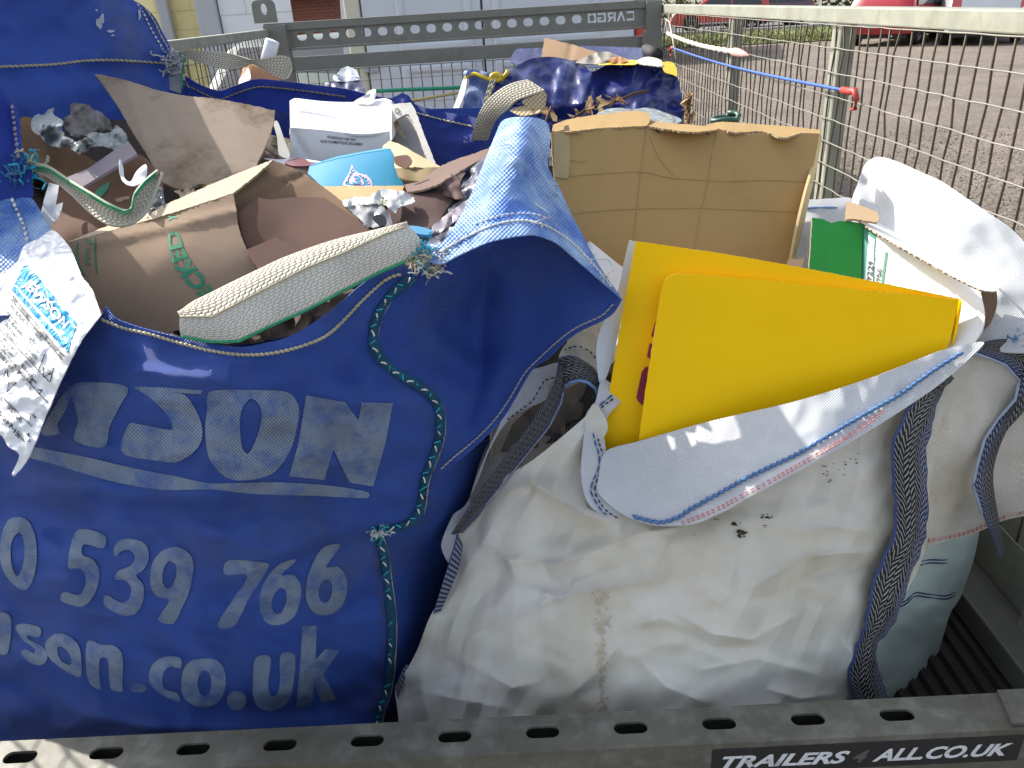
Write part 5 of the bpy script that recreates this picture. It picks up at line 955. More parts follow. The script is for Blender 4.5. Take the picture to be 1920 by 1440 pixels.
part('lit_face', H([(905, 490), (935, 452), (965, 433), (1060, 470), (1200, 550), (1370, 640, 1), (1300, 655), (1150, 640), (1010, 650), (1000, 570), (975, 505)]), Field([(717, 277, 1.36), (731, 264, 1.37), (828, 313, 1.26), (742, 316, 1.24)]), card('buff_board', (.52, .42, .25)), te, 6, .003, edge=card_edge, wob=[(.008, 40, 2)])
part('underside', H([(1010, 650, 1), (1150, 642), (1370, 641, 1), (1290, 720), (1180, 750), (1040, 720)]), Field([(742, 315, 1.235), (828, 313, 1.255), (770, 340, 1.2)]), card('drab_board', (.25, .19, .10)), te, 6, .003, wob=[(.01, 30, 2)])
part('torn_window', H([(1000, 560), (1050, 550), (1105, 545), (1140, 590), (1125, 620), (1095, 652), (1050, 630), (1010, 612)]), Field([(741, 293, 1.21), (773, 301, 1.21), (762, 316, 1.2)]), card('pink_board', (.45, .22, .14), (.5, .3, .22)), te, 5, .003, edge=card_edge); rebase(te)
one('card_shard', 'thin pale card shard standing just right of the big stained sheet', 'card strip', C(4.174, 500, 160, [(50, 285), (75, 275), (95, 300), (140, 430), (182, 560), (100, 545), (80, 400)]), [(512, 227, 1.50), (522, 228, 1.50), (540, 294, 1.40)], M('shard_board', (.50, .50, .46), .7, 0, .1, 20), 5, .003)
mg = thing('magazine', 'stack of red and white magazine edges showing just left of the cyan box', 'magazine')
part('white_cover', H([(-20, 570), (120, 580), (200, 565), (450, 600), (440, 612), (330, 640), (200, 635), (60, 600)]), Field([(497, 297, 1.37), (606, 304, 1.36), (560, 312, 1.33)]), whc, mg, 6, .003)
part('red_cover', H([(140, 605, 1), (190, 572), (290, 572), (340, 600), (420, 605), (330, 628), (200, 630)]), Field([(535, 305, 1.335), (600, 305, 1.34), (550, 312, 1.31)]), M('red_cover', (.16, .045, .05), .4, 0, .2, 20, spec=.5), mg, 5, .003); rebase(mg)
# cyan box
cx = thing('box', 'bright cyan box with a pink number emblem standing in the middle of the blue bag', 'box')
cyan_b = M('cyan_board', (.02, .24, .40), .45, 0, .05, 10, spec=.4, crump=.03)
CXf = Field([(580, 312, 1.30), (734, 280, 1.33), (756, 347, 1.24), (605, 350, 1.215)])
cxa, _ = part('front_panel', [(580, 312, 1), (634, 298, 1), (682, 288, 1), (734, 280, 1), (745, 312), (757, 348, 1), (680, 352, 1), (604, 350, 1), (577, 325, 1)], CXf, cyan_b, cx, 8, .004)
part('top_panel', [(580, 311, 1), (634, 297, 1), (682, 287, 1), (733, 279, 1), (722, 277, 1), (680, 284, 1), (632, 293, 1), (585, 308, 1)], Field([(580, 311, 1.301), (733, 279, 1.331), (680, 281, 1.36)]), cyan_b, cx, 6, .003)
pk = M('emblem_pale', (.58, .46, .52), .5, 0, 0)
mb = MB(); emo = H([(665, 620), (690, 665), (730, 690), (770, 700), (810, 730), (828, 785), (780, 790), (600, 785), (610, 740), (635, 700), (655, 660)]); emi = H([(672, 648), (700, 690), (760, 715), (800, 745), (812, 782), (620, 778), (640, 725)]); decal(mb, [emo, emi], CXf, .0015, 4); mb.build('emblem_outline', pk, cxa)
mb = MB(); decal(mb, [H([(690, 680), (735, 720), (758, 775), (655, 772), (648, 735), (672, 700)])], CXf, .0015, 4); eh = mb.build('emblem_heart', M('emblem_pink', (.66, .44, .50), .5, 0, 0), cxa)
mb = MB(); text_path(mb, '3', H([(668, 772), (742, 778)]), H([(682, 705), (728, 708)]), CXf, .003, .03); mb.build('numeral', cyan_b, eh, smooth=False)
mb = MB()
for (x, y) in [(640, 712), (628, 745), (675, 668), (700, 682), (725, 697), (655, 685), (770, 722), (790, 745), (778, 705), (800, 765), (752, 712)]:
    p = H([(x, y)])[0]; decal(mb, [[(p[0]+2.2*cos(a), p[1]+1.6*sin(a)) for a in [pi*i/4 for i in range(8)]]], CXf, .0018, 3)
mb.build('emblem_dots', pk, cxa); rebase(cx)
# long kraft board across, brown folded board with a torn flap
kb = thing('cardboard_sheet', 'long purple brown folded cardboard with a torn flap at the right of the blue bag', 'cardboard')
part('upper_fold', H([(1075, 775, 1), (1180, 755), (1260, 700), (1350, 640), (1480, 580), (1600, 540), (1710, 500), (1820, 468, 1), (1795, 510), (1720, 560), (1600, 620), (1520, 670), (1440, 720), (1330, 780), (1200, 820), (1100, 832, 1)]), Field([(757, 346, 1.20), (936, 273, 1.30), (763, 359, 1.16), (883, 309, 1.21)]), card('mauve_brown', (.17, .115, .095), (.13, .085, .07), crump=.1), kb, 7, .003, edge=card_edge, wob=[(.008, 40, 4)])
part('main_face', H([(1100, 830), (1200, 818), (1330, 778), (1440, 718), (1500, 760), (1480, 860), (1400, 980), (1300, 1110), (1150, 1120), (980, 1090), (930, 1020), (990, 900)]), Field([(763, 359, 1.155), (845, 332, 1.19), (860, 370, 1.16), (810, 425, 1.06), (735, 420, 1.07)]), card('mauve_dark', (.10, .062, .055), (.08, .05, .045), crump=.1), kb, 8, .004, wob=[(.01, 50, 3)])
part('torn_flap', H([(1400, 730, 1), (1450, 715), (1440, 690, 1), (1500, 720), (1510, 770, 1), (1535, 885, 1), (1470, 890), (1420, 860), (1330, 830)]), Field([(840, 335, 1.165), (862, 345, 1.15), (867, 372, 1.13)]), card('mauve_flap', (.15, .10, .088)), kb, 5, .003, edge=card_edge, wob=[(.012, 18, 3)]); rebase(kb)
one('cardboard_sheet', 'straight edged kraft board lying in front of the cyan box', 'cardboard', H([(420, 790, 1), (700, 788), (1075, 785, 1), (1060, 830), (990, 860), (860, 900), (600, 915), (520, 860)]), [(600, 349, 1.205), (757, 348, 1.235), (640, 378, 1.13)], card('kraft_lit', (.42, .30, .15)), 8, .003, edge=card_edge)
dp = thing('plastic_bag', 'dark blue grey plastic sheeting crumpled against the right side of the blue bag', 'plastic')
part('film', [(800, 445), (815, 415), (850, 385), (868, 372), (862, 345), (885, 310), (925, 285), (945, 262), (930, 300), (905, 345), (880, 395), (850, 440), (835, 470), (800, 475)], Field([(800, 445, 1.05), (945, 262, 1.30), (868, 372, 1.13), (835, 470, 1.0), (905, 345, 1.13)]), M('dark_film', (.045, .05, .085), .35, 0, .3, 20, .05, 40, spec=.5, crump=.12, cscale=18), dp, 5, .001, wob=[(.020, 50, 2, 'c'), (.006, 22, 4, 'c')]); 
part('film_edge', [(810, 425), (840, 400), (875, 375), (890, 368), (870, 400), (840, 425), (815, 440)], Field([(810, 425, 1.04), (890, 368, 1.1), (840, 425, 1.02)]), M('purple_film', (.09, .07, .10), .4, 0, .3, 20, spec=.5), dp, 5, .001, wob=[(.015, 20, 7, 'r')]); rebase(dp)
pb = thing('carrier_bag', 'crumpled white carrier bag with letters on dark grey film in front of the kraft board', 'carrier bag')
WBf = Field([(641, 380, 1.09), (716, 354, 1.12), (779, 378, 1.10), (740, 400, 1.05), (690, 385, 1.07)]); WBf.wob(.011, 34, 3, 'c').wob(.003, 15, 4, 'c')
pbm, _ = part('white_film', H([(585, 912), (640, 890), (720, 870), (790, 880), (840, 840), (905, 808), (960, 815), (1030, 830), (1062, 825), (1120, 860), (1165, 905), (1110, 930), (1040, 950), (1010, 1000, 1), (965, 970), (940, 940), (850, 925), (760, 935), (640, 955)]), WBf, M('white_film', (.66, .66, .64), .4, 0, .1, 30, spec=.5, transl=.25), pb, 4, .001)
mb = MB(); text_path(mb, 'GP', H([(872, 925), (935, 950)]), H([(890, 868), (948, 890)]), WBf, .004, .02); mb.build('lettering', M('olive_print', (.10, .12, .04), .6, 0, 0), pbm, smooth=False)
part('grey_film', H([(640, 955), (760, 935), (900, 940), (960, 1010), (980, 1090), (900, 1100), (800, 1110), (720, 1040)]), Field([(653, 389, 1.065), (735, 402, 1.05), (692, 426, 1.0), (735, 421, 1.02)]), M('grey_film', (.20, .20, .20), .3, 0, .3, 20, spec=.5, crump=.1, cscale=22), pb, 4, .001, wob=[(.012, 32, 3, 'c')])
part('dark_opening', H([(830, 1030), (870, 1010), (920, 1020), (940, 1080), (900, 1100), (845, 1060)]), Field([(700, 404, 1.01), (725, 416, 1.01), (715, 424, .995)]), black_trim, pb, 4, .001); rebase(pb)
one('box', 'flat cyan box corner lying deep beside the big front lifting loop', 'box', H([(1100, 1100), (1200, 1105), (1290, 1130), (1305, 1150), (1270, 1170), (1180, 1160), (1130, 1140)]), [(770, 425, .99), (812, 434, .98), (790, 440, .96)], M('deep_cyan', (.03, .20, .36), .4, 0, .1, 20), 5, .004)

# ================================================================== things behind the bags
TF = Field([(860, 225, 2.56), (905, 215, 2.53), (915, 150, 2.56), (1000, 110, 2.64), (1145, 120, 2.64), (1260, 140, 2.57), (1290, 235, 2.52), (1050, 262, 2.48), (1180, 180, 2.50), (1010, 180, 2.52)]); TF.wob(.06, 110, 5, 'n').wob(.045, 90, 7, 'c', 30).wob(.014, 36, 3, 'c', 60)
tp = thing('tarpaulin_bag', 'crumpled shiny dark blue tarpaulin sack with yellow trim behind the tan carton', 'tarpaulin bag')
tarp = M('blue_tarp', (.012, .022, .14), .28, 0, .2, 12, .02, 60, spec=.6, transl=.06, facet=(.55, 2.6))
part('sack', [(905, 225), (912, 185), (925, 150), (955, 133), (975, 120), (1000, 109), (1040, 107), (1090, 119), (1110, 134), (1145, 119), (1190, 118), (1240, 127), (1268, 142), (1278, 180), (1287, 235), (1200, 280), (1050, 280), (950, 260)], TF, tarp, tp, 4.5, .0015)
part('side_fold', [(868, 137), (885, 130), (925, 143), (918, 180), (905, 222), (868, 222), (872, 180), (880, 150)], Field([(868, 137, 2.58), (925, 143, 2.55), (905, 222, 2.50), (868, 222, 2.53)]), M('blue_tarp_worn', (.10, .16, .38), .4, 0, .2, 16, spec=.5, transl=.15, crump=.1, cscale=12, dirt=(.4, .45, .55), dscale=9, dlo=.5, dhi=.7), tp, 4, .0015, wob=[(.022, 40, 3, 'c')])
yel = M('yellow_trim', (.62, .45, .02), .5, 0, .15, 30)
mb = MB(); mb.tube([at(930+9*cos(a), 145+6*sin(a), 2.5) for a in [2*pi*i/14 for i in range(15)]], .007, 6); mb.tube([at(x, y, 2.5) for x, y in [(940, 150), (950, 138), (953, 132)]], .006, 6); mb.build('handle_ring', yel, tp)
mb = MB(); mb.tube([at(x, y, Y) for x, y, Y in [(871, 150, 2.56), (878, 141, 2.56), (890, 138, 2.56), (920, 150, 2.52)]], .006, 6); mb.build('yellow_piping', yel, tp)
mb = MB(); mb.loft([(921, 148, 2.49), (912, 175, 2.47), (906, 200, 2.45), (904, 232, 2.44)], [(931, 152, 2.48), (921, 178, 2.46), (915, 202, 2.44), (913, 235, 2.43)], step=.02, nx=3); mb.build('webbing_strap', M_webbing('drab_webbing', (.10, .10, .09), (.45, .38, .2), (.2, .2, .2), nx=3, pitch=.02), tp, thick=.003)
part('yellow_lining', [(1120, 117), (1135, 113), (1150, 118), (1180, 112), (1200, 115), (1190, 121), (1145, 121), (1125, 122)], Field([(1120, 117, 2.66), (1200, 115, 2.66), (1145, 122, 2.55)]), yel, tp, 4, .001, wob=[(.02, 10, 2, 'r')])
part('yellow_lining', [(1242, 117), (1258, 116), (1267, 124), (1270, 143), (1262, 140), (1248, 136), (1243, 128)], Field([(1242, 117, 2.57), (1268, 125, 2.55), (1262, 141, 2.48)]), yel, tp, 4, .001)
mb = MB(); mb.loft([(868, 150, 2.53), (860, 175, 2.48), (846, 214, 2.42)], [(876, 147, 2.53), (871, 178, 2.47), (855, 214, 2.41)], step=.02, nx=3); mb.build('white_tie', M('white_tape', (.70, .72, .74), .5, 0, .05, transl=.2), tp, thick=.001); rebase(tp)
tp2 = thing('tarpaulin_bag', 'dark navy tarpaulin bundle squeezed against the back mesh behind the shiny sack', 'tarpaulin bag')
f2 = Field([(960, 112, 3.0), (968, 92, 3.25), (1100, 86, 3.3), (1225, 95, 3.25), (1232, 122, 2.95), (1100, 122, 2.9)]); f2.wob(.05, 60, 2, 'c').wob(.02, 24, 5, 'c')
part('sheet', [(958, 118), (962, 100), (970, 92), (1010, 90), (1060, 87), (1100, 86), (1160, 88), (1205, 90), (1222, 98), (1232, 122), (1150, 126), (1050, 126)], f2, M('navy_tarp', (.014, .018, .10), .35, 0, .2, 12, spec=.6, crump=.1, cscale=10), tp2, 4, .0015)
mb = MB(); e = at(1232, 103, 3.0); mb.tube([e, e+Vector((.01, .3, .0))], .022, 14); mb.build('tube_end', rubber, tp2); rebase(tp2)
one('cardboard_piece', 'plain brown cardboard triangle sticking out of the tarpaulin bags at the back', 'cardboard', [(1021, 71, 1), (1072, 83, 1), (1121, 98, 1), (1095, 111), (1070, 114), (1015, 109, 1)], [(1021, 71, 2.95), (1121, 99, 2.85), (1015, 109, 2.75)], card('plain_brown', (.33, .215, .125)), 6, .003, edge=card_edge, folds=[([(1072, 83), (1066, 112)], -.012, 5, False)], smooth=False)
gm = thing('rag_heap', 'grey and rust coloured rags lying on top of the shiny tarpaulin sack', 'rags')
part('grey_rag', [(1080, 117), (1098, 107), (1120, 98), (1140, 97), (1160, 105), (1172, 112), (1140, 118), (1110, 120)], Field([(1080, 117, 2.70), (1130, 97, 2.78), (1172, 112, 2.70), (1110, 120, 2.62)]), M('grey_rag', (.22, .20, .17), .8, 0, .3, 20, .3, 50), gm, 4, .003, wob=[(.04, 18, 2, 'r')])
part('white_rag', [(1190, 118), (1205, 108), (1222, 107), (1240, 113), (1241, 124), (1215, 122)], Field([(1190, 118, 2.62), (1225, 106, 2.68), (1240, 122, 2.55)]), M('white_rag', (.6, .57, .48), .8, 0, .2, 20, transl=.2), gm, 4, .002, wob=[(.04, 14, 5, 'r')])
part('rust_rag', [(1140, 112), (1160, 106), (1178, 113), (1160, 118)], Field([(1140, 112, 2.63), (1178, 113, 2.62), (1160, 119, 2.58)]), M('rust_rag', (.36, .16, .06), .8, 0, .3, 20), gm, 4, .002, wob=[(.02, 12, 3, 'r')]); rebase(gm)
# dried leaves and twigs caught behind the tan carton
def leaf_on(mb, p, s, rr, m=0):
    a = Vector((rr.gauss(0, 1), rr.gauss(0, 1), rr.gauss(0, 1))).normalized(); b = a.cross(Vector((rr.gauss(0, 1), rr.gauss(0, 1), rr.gauss(0, 1)))).normalized(); c = a.cross(b)*.25
    mb.add([p-a*s, p-a*s*.3+b*s*.45+c*s, p+a*s*.5+b*s*.3+c*s, p+a*s, p+a*s*.4-b*s*.35+c*s, p-a*s*.3-b*s*.42+c*s, p], [(0, 1, 6), (1, 2, 6), (2, 3, 6), (3, 4, 6), (4, 5, 6), (5, 0, 6)], m)
dl = M('dead_leaf', (.24, .13, .05), .75, 0, .4, 40, transl=.25); dl2 = M('dead_leaf_pale', (.42, .30, .16), .75, 0, .3, 40, transl=.25); twm = M('twig', (.07, .045, .03), .9, 0, .2, 40)
tw = thing('dry_twig', 'dried brown leaves on thin twigs caught behind the top of the tan carton', 'twig'); rr = random.Random(4); lm = MB(); sm = MB()
sm.tube([at(x, y, Y) for x, y, Y in [(1075, 222, 1.62), (1100, 205, 1.66), (1140, 195, 1.7), (1165, 186, 1.72), (1190, 175, 1.74), (1215, 170, 1.76)]], .0035, 5); sm.tube([at(x, y, Y) for x, y, Y in [(1020, 240, 1.5), (1028, 215, 1.55), (1034, 200, 1.56)]], .003, 5); sm.tube([at(1165, 186, 1.72), at(1178, 197, 1.7), at(1182, 190, 1.7)], .002, 5)
for (x, y), n in (((1110, 198), 12), ((1135, 195), 7), ((1152, 186), 6), ((1028, 213), 5), ((1085, 213), 5)):
    for i in range(n): leaf_on(lm, at(x+rr.gauss(0, 9), y+rr.gauss(0, 6), 1.66+rr.gauss(0, .03)), rr.uniform(.008, .017), rr, rr.choice((0, 0, 1)))
lm.build('leaves', [dl, dl2], tw, smooth=False); sm.build('stem', twm, tw); rebase(tw)
tw = thing('dry_twig', 'single rust brown twig with curled leaves hanging right of the tarpaulin sack', 'twig'); lm = MB(); sm = MB(); sm.tube([at(x, y, Y) for x, y, Y in [(1297, 172, 2.2), (1291, 195, 2.15), (1292, 215, 2.1), (1290, 230, 2.05)]], .003, 5)
for i in range(16): leaf_on(lm, at(1291+rr.gauss(0, 3), 180+i*3.2, 2.12), rr.uniform(.012, .024), rr, i % 2)
lm.build('leaves', [dl, dl2], tw, smooth=False); sm.build('stem', twm, tw); rebase(tw)
one('plastic_sheet', 'clear crinkled plastic film lying along the top of the tan carton', 'plastic', [(1118, 218), (1130, 207), (1160, 202), (1185, 205), (1215, 202), (1250, 212), (1278, 226), (1240, 236), (1200, 232), (1150, 230)], [(1118, 218, 1.50), (1185, 203, 1.60), (1278, 226, 1.52), (1200, 233, 1.42)], M('clear_film', (.42, .46, .46), .12, 0, .2, 20, spec=.8, transl=.4, crump=.15, cscale=20), 4, .001, [(.014, 34, 3, 'c'), (.005, 14, 2, 'c')])
hs = thing('hose', 'small coil of dark green hose beyond the right end of the tan carton', 'hose'); mb = MB(); c = at(1358, 238, 1.95); mb.tube([c+Vector(((.024+.003*(i//16))*cos(2*pi*i/16), (.024)*sin(2*pi*i/16), .009*(i//16)+.002*sin(i*.9))) for i in range(52)], .006, 7); mb.build('coil', M('green_hose', (.03, .085, .06), .4, 0, .1, spec=.5), hs); rebase(hs)
# rolls, cords and a white sack behind the blue bag
mb = MB(); mb.tube([at(500, 122, 2.6), at(505, 100, 2.6), at(511, 76, 2.6)], .021, 14); o = mb.build('paper_roll', M('white_roll', (.68, .68, .67), .6, 0, .05, 10)); tag(o, 'white paper roll standing upright by the left corner post', 'paper roll')
mb = MB(); mb.tube([at(480, 172, 2.1), at(487, 152, 2.1), at(494, 126, 2.1)], .045, 18); o = mb.build('cardboard_tube', card('orange_card', (.48, .24, .12))); tag(o, 'orange brown cardboard tube under the rear left lifting loop', 'cardboard tube')
one('paper_scrap', 'pale crumpled paper against the orange brown tube behind the blue bag', 'paper', [(448, 150), (458, 138), (466, 128), (470, 150), (462, 158), (450, 160)], [(448, 150, 2.0), (466, 128, 2.05), (462, 158, 1.95)], M('white_paper_c', (.6, .58, .54), .7, 0, .1, 30), 4, .001, [(.015, 12, 2, 'r')])
ns = thing('sack', 'navy and white printed sack leaning on the back mesh left of the van doors', 'sack')
NSf = Field([(608, 150, 3.2), (640, 122, 3.4), (675, 135, 3.35), (680, 172, 3.1), (615, 170, 3.1)]); NSf.wob(.025, 24, 3, 'c')
part('white_top', [(632, 138, 1), (640, 128, 1), (652, 124, 1), (668, 131, 1), (676, 150, 1), (650, 150, 1)], NSf, M('white_sack', (.42, .44, .48), .6, 0, .1, 20, crump=.3), ns, 4, .001)
part('navy_body', [(600, 162), (618, 153), (650, 152), (676, 148), (682, 178), (640, 180), (605, 172)], NSf, M('navy_sack', (.016, .02, .07), .5, 0, .2, 20, spec=.5, crump=.3), ns, 4, .001)
part('torn_band', [(626, 141), (655, 146), (671, 143), (672, 150), (648, 153), (627, 151)], NSf, M('pale_band', (.45, .48, .55), .6, 0, .4, 60, col2=(.04, .05, .12), mscale=50), ns, 4, .001, off=.01); rebase(ns)
mb = MB(); mb.tube([at(704, 171, 3.9), at(760, 168, 3.9), at(820, 166, 3.9), at(868, 164, 3.9)], .009, 6); o = mb.build('cord', M('green_cord', (.02, .30, .16), .6, 0, .2, 60)); tag(o, 'taut green cord tied across the back mesh', 'cord')
mb = MB(); mb.tube([at(735, 194, 3.8), at(790, 186, 3.8), at(870, 172, 3.8)], .007, 6); o = mb.build('garden_cane', M('yellow_cane', (.48, .38, .16), .6, 0, .2, 40)); tag(o, 'thin yellow garden cane slanting below the green cord', 'cane')
# ================================================================== white bulk bag
wb = thing('bulk_bag', 'dirty white woven bulk bag with black webbing loops and a yellow box inside', 'bulk bag', 'bulk bags standing in the trailer')
WF = Field([(747, 1354, .815), (900, 1370, .75), (1200, 1360, .712), (1500, 1340, .722), (1620, 1330, .765), (752, 1275, .83), (805, 1159, .86), (861, 1001, .90), (930, 905, .925), (997, 864, .92), (1110, 770, .95), (1000, 960, .865), (1000, 1150, .79), (1300, 1150, .745), (1550, 1150, .768), (1690, 1100, .81), (1720, 900, .865), (1775, 700, .915), (1140, 850, .935), (1300, 980, .815), (1600, 850, .85), (1500, 960, .80), (1200, 1000, .815), (900, 1450, .74), (1500, 1430, .705)])
WF.wob(.014, 190, 4).wob(.007, 170, 5, 'c', -20, 1.5).wob(.003, 85, 9, 'c', 10, 1.3)
for ln, a, wd in [([(950, 925), (996, 905), (1045, 935), (1100, 965), (1170, 988)], .034, 18), ([(1000, 940), (1070, 985), (1150, 1010)], -.012, 26), ([(880, 1195), (950, 1160), (1015, 1132), (1100, 1105)], .010, 13), ([(977, 1100), (1052, 1121), (1139, 1104), (1259, 1076)], .014, 14), ([(921, 1050), (1052, 1056), (1202, 1000), (1290, 985)], .014, 15), ([(930, 1085), (1060, 1090), (1200, 1050)], -.010, 16), ([(1400, 1105), (1522, 1042), (1665, 1031)], .013, 14), ([(1421, 1125), (1540, 1075), (1650, 1060)], -.010, 15), ([(1260, 1144), (1335, 1189), (1410, 1200), (1500, 1150)], .012, 15), ([(1270, 1180), (1340, 1215), (1420, 1215)], -.010, 15), ([(850, 1230), (905, 1256), (960, 1290), (1020, 1275)], .010, 13), ([(1060, 1310), (1130, 1250), (1160, 1210)], .009, 12), ([(1300, 1260), (1420, 1235), (1540, 1265)], .010, 15), ([(1230, 1100), (1260, 1010)], .008, 12), ([(1480, 1000), (1560, 985), (1640, 1000)], .010, 13), ([(1380, 1040), (1370, 1110), (1345, 1140)], .009, 11), ([(1160, 1180), (1240, 1160), (1290, 1180)], .009, 12), ([(780, 1290), (850, 1310), (960, 1330)], .010, 15), ([(1190, 1230), (1250, 1290), (1330, 1320)], .008, 12), ([(900, 1010), (950, 1040), (970, 1090)], .008, 12), ([(1560, 1180), (1600, 1230), (1580, 1290)], .008, 12), ([(1430, 1290), (1500, 1310), (1570, 1300)], .008, 12)]:
    WF.fold(ln, a*1.05, -wd*.7)
mb = MB(); mb.patch([(1120, 850), (1160, 900), (1260, 900), (1450, 850), (1650, 755), (1775, 690), (1770, 760), (1745, 900), (1735, 1030), (1690, 1130), (1645, 1215), (1625, 1320), (1610, 1400), (1300, 1470), (740, 1470), (747, 1354), (741, 1290), (757, 1265), (782, 1219), (805, 1159), (830, 1115), (850, 1072), (861, 1001), (890, 955), (930, 905), (997, 864), (1069, 806), (1098, 781), (1116, 757), (1140, 800)], WF, 5.2); wfm = mb.build('front_panel', M('white_woven_front', (.76, .735, .665), .55, 0, .05, 5, .02, 170, spec=.3, transl=.04, weave=.055, wk=.0036, wcol=.05, dirt=(.60, .53, .37), dscale=4.5, dlo=.42, dhi=.74, facet=(.9, 5)), wb, thick=.0015)
mb = MB(); dm = M('soil_stain', (.045, .025, .012), .95, 0, .3, 60, .4, 200)
rr = random.Random(5)
for (cx, cy, s, n) in ((1390, 1000, 9, 18), (1438, 968, 7, 12), (1436, 985, 4, 6), (1378, 985, 8, 8), (1345, 972, 5, 3), (1302, 1000, 4, 2), (1560, 888, 22, 12), (1600, 860, 20, 8)):
    for i in range(n):
        x, y = cx+rr.gauss(0, s*.6), cy+rr.gauss(0, s*.45); k = rr.uniform(.6, 1)*min(4.5, s*.4)*(.5 if s > 15 else 1); a0 = rr.uniform(0, 6); decal(mb, [[(x+k*cos(a+a0)*rr.uniform(.5, 1.4), y+k*.7*sin(a+a0)*rr.uniform(.5, 1.3)) for a in [2*pi*j/8 for j in range(8)]]], WF, .0022+rr.uniform(0, .001), 3)
    mb.build('soil_stain', dm, wfm); mb = MB()
rust = M('rust_stain', (.54, .46, .33), .7, 0, .2, 60, weave=.05, wk=.0036); mb = MB()
for k in range(210):
    y = rr.uniform(1105, 1350); x = 1128+rr.gauss(0, 4 if y > 1180 else 9); r_ = rr.uniform(.9, 2.4); decal(mb, [[(x+r_*cos(a), y+r_*1.6*sin(a)) for a in (0, 1.2, 2.5, 3.8, 5)]], WF, .0016, 9)
mb.build('rust_streak', rust, wfm)
# turned down cuff along the front rim
WC = Field([(1135, 848, .925), (1120, 921, .872), (1182, 972, .833), (1245, 986, .806), (1400, 935, .79), (1500, 882, .80), (1690, 770, .862), (1840, 642, .90), (1650, 702, .89), (1500, 750, .875), (1330, 790, .895), (1195, 828, .92), (1300, 900, .835), (1780, 700, .888)]); WC.wob(.008, 110, 4).wob(.003, 45, 3, 'r'); WC.fold([(1300, 980), (1450, 900), (1600, 815), (1750, 720)], .004, 12)
mb = MB(); mb.patch([(1135, 847), (1123, 892), (1120, 921), (1147, 950), (1182, 972), (1214, 982), (1245, 986), (1300, 982), (1350, 962), (1400, 935), (1500, 882), (1600, 826), (1690, 770), (1760, 722), (1815, 675), (1845, 642), (1800, 648), (1750, 662), (1650, 702), (1500, 750), (1330, 790), (1195, 828)], WC, 8); cf_ = mb.build('turned_cuff', white_c, wb, thick=.002)
stitch('blue_stitching', [(1186, 968), (1212, 975), (1240, 979), (1270, 970), (1300, 951), (1350, 924), (1400, 896), (1450, 872), (1500, 848), (1550, 818), (1600, 789), (1640, 766), (1680, 744), (1720, 716), (1760, 688), (1812, 656)], WC, M('mid_blue_thread', (.09, .19, .38), .8, 0, .2, 60), cf_, 11, -1, .0026, .0022, 2.2)
for d in (-2.2, 2.2): stitch('red_stitching', [(1278+d*.5, 981+d), (1340+d*.5, 957+d), (1400+d*.5, 925+d), (1450+d*.5, 899+d), (1500+d*.5, 871+d), (1550+d*.5, 842+d), (1600+d*.5, 812+d), (1662+d*.5, 766+d)], WC, red_th, cf_, 3.6, 3.0, .0010, .0022)
# left part of the rim with its stitched hem
WL = Field([(1134, 716, 1.0), (1174, 741, .985), (1131, 806, .955), (1134, 848, .925), (1116, 757, .965), (1098, 781, .955), (1140, 945, .858), (1110, 900, .884)]); WL.wob(.006, 40, 3)
mb = MB(); mb.patch([(1128, 712), (1150, 722), (1175, 741, 1), (1160, 758), (1142, 777), (1132, 806), (1136, 848), (1128, 880), (1121, 915), (1145, 948), (1180, 972), (1150, 975), (1105, 945), (1090, 890), (1095, 820), (1100, 775), (1116, 755)], WL, 7); lh = mb.build('rim_hem', white_c, wb, thick=.002)
for dx, mt in ((0, navy_th), (-7, blue_th)): stitch('blue_stitching', [(1150+dx*.3, 748+dx), (1128+dx, 765), (1118+dx, 795), (1122+dx, 825), (1130+dx, 852), (1130+dx, 875), (1118+dx, 905), (1116+dx, 925), (1135+dx*.6, 955+dx*-.8), (1160+dx*.5, 973+dx*-.7)], WL, mt, lh, 6 if dx == 0 else 12, 3 if dx == 0 else .5, .0012, .0018)
# far left edge of the rim behind the loop, and the inside seen through it
WB = Field([(976, 709, 1.06), (1046, 680, 1.09), (1030, 723, 1.05), (961, 781, 1.0), (880, 960, .93), (900, 850, .97), (1100, 700, 1.1)]); WB.wob(.012, 40, 5)
mb = MB(); mb.patch([(976, 709), (997, 694), (1020, 687), (1048, 680), (1050, 700), (1030, 723), (1024, 748), (990, 765), (961, 781), (940, 805), (915, 850), (895, 905), (870, 950), (850, 965), (830, 1010), (828, 1030), (845, 1055), (866, 1010), (905, 960), (880, 940), (912, 850), (935, 800), (950, 760)], WB, 7); bl = mb.build('rim_edge', white_c, wb, thick=.002)
stitch('blue_stitching', [(1040, 708), (1020, 715), (1008, 735), (998, 752), (975, 770), (950, 788)], WB, navy_th, bl, 5, 3, .0012, .0018)
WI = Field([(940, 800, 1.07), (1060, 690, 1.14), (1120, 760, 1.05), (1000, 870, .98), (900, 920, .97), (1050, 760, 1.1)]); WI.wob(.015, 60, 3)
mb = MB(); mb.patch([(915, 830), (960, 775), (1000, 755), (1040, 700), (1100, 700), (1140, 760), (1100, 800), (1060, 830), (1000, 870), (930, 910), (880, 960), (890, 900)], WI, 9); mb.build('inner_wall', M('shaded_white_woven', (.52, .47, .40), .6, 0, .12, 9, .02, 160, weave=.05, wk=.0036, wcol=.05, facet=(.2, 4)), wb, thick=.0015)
WT = Field([(1048, 669, 1.055), (1095, 622, 1.09), (1125, 625, 1.09), (1130, 700, 1.02), (1060, 690, 1.04)]); WT.wob(.006, 30, 3)
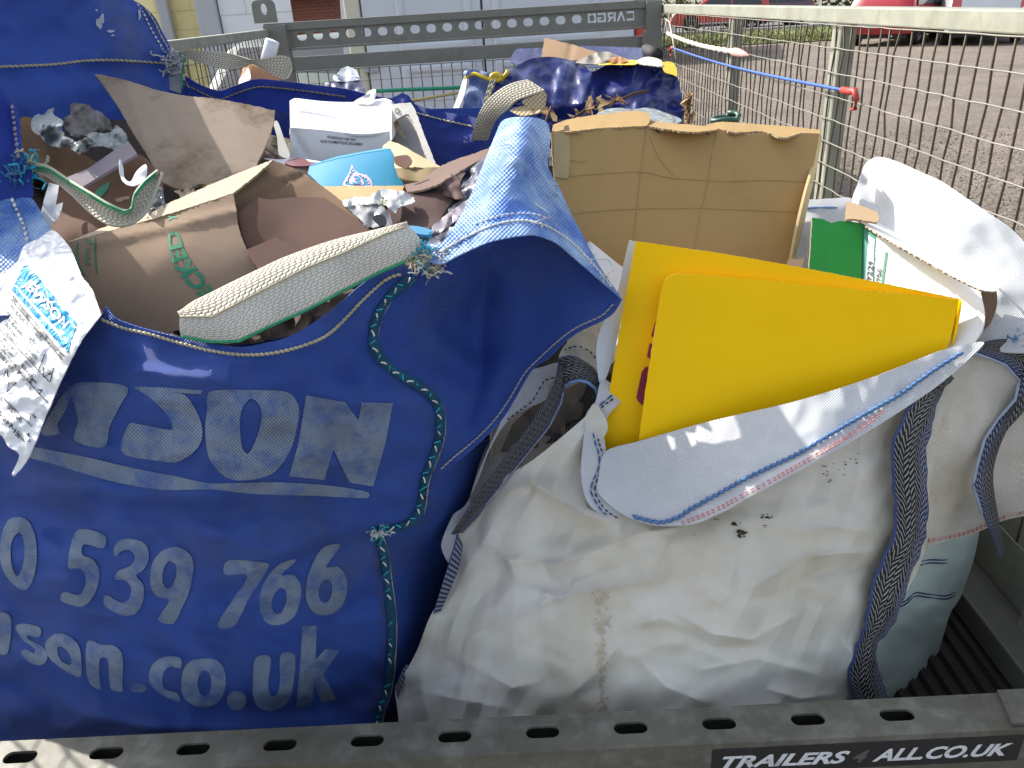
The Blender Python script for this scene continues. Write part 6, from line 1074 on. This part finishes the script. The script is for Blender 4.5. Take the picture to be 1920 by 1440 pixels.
mb = MB(); mb.patch([(1048, 668), (1056, 652), (1066, 640), (1080, 629), (1097, 622), (1122, 622), (1120, 640), (1124, 668), (1130, 700), (1115, 690), (1095, 678), (1075, 672), (1055, 676)], WT, 5); tb = mb.build('loop_tab', M('dirty_white_tab', (.62, .58, .48), .6, 0, .12, 20, weave=.05, wk=.0036, crump=.2, cscale=14), wb, thick=.003)
stitch('blue_stitching', [(1058, 656), (1075, 650), (1092, 651), (1108, 661), (1122, 678)], WT, navy_th, tb, 4, 3, .0011, .0018)
# webbing loops
bw = M_webbing('black_webbing_b', (.02, .022, .03), (.42, .42, .42), (.10, .17, .36), nx=8, pitch=.0085, fill=.36, cont=6)
lpA = MB(); lpA.loft([(1050, 672, 1.035), (1046, 690, 1.02), (1040, 715, 1.01), (1030, 738, 1.0), (1000, 785, .975), (960, 840, .95), (915, 900, .925), (880, 950, .91), (846, 1002, .895)], [(1060, 700, 1.03), (1060, 712, 1.02), (1057, 735, 1.01), (1054, 752, 1.0), (1030, 800, .975), (990, 850, .95), (945, 905, .925), (905, 955, .91), (868, 998, .895)], step=.006, nx=8, bulge=.002)
lA = lpA.build('lifting_loop', black_w, wb, thick=.003, off=0)
mb = MB(); mb.loft([(1052, 670, 1.035), (1070, 667, 1.03), (1090, 675, 1.03), (1110, 690, 1.03), (1124, 708, 1.02)], [(1060, 722, 1.015), (1070, 716, 1.01), (1085, 712, 1.01), (1102, 717, 1.01), (1115, 728, 1.01)], step=.006, nx=8, bulge=.004)
mb.loft([(1124, 708, 1.022), (1130, 728, 1.03), (1127, 745, 1.04), (1110, 768, 1.05), (1075, 812, 1.03), (1020, 862, 1.0)], [(1100, 722, 1.035), (1092, 742, 1.06), (1075, 770, 1.07), (1055, 795, 1.06), (1030, 825, 1.03), (990, 870, 1.0)], step=.006, nx=8); mb.build('loop_band', bw, lA, thick=.003, off=0)
edge_cord('blue_edge', [(1060, 724, 1.01), (1070, 717, 1.005), (1085, 713, 1.005), (1102, 717, 1.005), (1117, 729, 1.005), (1122, 745, 1.01)], M('sky_blue_thread', (.15, .27, .48), .8, 0, .2, 60), lA, .0024)
edge_cord('pale_edge', [(1056, 735, 1.005), (1052, 756, .99), (1030, 800, .97), (990, 850, .945), (945, 905, .92), (905, 955, .905)], M('grey_blue_thread', (.22, .25, .32), .8, 0, .2, 60), lA, .0013)
seam_w = M_webbing('blue_white_webbing', (.05, .06, .12), (.30, .32, .40), (.08, .11, .28), nx=4, pitch=.007, slant=.6, fill=.5); mb = MB(); mb.loft([(857, 1000, .885), (846, 1040, .872), (832, 1085, .862), (812, 1150, .85)], [(866, 1020, .885), (860, 1060, .872), (850, 1090, .862), (826, 1145, .852)], step=.006, nx=5); mb.build('corner_seam', seam_w, wb, thick=.003); mb = MB(); mb.loft([(762, 1245, .835), (752, 1262, .83), (742, 1290, .825)], [(770, 1250, .832), (758, 1275, .828), (746, 1310, .822)], step=.006, nx=4); mb.build('corner_seam', seam_w, wb, thick=.003)
cs = MB(); ol = [(1778, 698, .900), (1745, 722, .895), (1715, 748, .885), (1690, 790, .868), (1672, 835, .855), (1674, 900, .842), (1677, 985, .825), (1664, 1030, .81), (1640, 1080, .795), (1628, 1140, .785), (1611, 1200, .778), (1596, 1240, .77), (1591, 1270, .765), (1606, 1322, .76), (1612, 1380, .755)]; orr = [(1779, 705, .902), (1770, 722, .90), (1757, 750, .895), (1745, 800, .882), (1735, 845, .87), (1737, 900, .86), (1738, 960, .848), (1726, 1030, .832), (1706, 1080, .818), (1690, 1130, .81), (1668, 1180, .802), (1640, 1212, .79), (1648, 1260, .785), (1665, 1318, .782), (1670, 1380, .78)]
ol = [(a, b, c-.012) for a, b, c in ol]; orr = [(a, b, c-.012) for a, b, c in orr]; cs.loft(ol, orr, step=.006, nx=10, bulge=.006, wob=.004); cw_ = cs.build('corner_webbing', black_w, wb, thick=.003, off=0)
# right hand flap, right side and far loop
WR = Field([(1775, 705, .905), (1745, 850, .885), (1740, 1020, .865), (1830, 998, .91), (1925, 965, .895), (1925, 700, .94), (1845, 660, .93)]); WR.wob(.008, 70, 3).fold([(1850, 700), (1830, 820), (1790, 960)], .012, 22)
mb = MB(); mb.patch([(1776, 700), (1800, 682), (1830, 660), (1870, 664), (1900, 680), (1938, 700), (1938, 960), (1925, 966), (1880, 977), (1830, 999), (1790, 1010), (1732, 1022), (1730, 960), (1738, 850), (1755, 760)], WR, 8); rf_ = mb.build('side_flap', white_f, wb, thick=.002)
for d in (-1.8, 1.8): stitch('red_stitching', [(1735, 1015+d), (1790, 1005+d), (1830, 993+d), (1880, 971+d), (1925, 960+d)], WR, red_th, rf_, 3.2, 2.2, .0010, .0018)
WS = Field([(1740, 1010, .885), (1690, 1110, .84), (1640, 1220, .80), (1625, 1330, .79), (1833, 990, .985), (1800, 1120, .945), (1760, 1220, .905), (1722, 1325, .875), (1710, 1200, .86)]); WS.wob(.014, 70, 7).wob(.007, 40, 3, 'r'); WS.fold([(1690, 1180), (1740, 1135), (1800, 1120)], .010, 12).fold([(1660, 1290), (1700, 1220), (1750, 1200)], -.010, 16)
mb = MB(); mb.patch([(1735, 985), (1790, 990), (1834, 985), (1828, 1040), (1812, 1090), (1800, 1122), (1782, 1150), (1765, 1205), (1748, 1262), (1728, 1310), (1722, 1400), (1600, 1400), (1620, 1310), (1640, 1210), (1690, 1110)], WS, 8); sp_ = mb.build('side_panel', green_f, wb, thick=.0015)
for L in ([(1700, 1078), (1715, 1062), (1740, 1053), (1770, 1053), (1813, 1049)], [(1676, 1138), (1698, 1130), (1716, 1115), (1740, 1117), (1775, 1120), (1794, 1112)]):
    for d in (-3, 3): stitch('navy_stitching', [(x, y+d) for x, y in L], WS, navy_th, sp_, 40, 0, .0011, .0014)
mb = MB(); mb.loft([(1822, 652, .93), (1850, 640, .94), (1885, 636, .95), (1940, 640, .955)], [(1822, 660, .915), (1850, 668, .925), (1885, 682, .93), (1912, 712, .935)], step=.006, nx=8)
mb.loft([(1940, 640, .955), (1945, 690, .94), (1925, 760, .915), (1890, 800, .905), (1868, 850, .885), (1860, 900, .875), (1870, 970, .875), (1882, 1038, .885)], [(1912, 712, .935), (1905, 748, .915), (1872, 785, .91), (1848, 822, .89), (1836, 870, .875), (1826, 910, .865), (1845, 970, .865), (1874, 1042, .88)], step=.006, nx=8, bulge=.004); fl_ = mb.build('lifting_loop', black_w, wb, thick=.003, off=0)
edge_cord('blue_edge', [(1822, 661, .92), (1850, 670, .92), (1885, 684, .925), (1911, 714, .93), (1903, 750, .91), (1870, 787, .905), (1846, 824, .885), (1833, 870, .87), (1824, 910, .86), (1843, 970, .86)], M('pale_blue_thread', (.30, .36, .46), .8, 0, .2, 60), fl_, .0018)
knot(1905, 640, .955, [M('blue_fray', (.12, .25, .5), .8, 0, .2), M('sky_fray', (.3, .45, .65), .8, 0, .2)], 21, 1.1, wb)
# sunlit back of the bag bulging against the mesh
WH = Field([(1597, 372, 1.36), (1648, 294, 1.40), (1765, 340, 1.23), (1915, 470, 1.06), (1945, 640, .93), (1700, 450, 1.18), (1840, 560, 1.0), (1800, 420, 1.10), (1610, 430, 1.30)]); WH.wob(.012, 110, 3).wob(.004, 50, 8, 'r').fold([(1620, 330), (1640, 380), (1680, 430)], -.03, 16)
mb = MB(); mb.patch([(1600, 400), (1598, 372), (1610, 340), (1622, 308), (1636, 297), (1650, 294), (1685, 304), (1725, 322), (1765, 340), (1810, 370), (1858, 402), (1900, 432), (1932, 470), (1980, 560), (1980, 650), (1880, 660), (1845, 645), (1800, 600), (1700, 520), (1610, 450)], WH, 9); mb.build('back_panel', white_c, wb, thick=.002)
WK = Field([(1505, 380, 1.33), (1590, 374, 1.36), (1600, 430, 1.3), (1480, 520, 1.2), (1520, 500, 1.2)]); WK.wob(.008, 40, 2)
mb = MB(); mb.patch([(1505, 378), (1530, 374), (1560, 372), (1600, 374), (1610, 420), (1560, 470), (1530, 510), (1470, 530), (1480, 490), (1495, 440)], WK, 7); wk_ = mb.build('back_rim', white_c, wb, thick=.002)
stitch('blue_stitching', [(1506, 391), (1530, 389), (1560, 389), (1588, 390)], WK, M('soft_blue_thread', (.2, .32, .6), .8, 0, .2), wk_, 30, 0, .0018, .0018)
# the sides that face away, plus a level inner sheet added to block sun
fe = [WF.pos(745, y) for y in (1275, 1354, 1460)]; mb = MB()
skin(mb, [Vector((.66, 1.0, z)) for z in (1.2, 1.0, .8, FL+.01)], [Vector((.66, 1.5, z)) for z in (1.24, 1.0, .8, FL+.01)], 8, .01, 3); skin(mb, [Vector((.66, 1.5, z)) for z in (1.24, 1.0, .8, FL+.01)], [Vector((.05, 1.5, z)) for z in (1.22, 1.0, .8, FL+.01)], 8, .01, 5); skin(mb, [Vector((.05, 1.5, z)) for z in (1.2, 1.0, .8, FL+.01)], [Vector((-.06, 1.0, z)) for z in (1.1, .95, .8, FL+.01)], 8, .01, 7); skin(mb, [Vector((.08, .98, 1.02)), Vector((.08, 1.48, 1.08))], [Vector((.655, .99, .98)), Vector((.655, 1.48, 1.08))], 6, .02, 9); mb.build('outer_panel', white_f, wb, thick=.0015)
rebase(wb)

# ------------------------------------------------------------------ things in the white bag
ct = thing('carton', 'tall tan cardboard carton with creased front and torn top flaps in white bag', 'carton')
TC = Field([(1040, 245, 1.30), (1535, 247, 1.36), (1250, 480, 1.18)]); TC.wob(.004, 160, 3)
TC
cfm, _ = part('front_panel', [(1033, 248, 1), (1060, 246), (1212, 236), (1290, 245), (1345, 243), (1400, 252), (1440, 248), (1470, 262), (1500, 252), (1537, 250, 1), (1525, 310), (1510, 365), (1495, 430), (1478, 520, 1), (1300, 520), (1130, 520), (1085, 455), (1060, 405), (1040, 335)], TC, M('tan_ribbed', (.40, .26, .105), .75, 0, .10, 5, .03, 60, spec=.25, col2=(.34, .22, .088), mscale=5, facet=(.035, 3), dirt=(.30, .19, .075), dscale=12, dlo=.55, dhi=.8), ct, 6, .0035, edge=card_edge)
part('torn_flap', [(1035, 246, 1), (1038, 234), (1072, 222), (1130, 214), (1190, 208), (1216, 211, 1), (1220, 223), (1213, 236, 1), (1130, 240), (1062, 247)], Field([(1035, 246, 1.301), (1213, 236, 1.32), (1130, 211, 1.40), (1072, 222, 1.37)]), tan, ct, 7, .0035, edge=card_edge, wob=[(.006, 30, 4)])
part('torn_flap', [(1290, 246, 1), (1345, 228, 1), (1400, 231), (1470, 236), (1537, 243, 1), (1537, 250), (1500, 250), (1470, 258), (1430, 246), (1380, 248), (1345, 242)], Field([(1345, 242, 1.345), (1537, 250, 1.365), (1345, 228, 1.40), (1537, 243, 1.40)]), tan, ct, 7, .0035, edge=card_edge, wob=[(.006, 30, 6)])
part('torn_flap', [(1213, 236, 1), (1220, 226), (1260, 231), (1345, 238, 1), (1345, 243), (1290, 247)], Field([(1213, 236, 1.322), (1345, 240, 1.34), (1260, 229, 1.37)]), tan, ct, 7, .003, edge=card_edge)
part('side_panel', [(1537, 249, 1), (1541, 256), (1530, 320), (1512, 400), (1498, 470), (1482, 520, 1), (1478, 520), (1495, 430), (1510, 365), (1525, 310)], Field([(1537, 249, 1.364), (1541, 258, 1.42), (1480, 520, 1.175), (1512, 400, 1.30)]), card('sunlit_side', (.52, .41, .21)), ct, 6, .004)  # narrow side coloured paler than the front to look sunlit
tape = M('brown_tape', (.36, .27, .13), .25, 0, .1, 20, spec=.6, crump=.1); mb = MB(); mb.patch([(1038, 248, 1), (1068, 240, 1), (1069, 300), (1066, 335, 1), (1040, 332, 1)], TC, 8, off=.002); mb.patch([(1058, 236, 1), (1066, 234, 1), (1068, 243, 1), (1056, 247, 1)], TC, 5, off=.012); mb.build('parcel_tape', tape, cfm, thick=.0004)
CRL = ([(1042, 333), (1120, 326), (1200, 322), (1260, 334), (1360, 340), (1440, 338), (1524, 342)], [(1064, 402), (1120, 396), (1185, 392), (1300, 390), (1400, 394), (1500, 398)], [(1212, 238), (1206, 280), (1200, 330), (1194, 390), (1186, 470)], [(1345, 244), (1334, 300), (1325, 350), (1312, 410), (1298, 490)], [(1218, 255), (1235, 295), (1262, 328)], [(1070, 300), (1085, 304), (1098, 300)])
mb = MB()
for i, L in enumerate(CRL):
    c = curve(L, False, 6); w_ = 1.0 if i < 4 else .6
    vs = []
    for x, y in c:
        k = w_*(.5+1.1*abs(noise.noise(Vector((x*.03, y*.03, i))))); h = i in (2, 3); vs += [TC.pos(x-(k if h else 0), y-(0 if h else k), .0006), TC.pos(x, y, .0013), TC.pos(x+(k if h else 0), y+(0 if h else k), .0006)]
    mb.add(vs, [(3*j+a, 3*j+a+1, 3*j+a+4, 3*j+a+3) for j in range(len(c)-1) for a in (0, 1)])
mb.build('crease', card('crease_card', (.33, .21, .085), (.42, .29, .13)), cfm)
mb = MB()
for x, y in ((1232, 246), (1265, 247), (1290, 248), (1325, 249)): mb.patch([(x-6, y-4, 1), (x+3, y-1, 1), (x+6, y+5, 1), (x+1, y+2, 1)], TC, 4, off=.0015)
mb.build('torn_nick', M('nick_dark', (.10, .055, .025), .9, 0, .1), cfm); rebase(ct)
one('card_scrap', 'small brown card scrap at the foot of the tan carton by the yellow box', 'card scrap', [(1478, 486, 1), (1508, 484, 1), (1503, 508, 1), (1475, 500, 1)], [(1478, 486, 1.10), (1508, 484, 1.11), (1490, 508, 1.06)], kraft_dark, 6, .004)
gt = thing('card_tag', 'grey card with a punched hole between the blue bag and the yellow box', 'card')
part('card', [(1088, 464, 1), (1106, 452, 1), (1172, 505, 1), (1165, 560), (1110, 560), (1100, 500)], Field([(1088, 464, 1.13), (1172, 505, 1.11), (1110, 560, 1.04)]), M('grey_cardstock', (.46, .47, .48), .6, 0, .08, 15), gt, 7, .001); mb = MB(); mb.patch([(1100+4*cos(a), 466+3.5*sin(a)) for a in [pi*i/5 for i in range(10)]], Field([(1088, 464, 1.127), (1172, 505, 1.107), (1110, 560, 1.037)]), 3); mb.build('hole_ring', M('tan_ring', (.30, .24, .14), .6, 0, 0), gt); rebase(gt)
one('paper_sheet', 'pale blue white paper sheet standing behind the left edge of the yellow box', 'paper', [(1180, 450, 1), (1193, 453, 1), (1180, 520), (1163, 610), (1140, 700), (1125, 720), (1118, 660), (1125, 620), (1150, 570), (1168, 500)], [(1180, 450, 1.06), (1193, 453, 1.06), (1125, 720, 1.0)], M('bluish_paper', (.58, .64, .70), .6, 0, .05, 20), 7, .001)
# yellow box
yb = thing('box', 'large flat yellow cardboard box with dark red letter fragments, in the white bag', 'box')
yel_b = M('yellow_board', (.95, .57, .001), .5, 0, .03, 6, .02, 80, spec=.12, crump=.02)
YBf = Field([(1190, 452, 1.035), (1790, 560, .955), (1130, 850, .96)]); YBf.wob(.002, 80, 2)
ybm, _ = part('body', [(1192, 452, 1), (1215, 455), (1400, 483), (1600, 520), (1797, 560, 1), (1790, 620), (1700, 700), (1500, 800), (1300, 880), (1110, 900, 1), (1130, 800), (1150, 690), (1172, 560)], YBf, yel_b, yb, 10, .003, edge=card_edge)
YFf = Field([(1250, 517, .995), (1797, 563, .945), (1195, 840, .925)]); YFf.wob(.003, 140, 5)
part('front_flap', [(1247, 525), (1256, 516), (1275, 513), (1400, 522), (1500, 532), (1700, 551), (1796, 562, 1), (1788, 610), (1775, 660, 1), (1700, 740), (1500, 830), (1300, 880), (1190, 900, 1), (1197, 830), (1212, 720), (1228, 620), (1238, 555)], YFf, yel_b, yb, 10, .003, edge=card('yellow_card_edge', (.45, .30, .08)))
part('end_panel', [(1797, 560, 1), (1799, 566), (1790, 620), (1778, 665, 1), (1774, 660), (1787, 610)], Field([(1797, 560, .958), (1799, 566, .948), (1778, 665, .93)]), yel_b, yb, 5, .003)
rdp = M('crimson_print', (.24, .012, .045), .5, 0, .05, 20); 
for L in ([(1228, 606), (1234, 600), (1252, 600), (1246, 635), (1227, 635), (1221, 630)], [(1218, 644), (1226, 644), (1240, 644), (1236, 676), (1220, 674), (1213, 668)], [(1217, 687), (1210, 688), (1203, 698), (1198, 722), (1193, 746), (1197, 753), (1203, 759), (1225, 759), (1232, 690)]):
    mb = MB(); decal(mb, [[(x, y, 1) for x, y in L]], YBf, .0015, 6); mb.build('printed_letter', rdp, ybm)
rebase(yb)
# green and white box
gx = thing('box', 'green and white printed box with torn top and black numbers in the white bag', 'box')
GFf = Field([(1523, 408, 1.15), (1618, 420, 1.15), (1517, 540, 1.06)])
part('green_end', [(1523, 408, 1), (1545, 411), (1558, 418), (1575, 414), (1600, 416), (1618, 420, 1), (1614, 540, 1), (1515, 540, 1)], GFf, M('green_board', (.015, .24, .035), .45, 0, .04, 8, crump=.03), gx, 7, .003, edge=card_edge)
GSf = Field([(1618, 420, 1.152), (1840, 545, .965), (1612, 560, 1.06)]); GSf.wob(.0004, 60, 2)
gs, _ = part('white_side', [(1644, 441, 1), (1700, 474), (1770, 512), (1838, 546, 1), (1846, 590), (1838, 625), (1800, 660), (1640, 580, 1), (1640, 500)], GSf, M('white_gloss', (.72, .73, .72), .4, 0, .03, 10, spec=.4), gx, 8, .004)
part('teal_edge', [(1618, 420, 1), (1632, 432), (1644, 441, 1), (1641, 560, 1), (1612, 550, 1)], GSf, M('teal_board', (.02, .20, .13), .45, 0, .05, 10), gx, 6, .004)
mb = MB(); mb.patch([(1628, 440, 1), (1640, 449, 1), (1636, 545, 1), (1622, 545, 1)], GSf, 6, off=.001); ls = mb.build('number_strip', M('grey_strip', (.46, .52, .55), .5, 0, .03), gx)
mb = MB(); mb.patch([(1660, 470, 1), (1650, 545, 1), (1654, 546, 1), (1664, 473, 1)], GSf, 6, off=.0015); mb.build('green_rule', M('green_rule', (.03, .22, .12), .5, 0, 0), gs)
mb = MB(); text_path(mb, '9229', [(1634, 526), (1638, 491)], [(1624, 525), (1628, 489)], GSf, .0022, .02); mb.build('number', blk, ls, smooth=False)
mb = MB(); text_path(mb, '950', [(1651, 528), (1655, 505)], [(1641, 527), (1645, 503)], GSf, .0014, .02); mb.build('number', blk, gs, smooth=False)
part('top_board', [(1600, 407, 1), (1640, 412), (1700, 450), (1760, 488), (1815, 528), (1870, 535, 1), (1868, 546), (1838, 543), (1790, 520), (1700, 470), (1645, 438), (1618, 420)], Field([(1600, 407, 1.20), (1870, 540, .975), (1618, 420, 1.153), (1760, 488, 1.075)]), M('white_top', (.72, .72, .70), .5, 0, .04, 10), gx, 6, .002, edge=card_edge, wob=[(.004, 40, 2)])
part('brown_inside', [(1840, 546, 1), (1868, 542, 1), (1870, 570), (1858, 605), (1842, 622, 1), (1846, 590)], Field([(1840, 546, .968), (1868, 542, .99), (1842, 622, .94)]), kraft_dark, gx, 6, .004); rebase(gx)
one('card_scrap', 'brown card flap leaning between the green box and the sunlit white fabric', 'card scrap', [(1588, 378, 1), (1612, 384), (1645, 398, 1), (1646, 416), (1600, 410), (1585, 412, 1)], [(1588, 378, 1.22), (1645, 398, 1.18), (1600, 410, 1.15)], kraft, 6, .003, edge=card_edge)
one('added_fill', 'crumpled grey brown sheet added in the white bag to block sun below the yellow box', 'paper', [(960, 800), (1080, 720), (1140, 690), (1250, 560), (1500, 560), (1800, 580), (1850, 660), (1780, 800), (1680, 1000), (1640, 1200), (1300, 1260), (900, 1250), (890, 1050)], [(960, 800, 1.04), (1140, 690, 1.10), (1250, 560, 1.13), (1800, 580, 1.08), (1780, 800, .98), (1300, 1260, .86), (900, 1250, .92), (1640, 1200, .88), (1300, 850, 1.0)], M('sun_block_grey', (.20, .17, .14), .85, 0, .3, 14, .2, 40), 16, .003, [(.02, 70, 3, 'c')])  # sheet added behind the front panel to stop sun leaking through
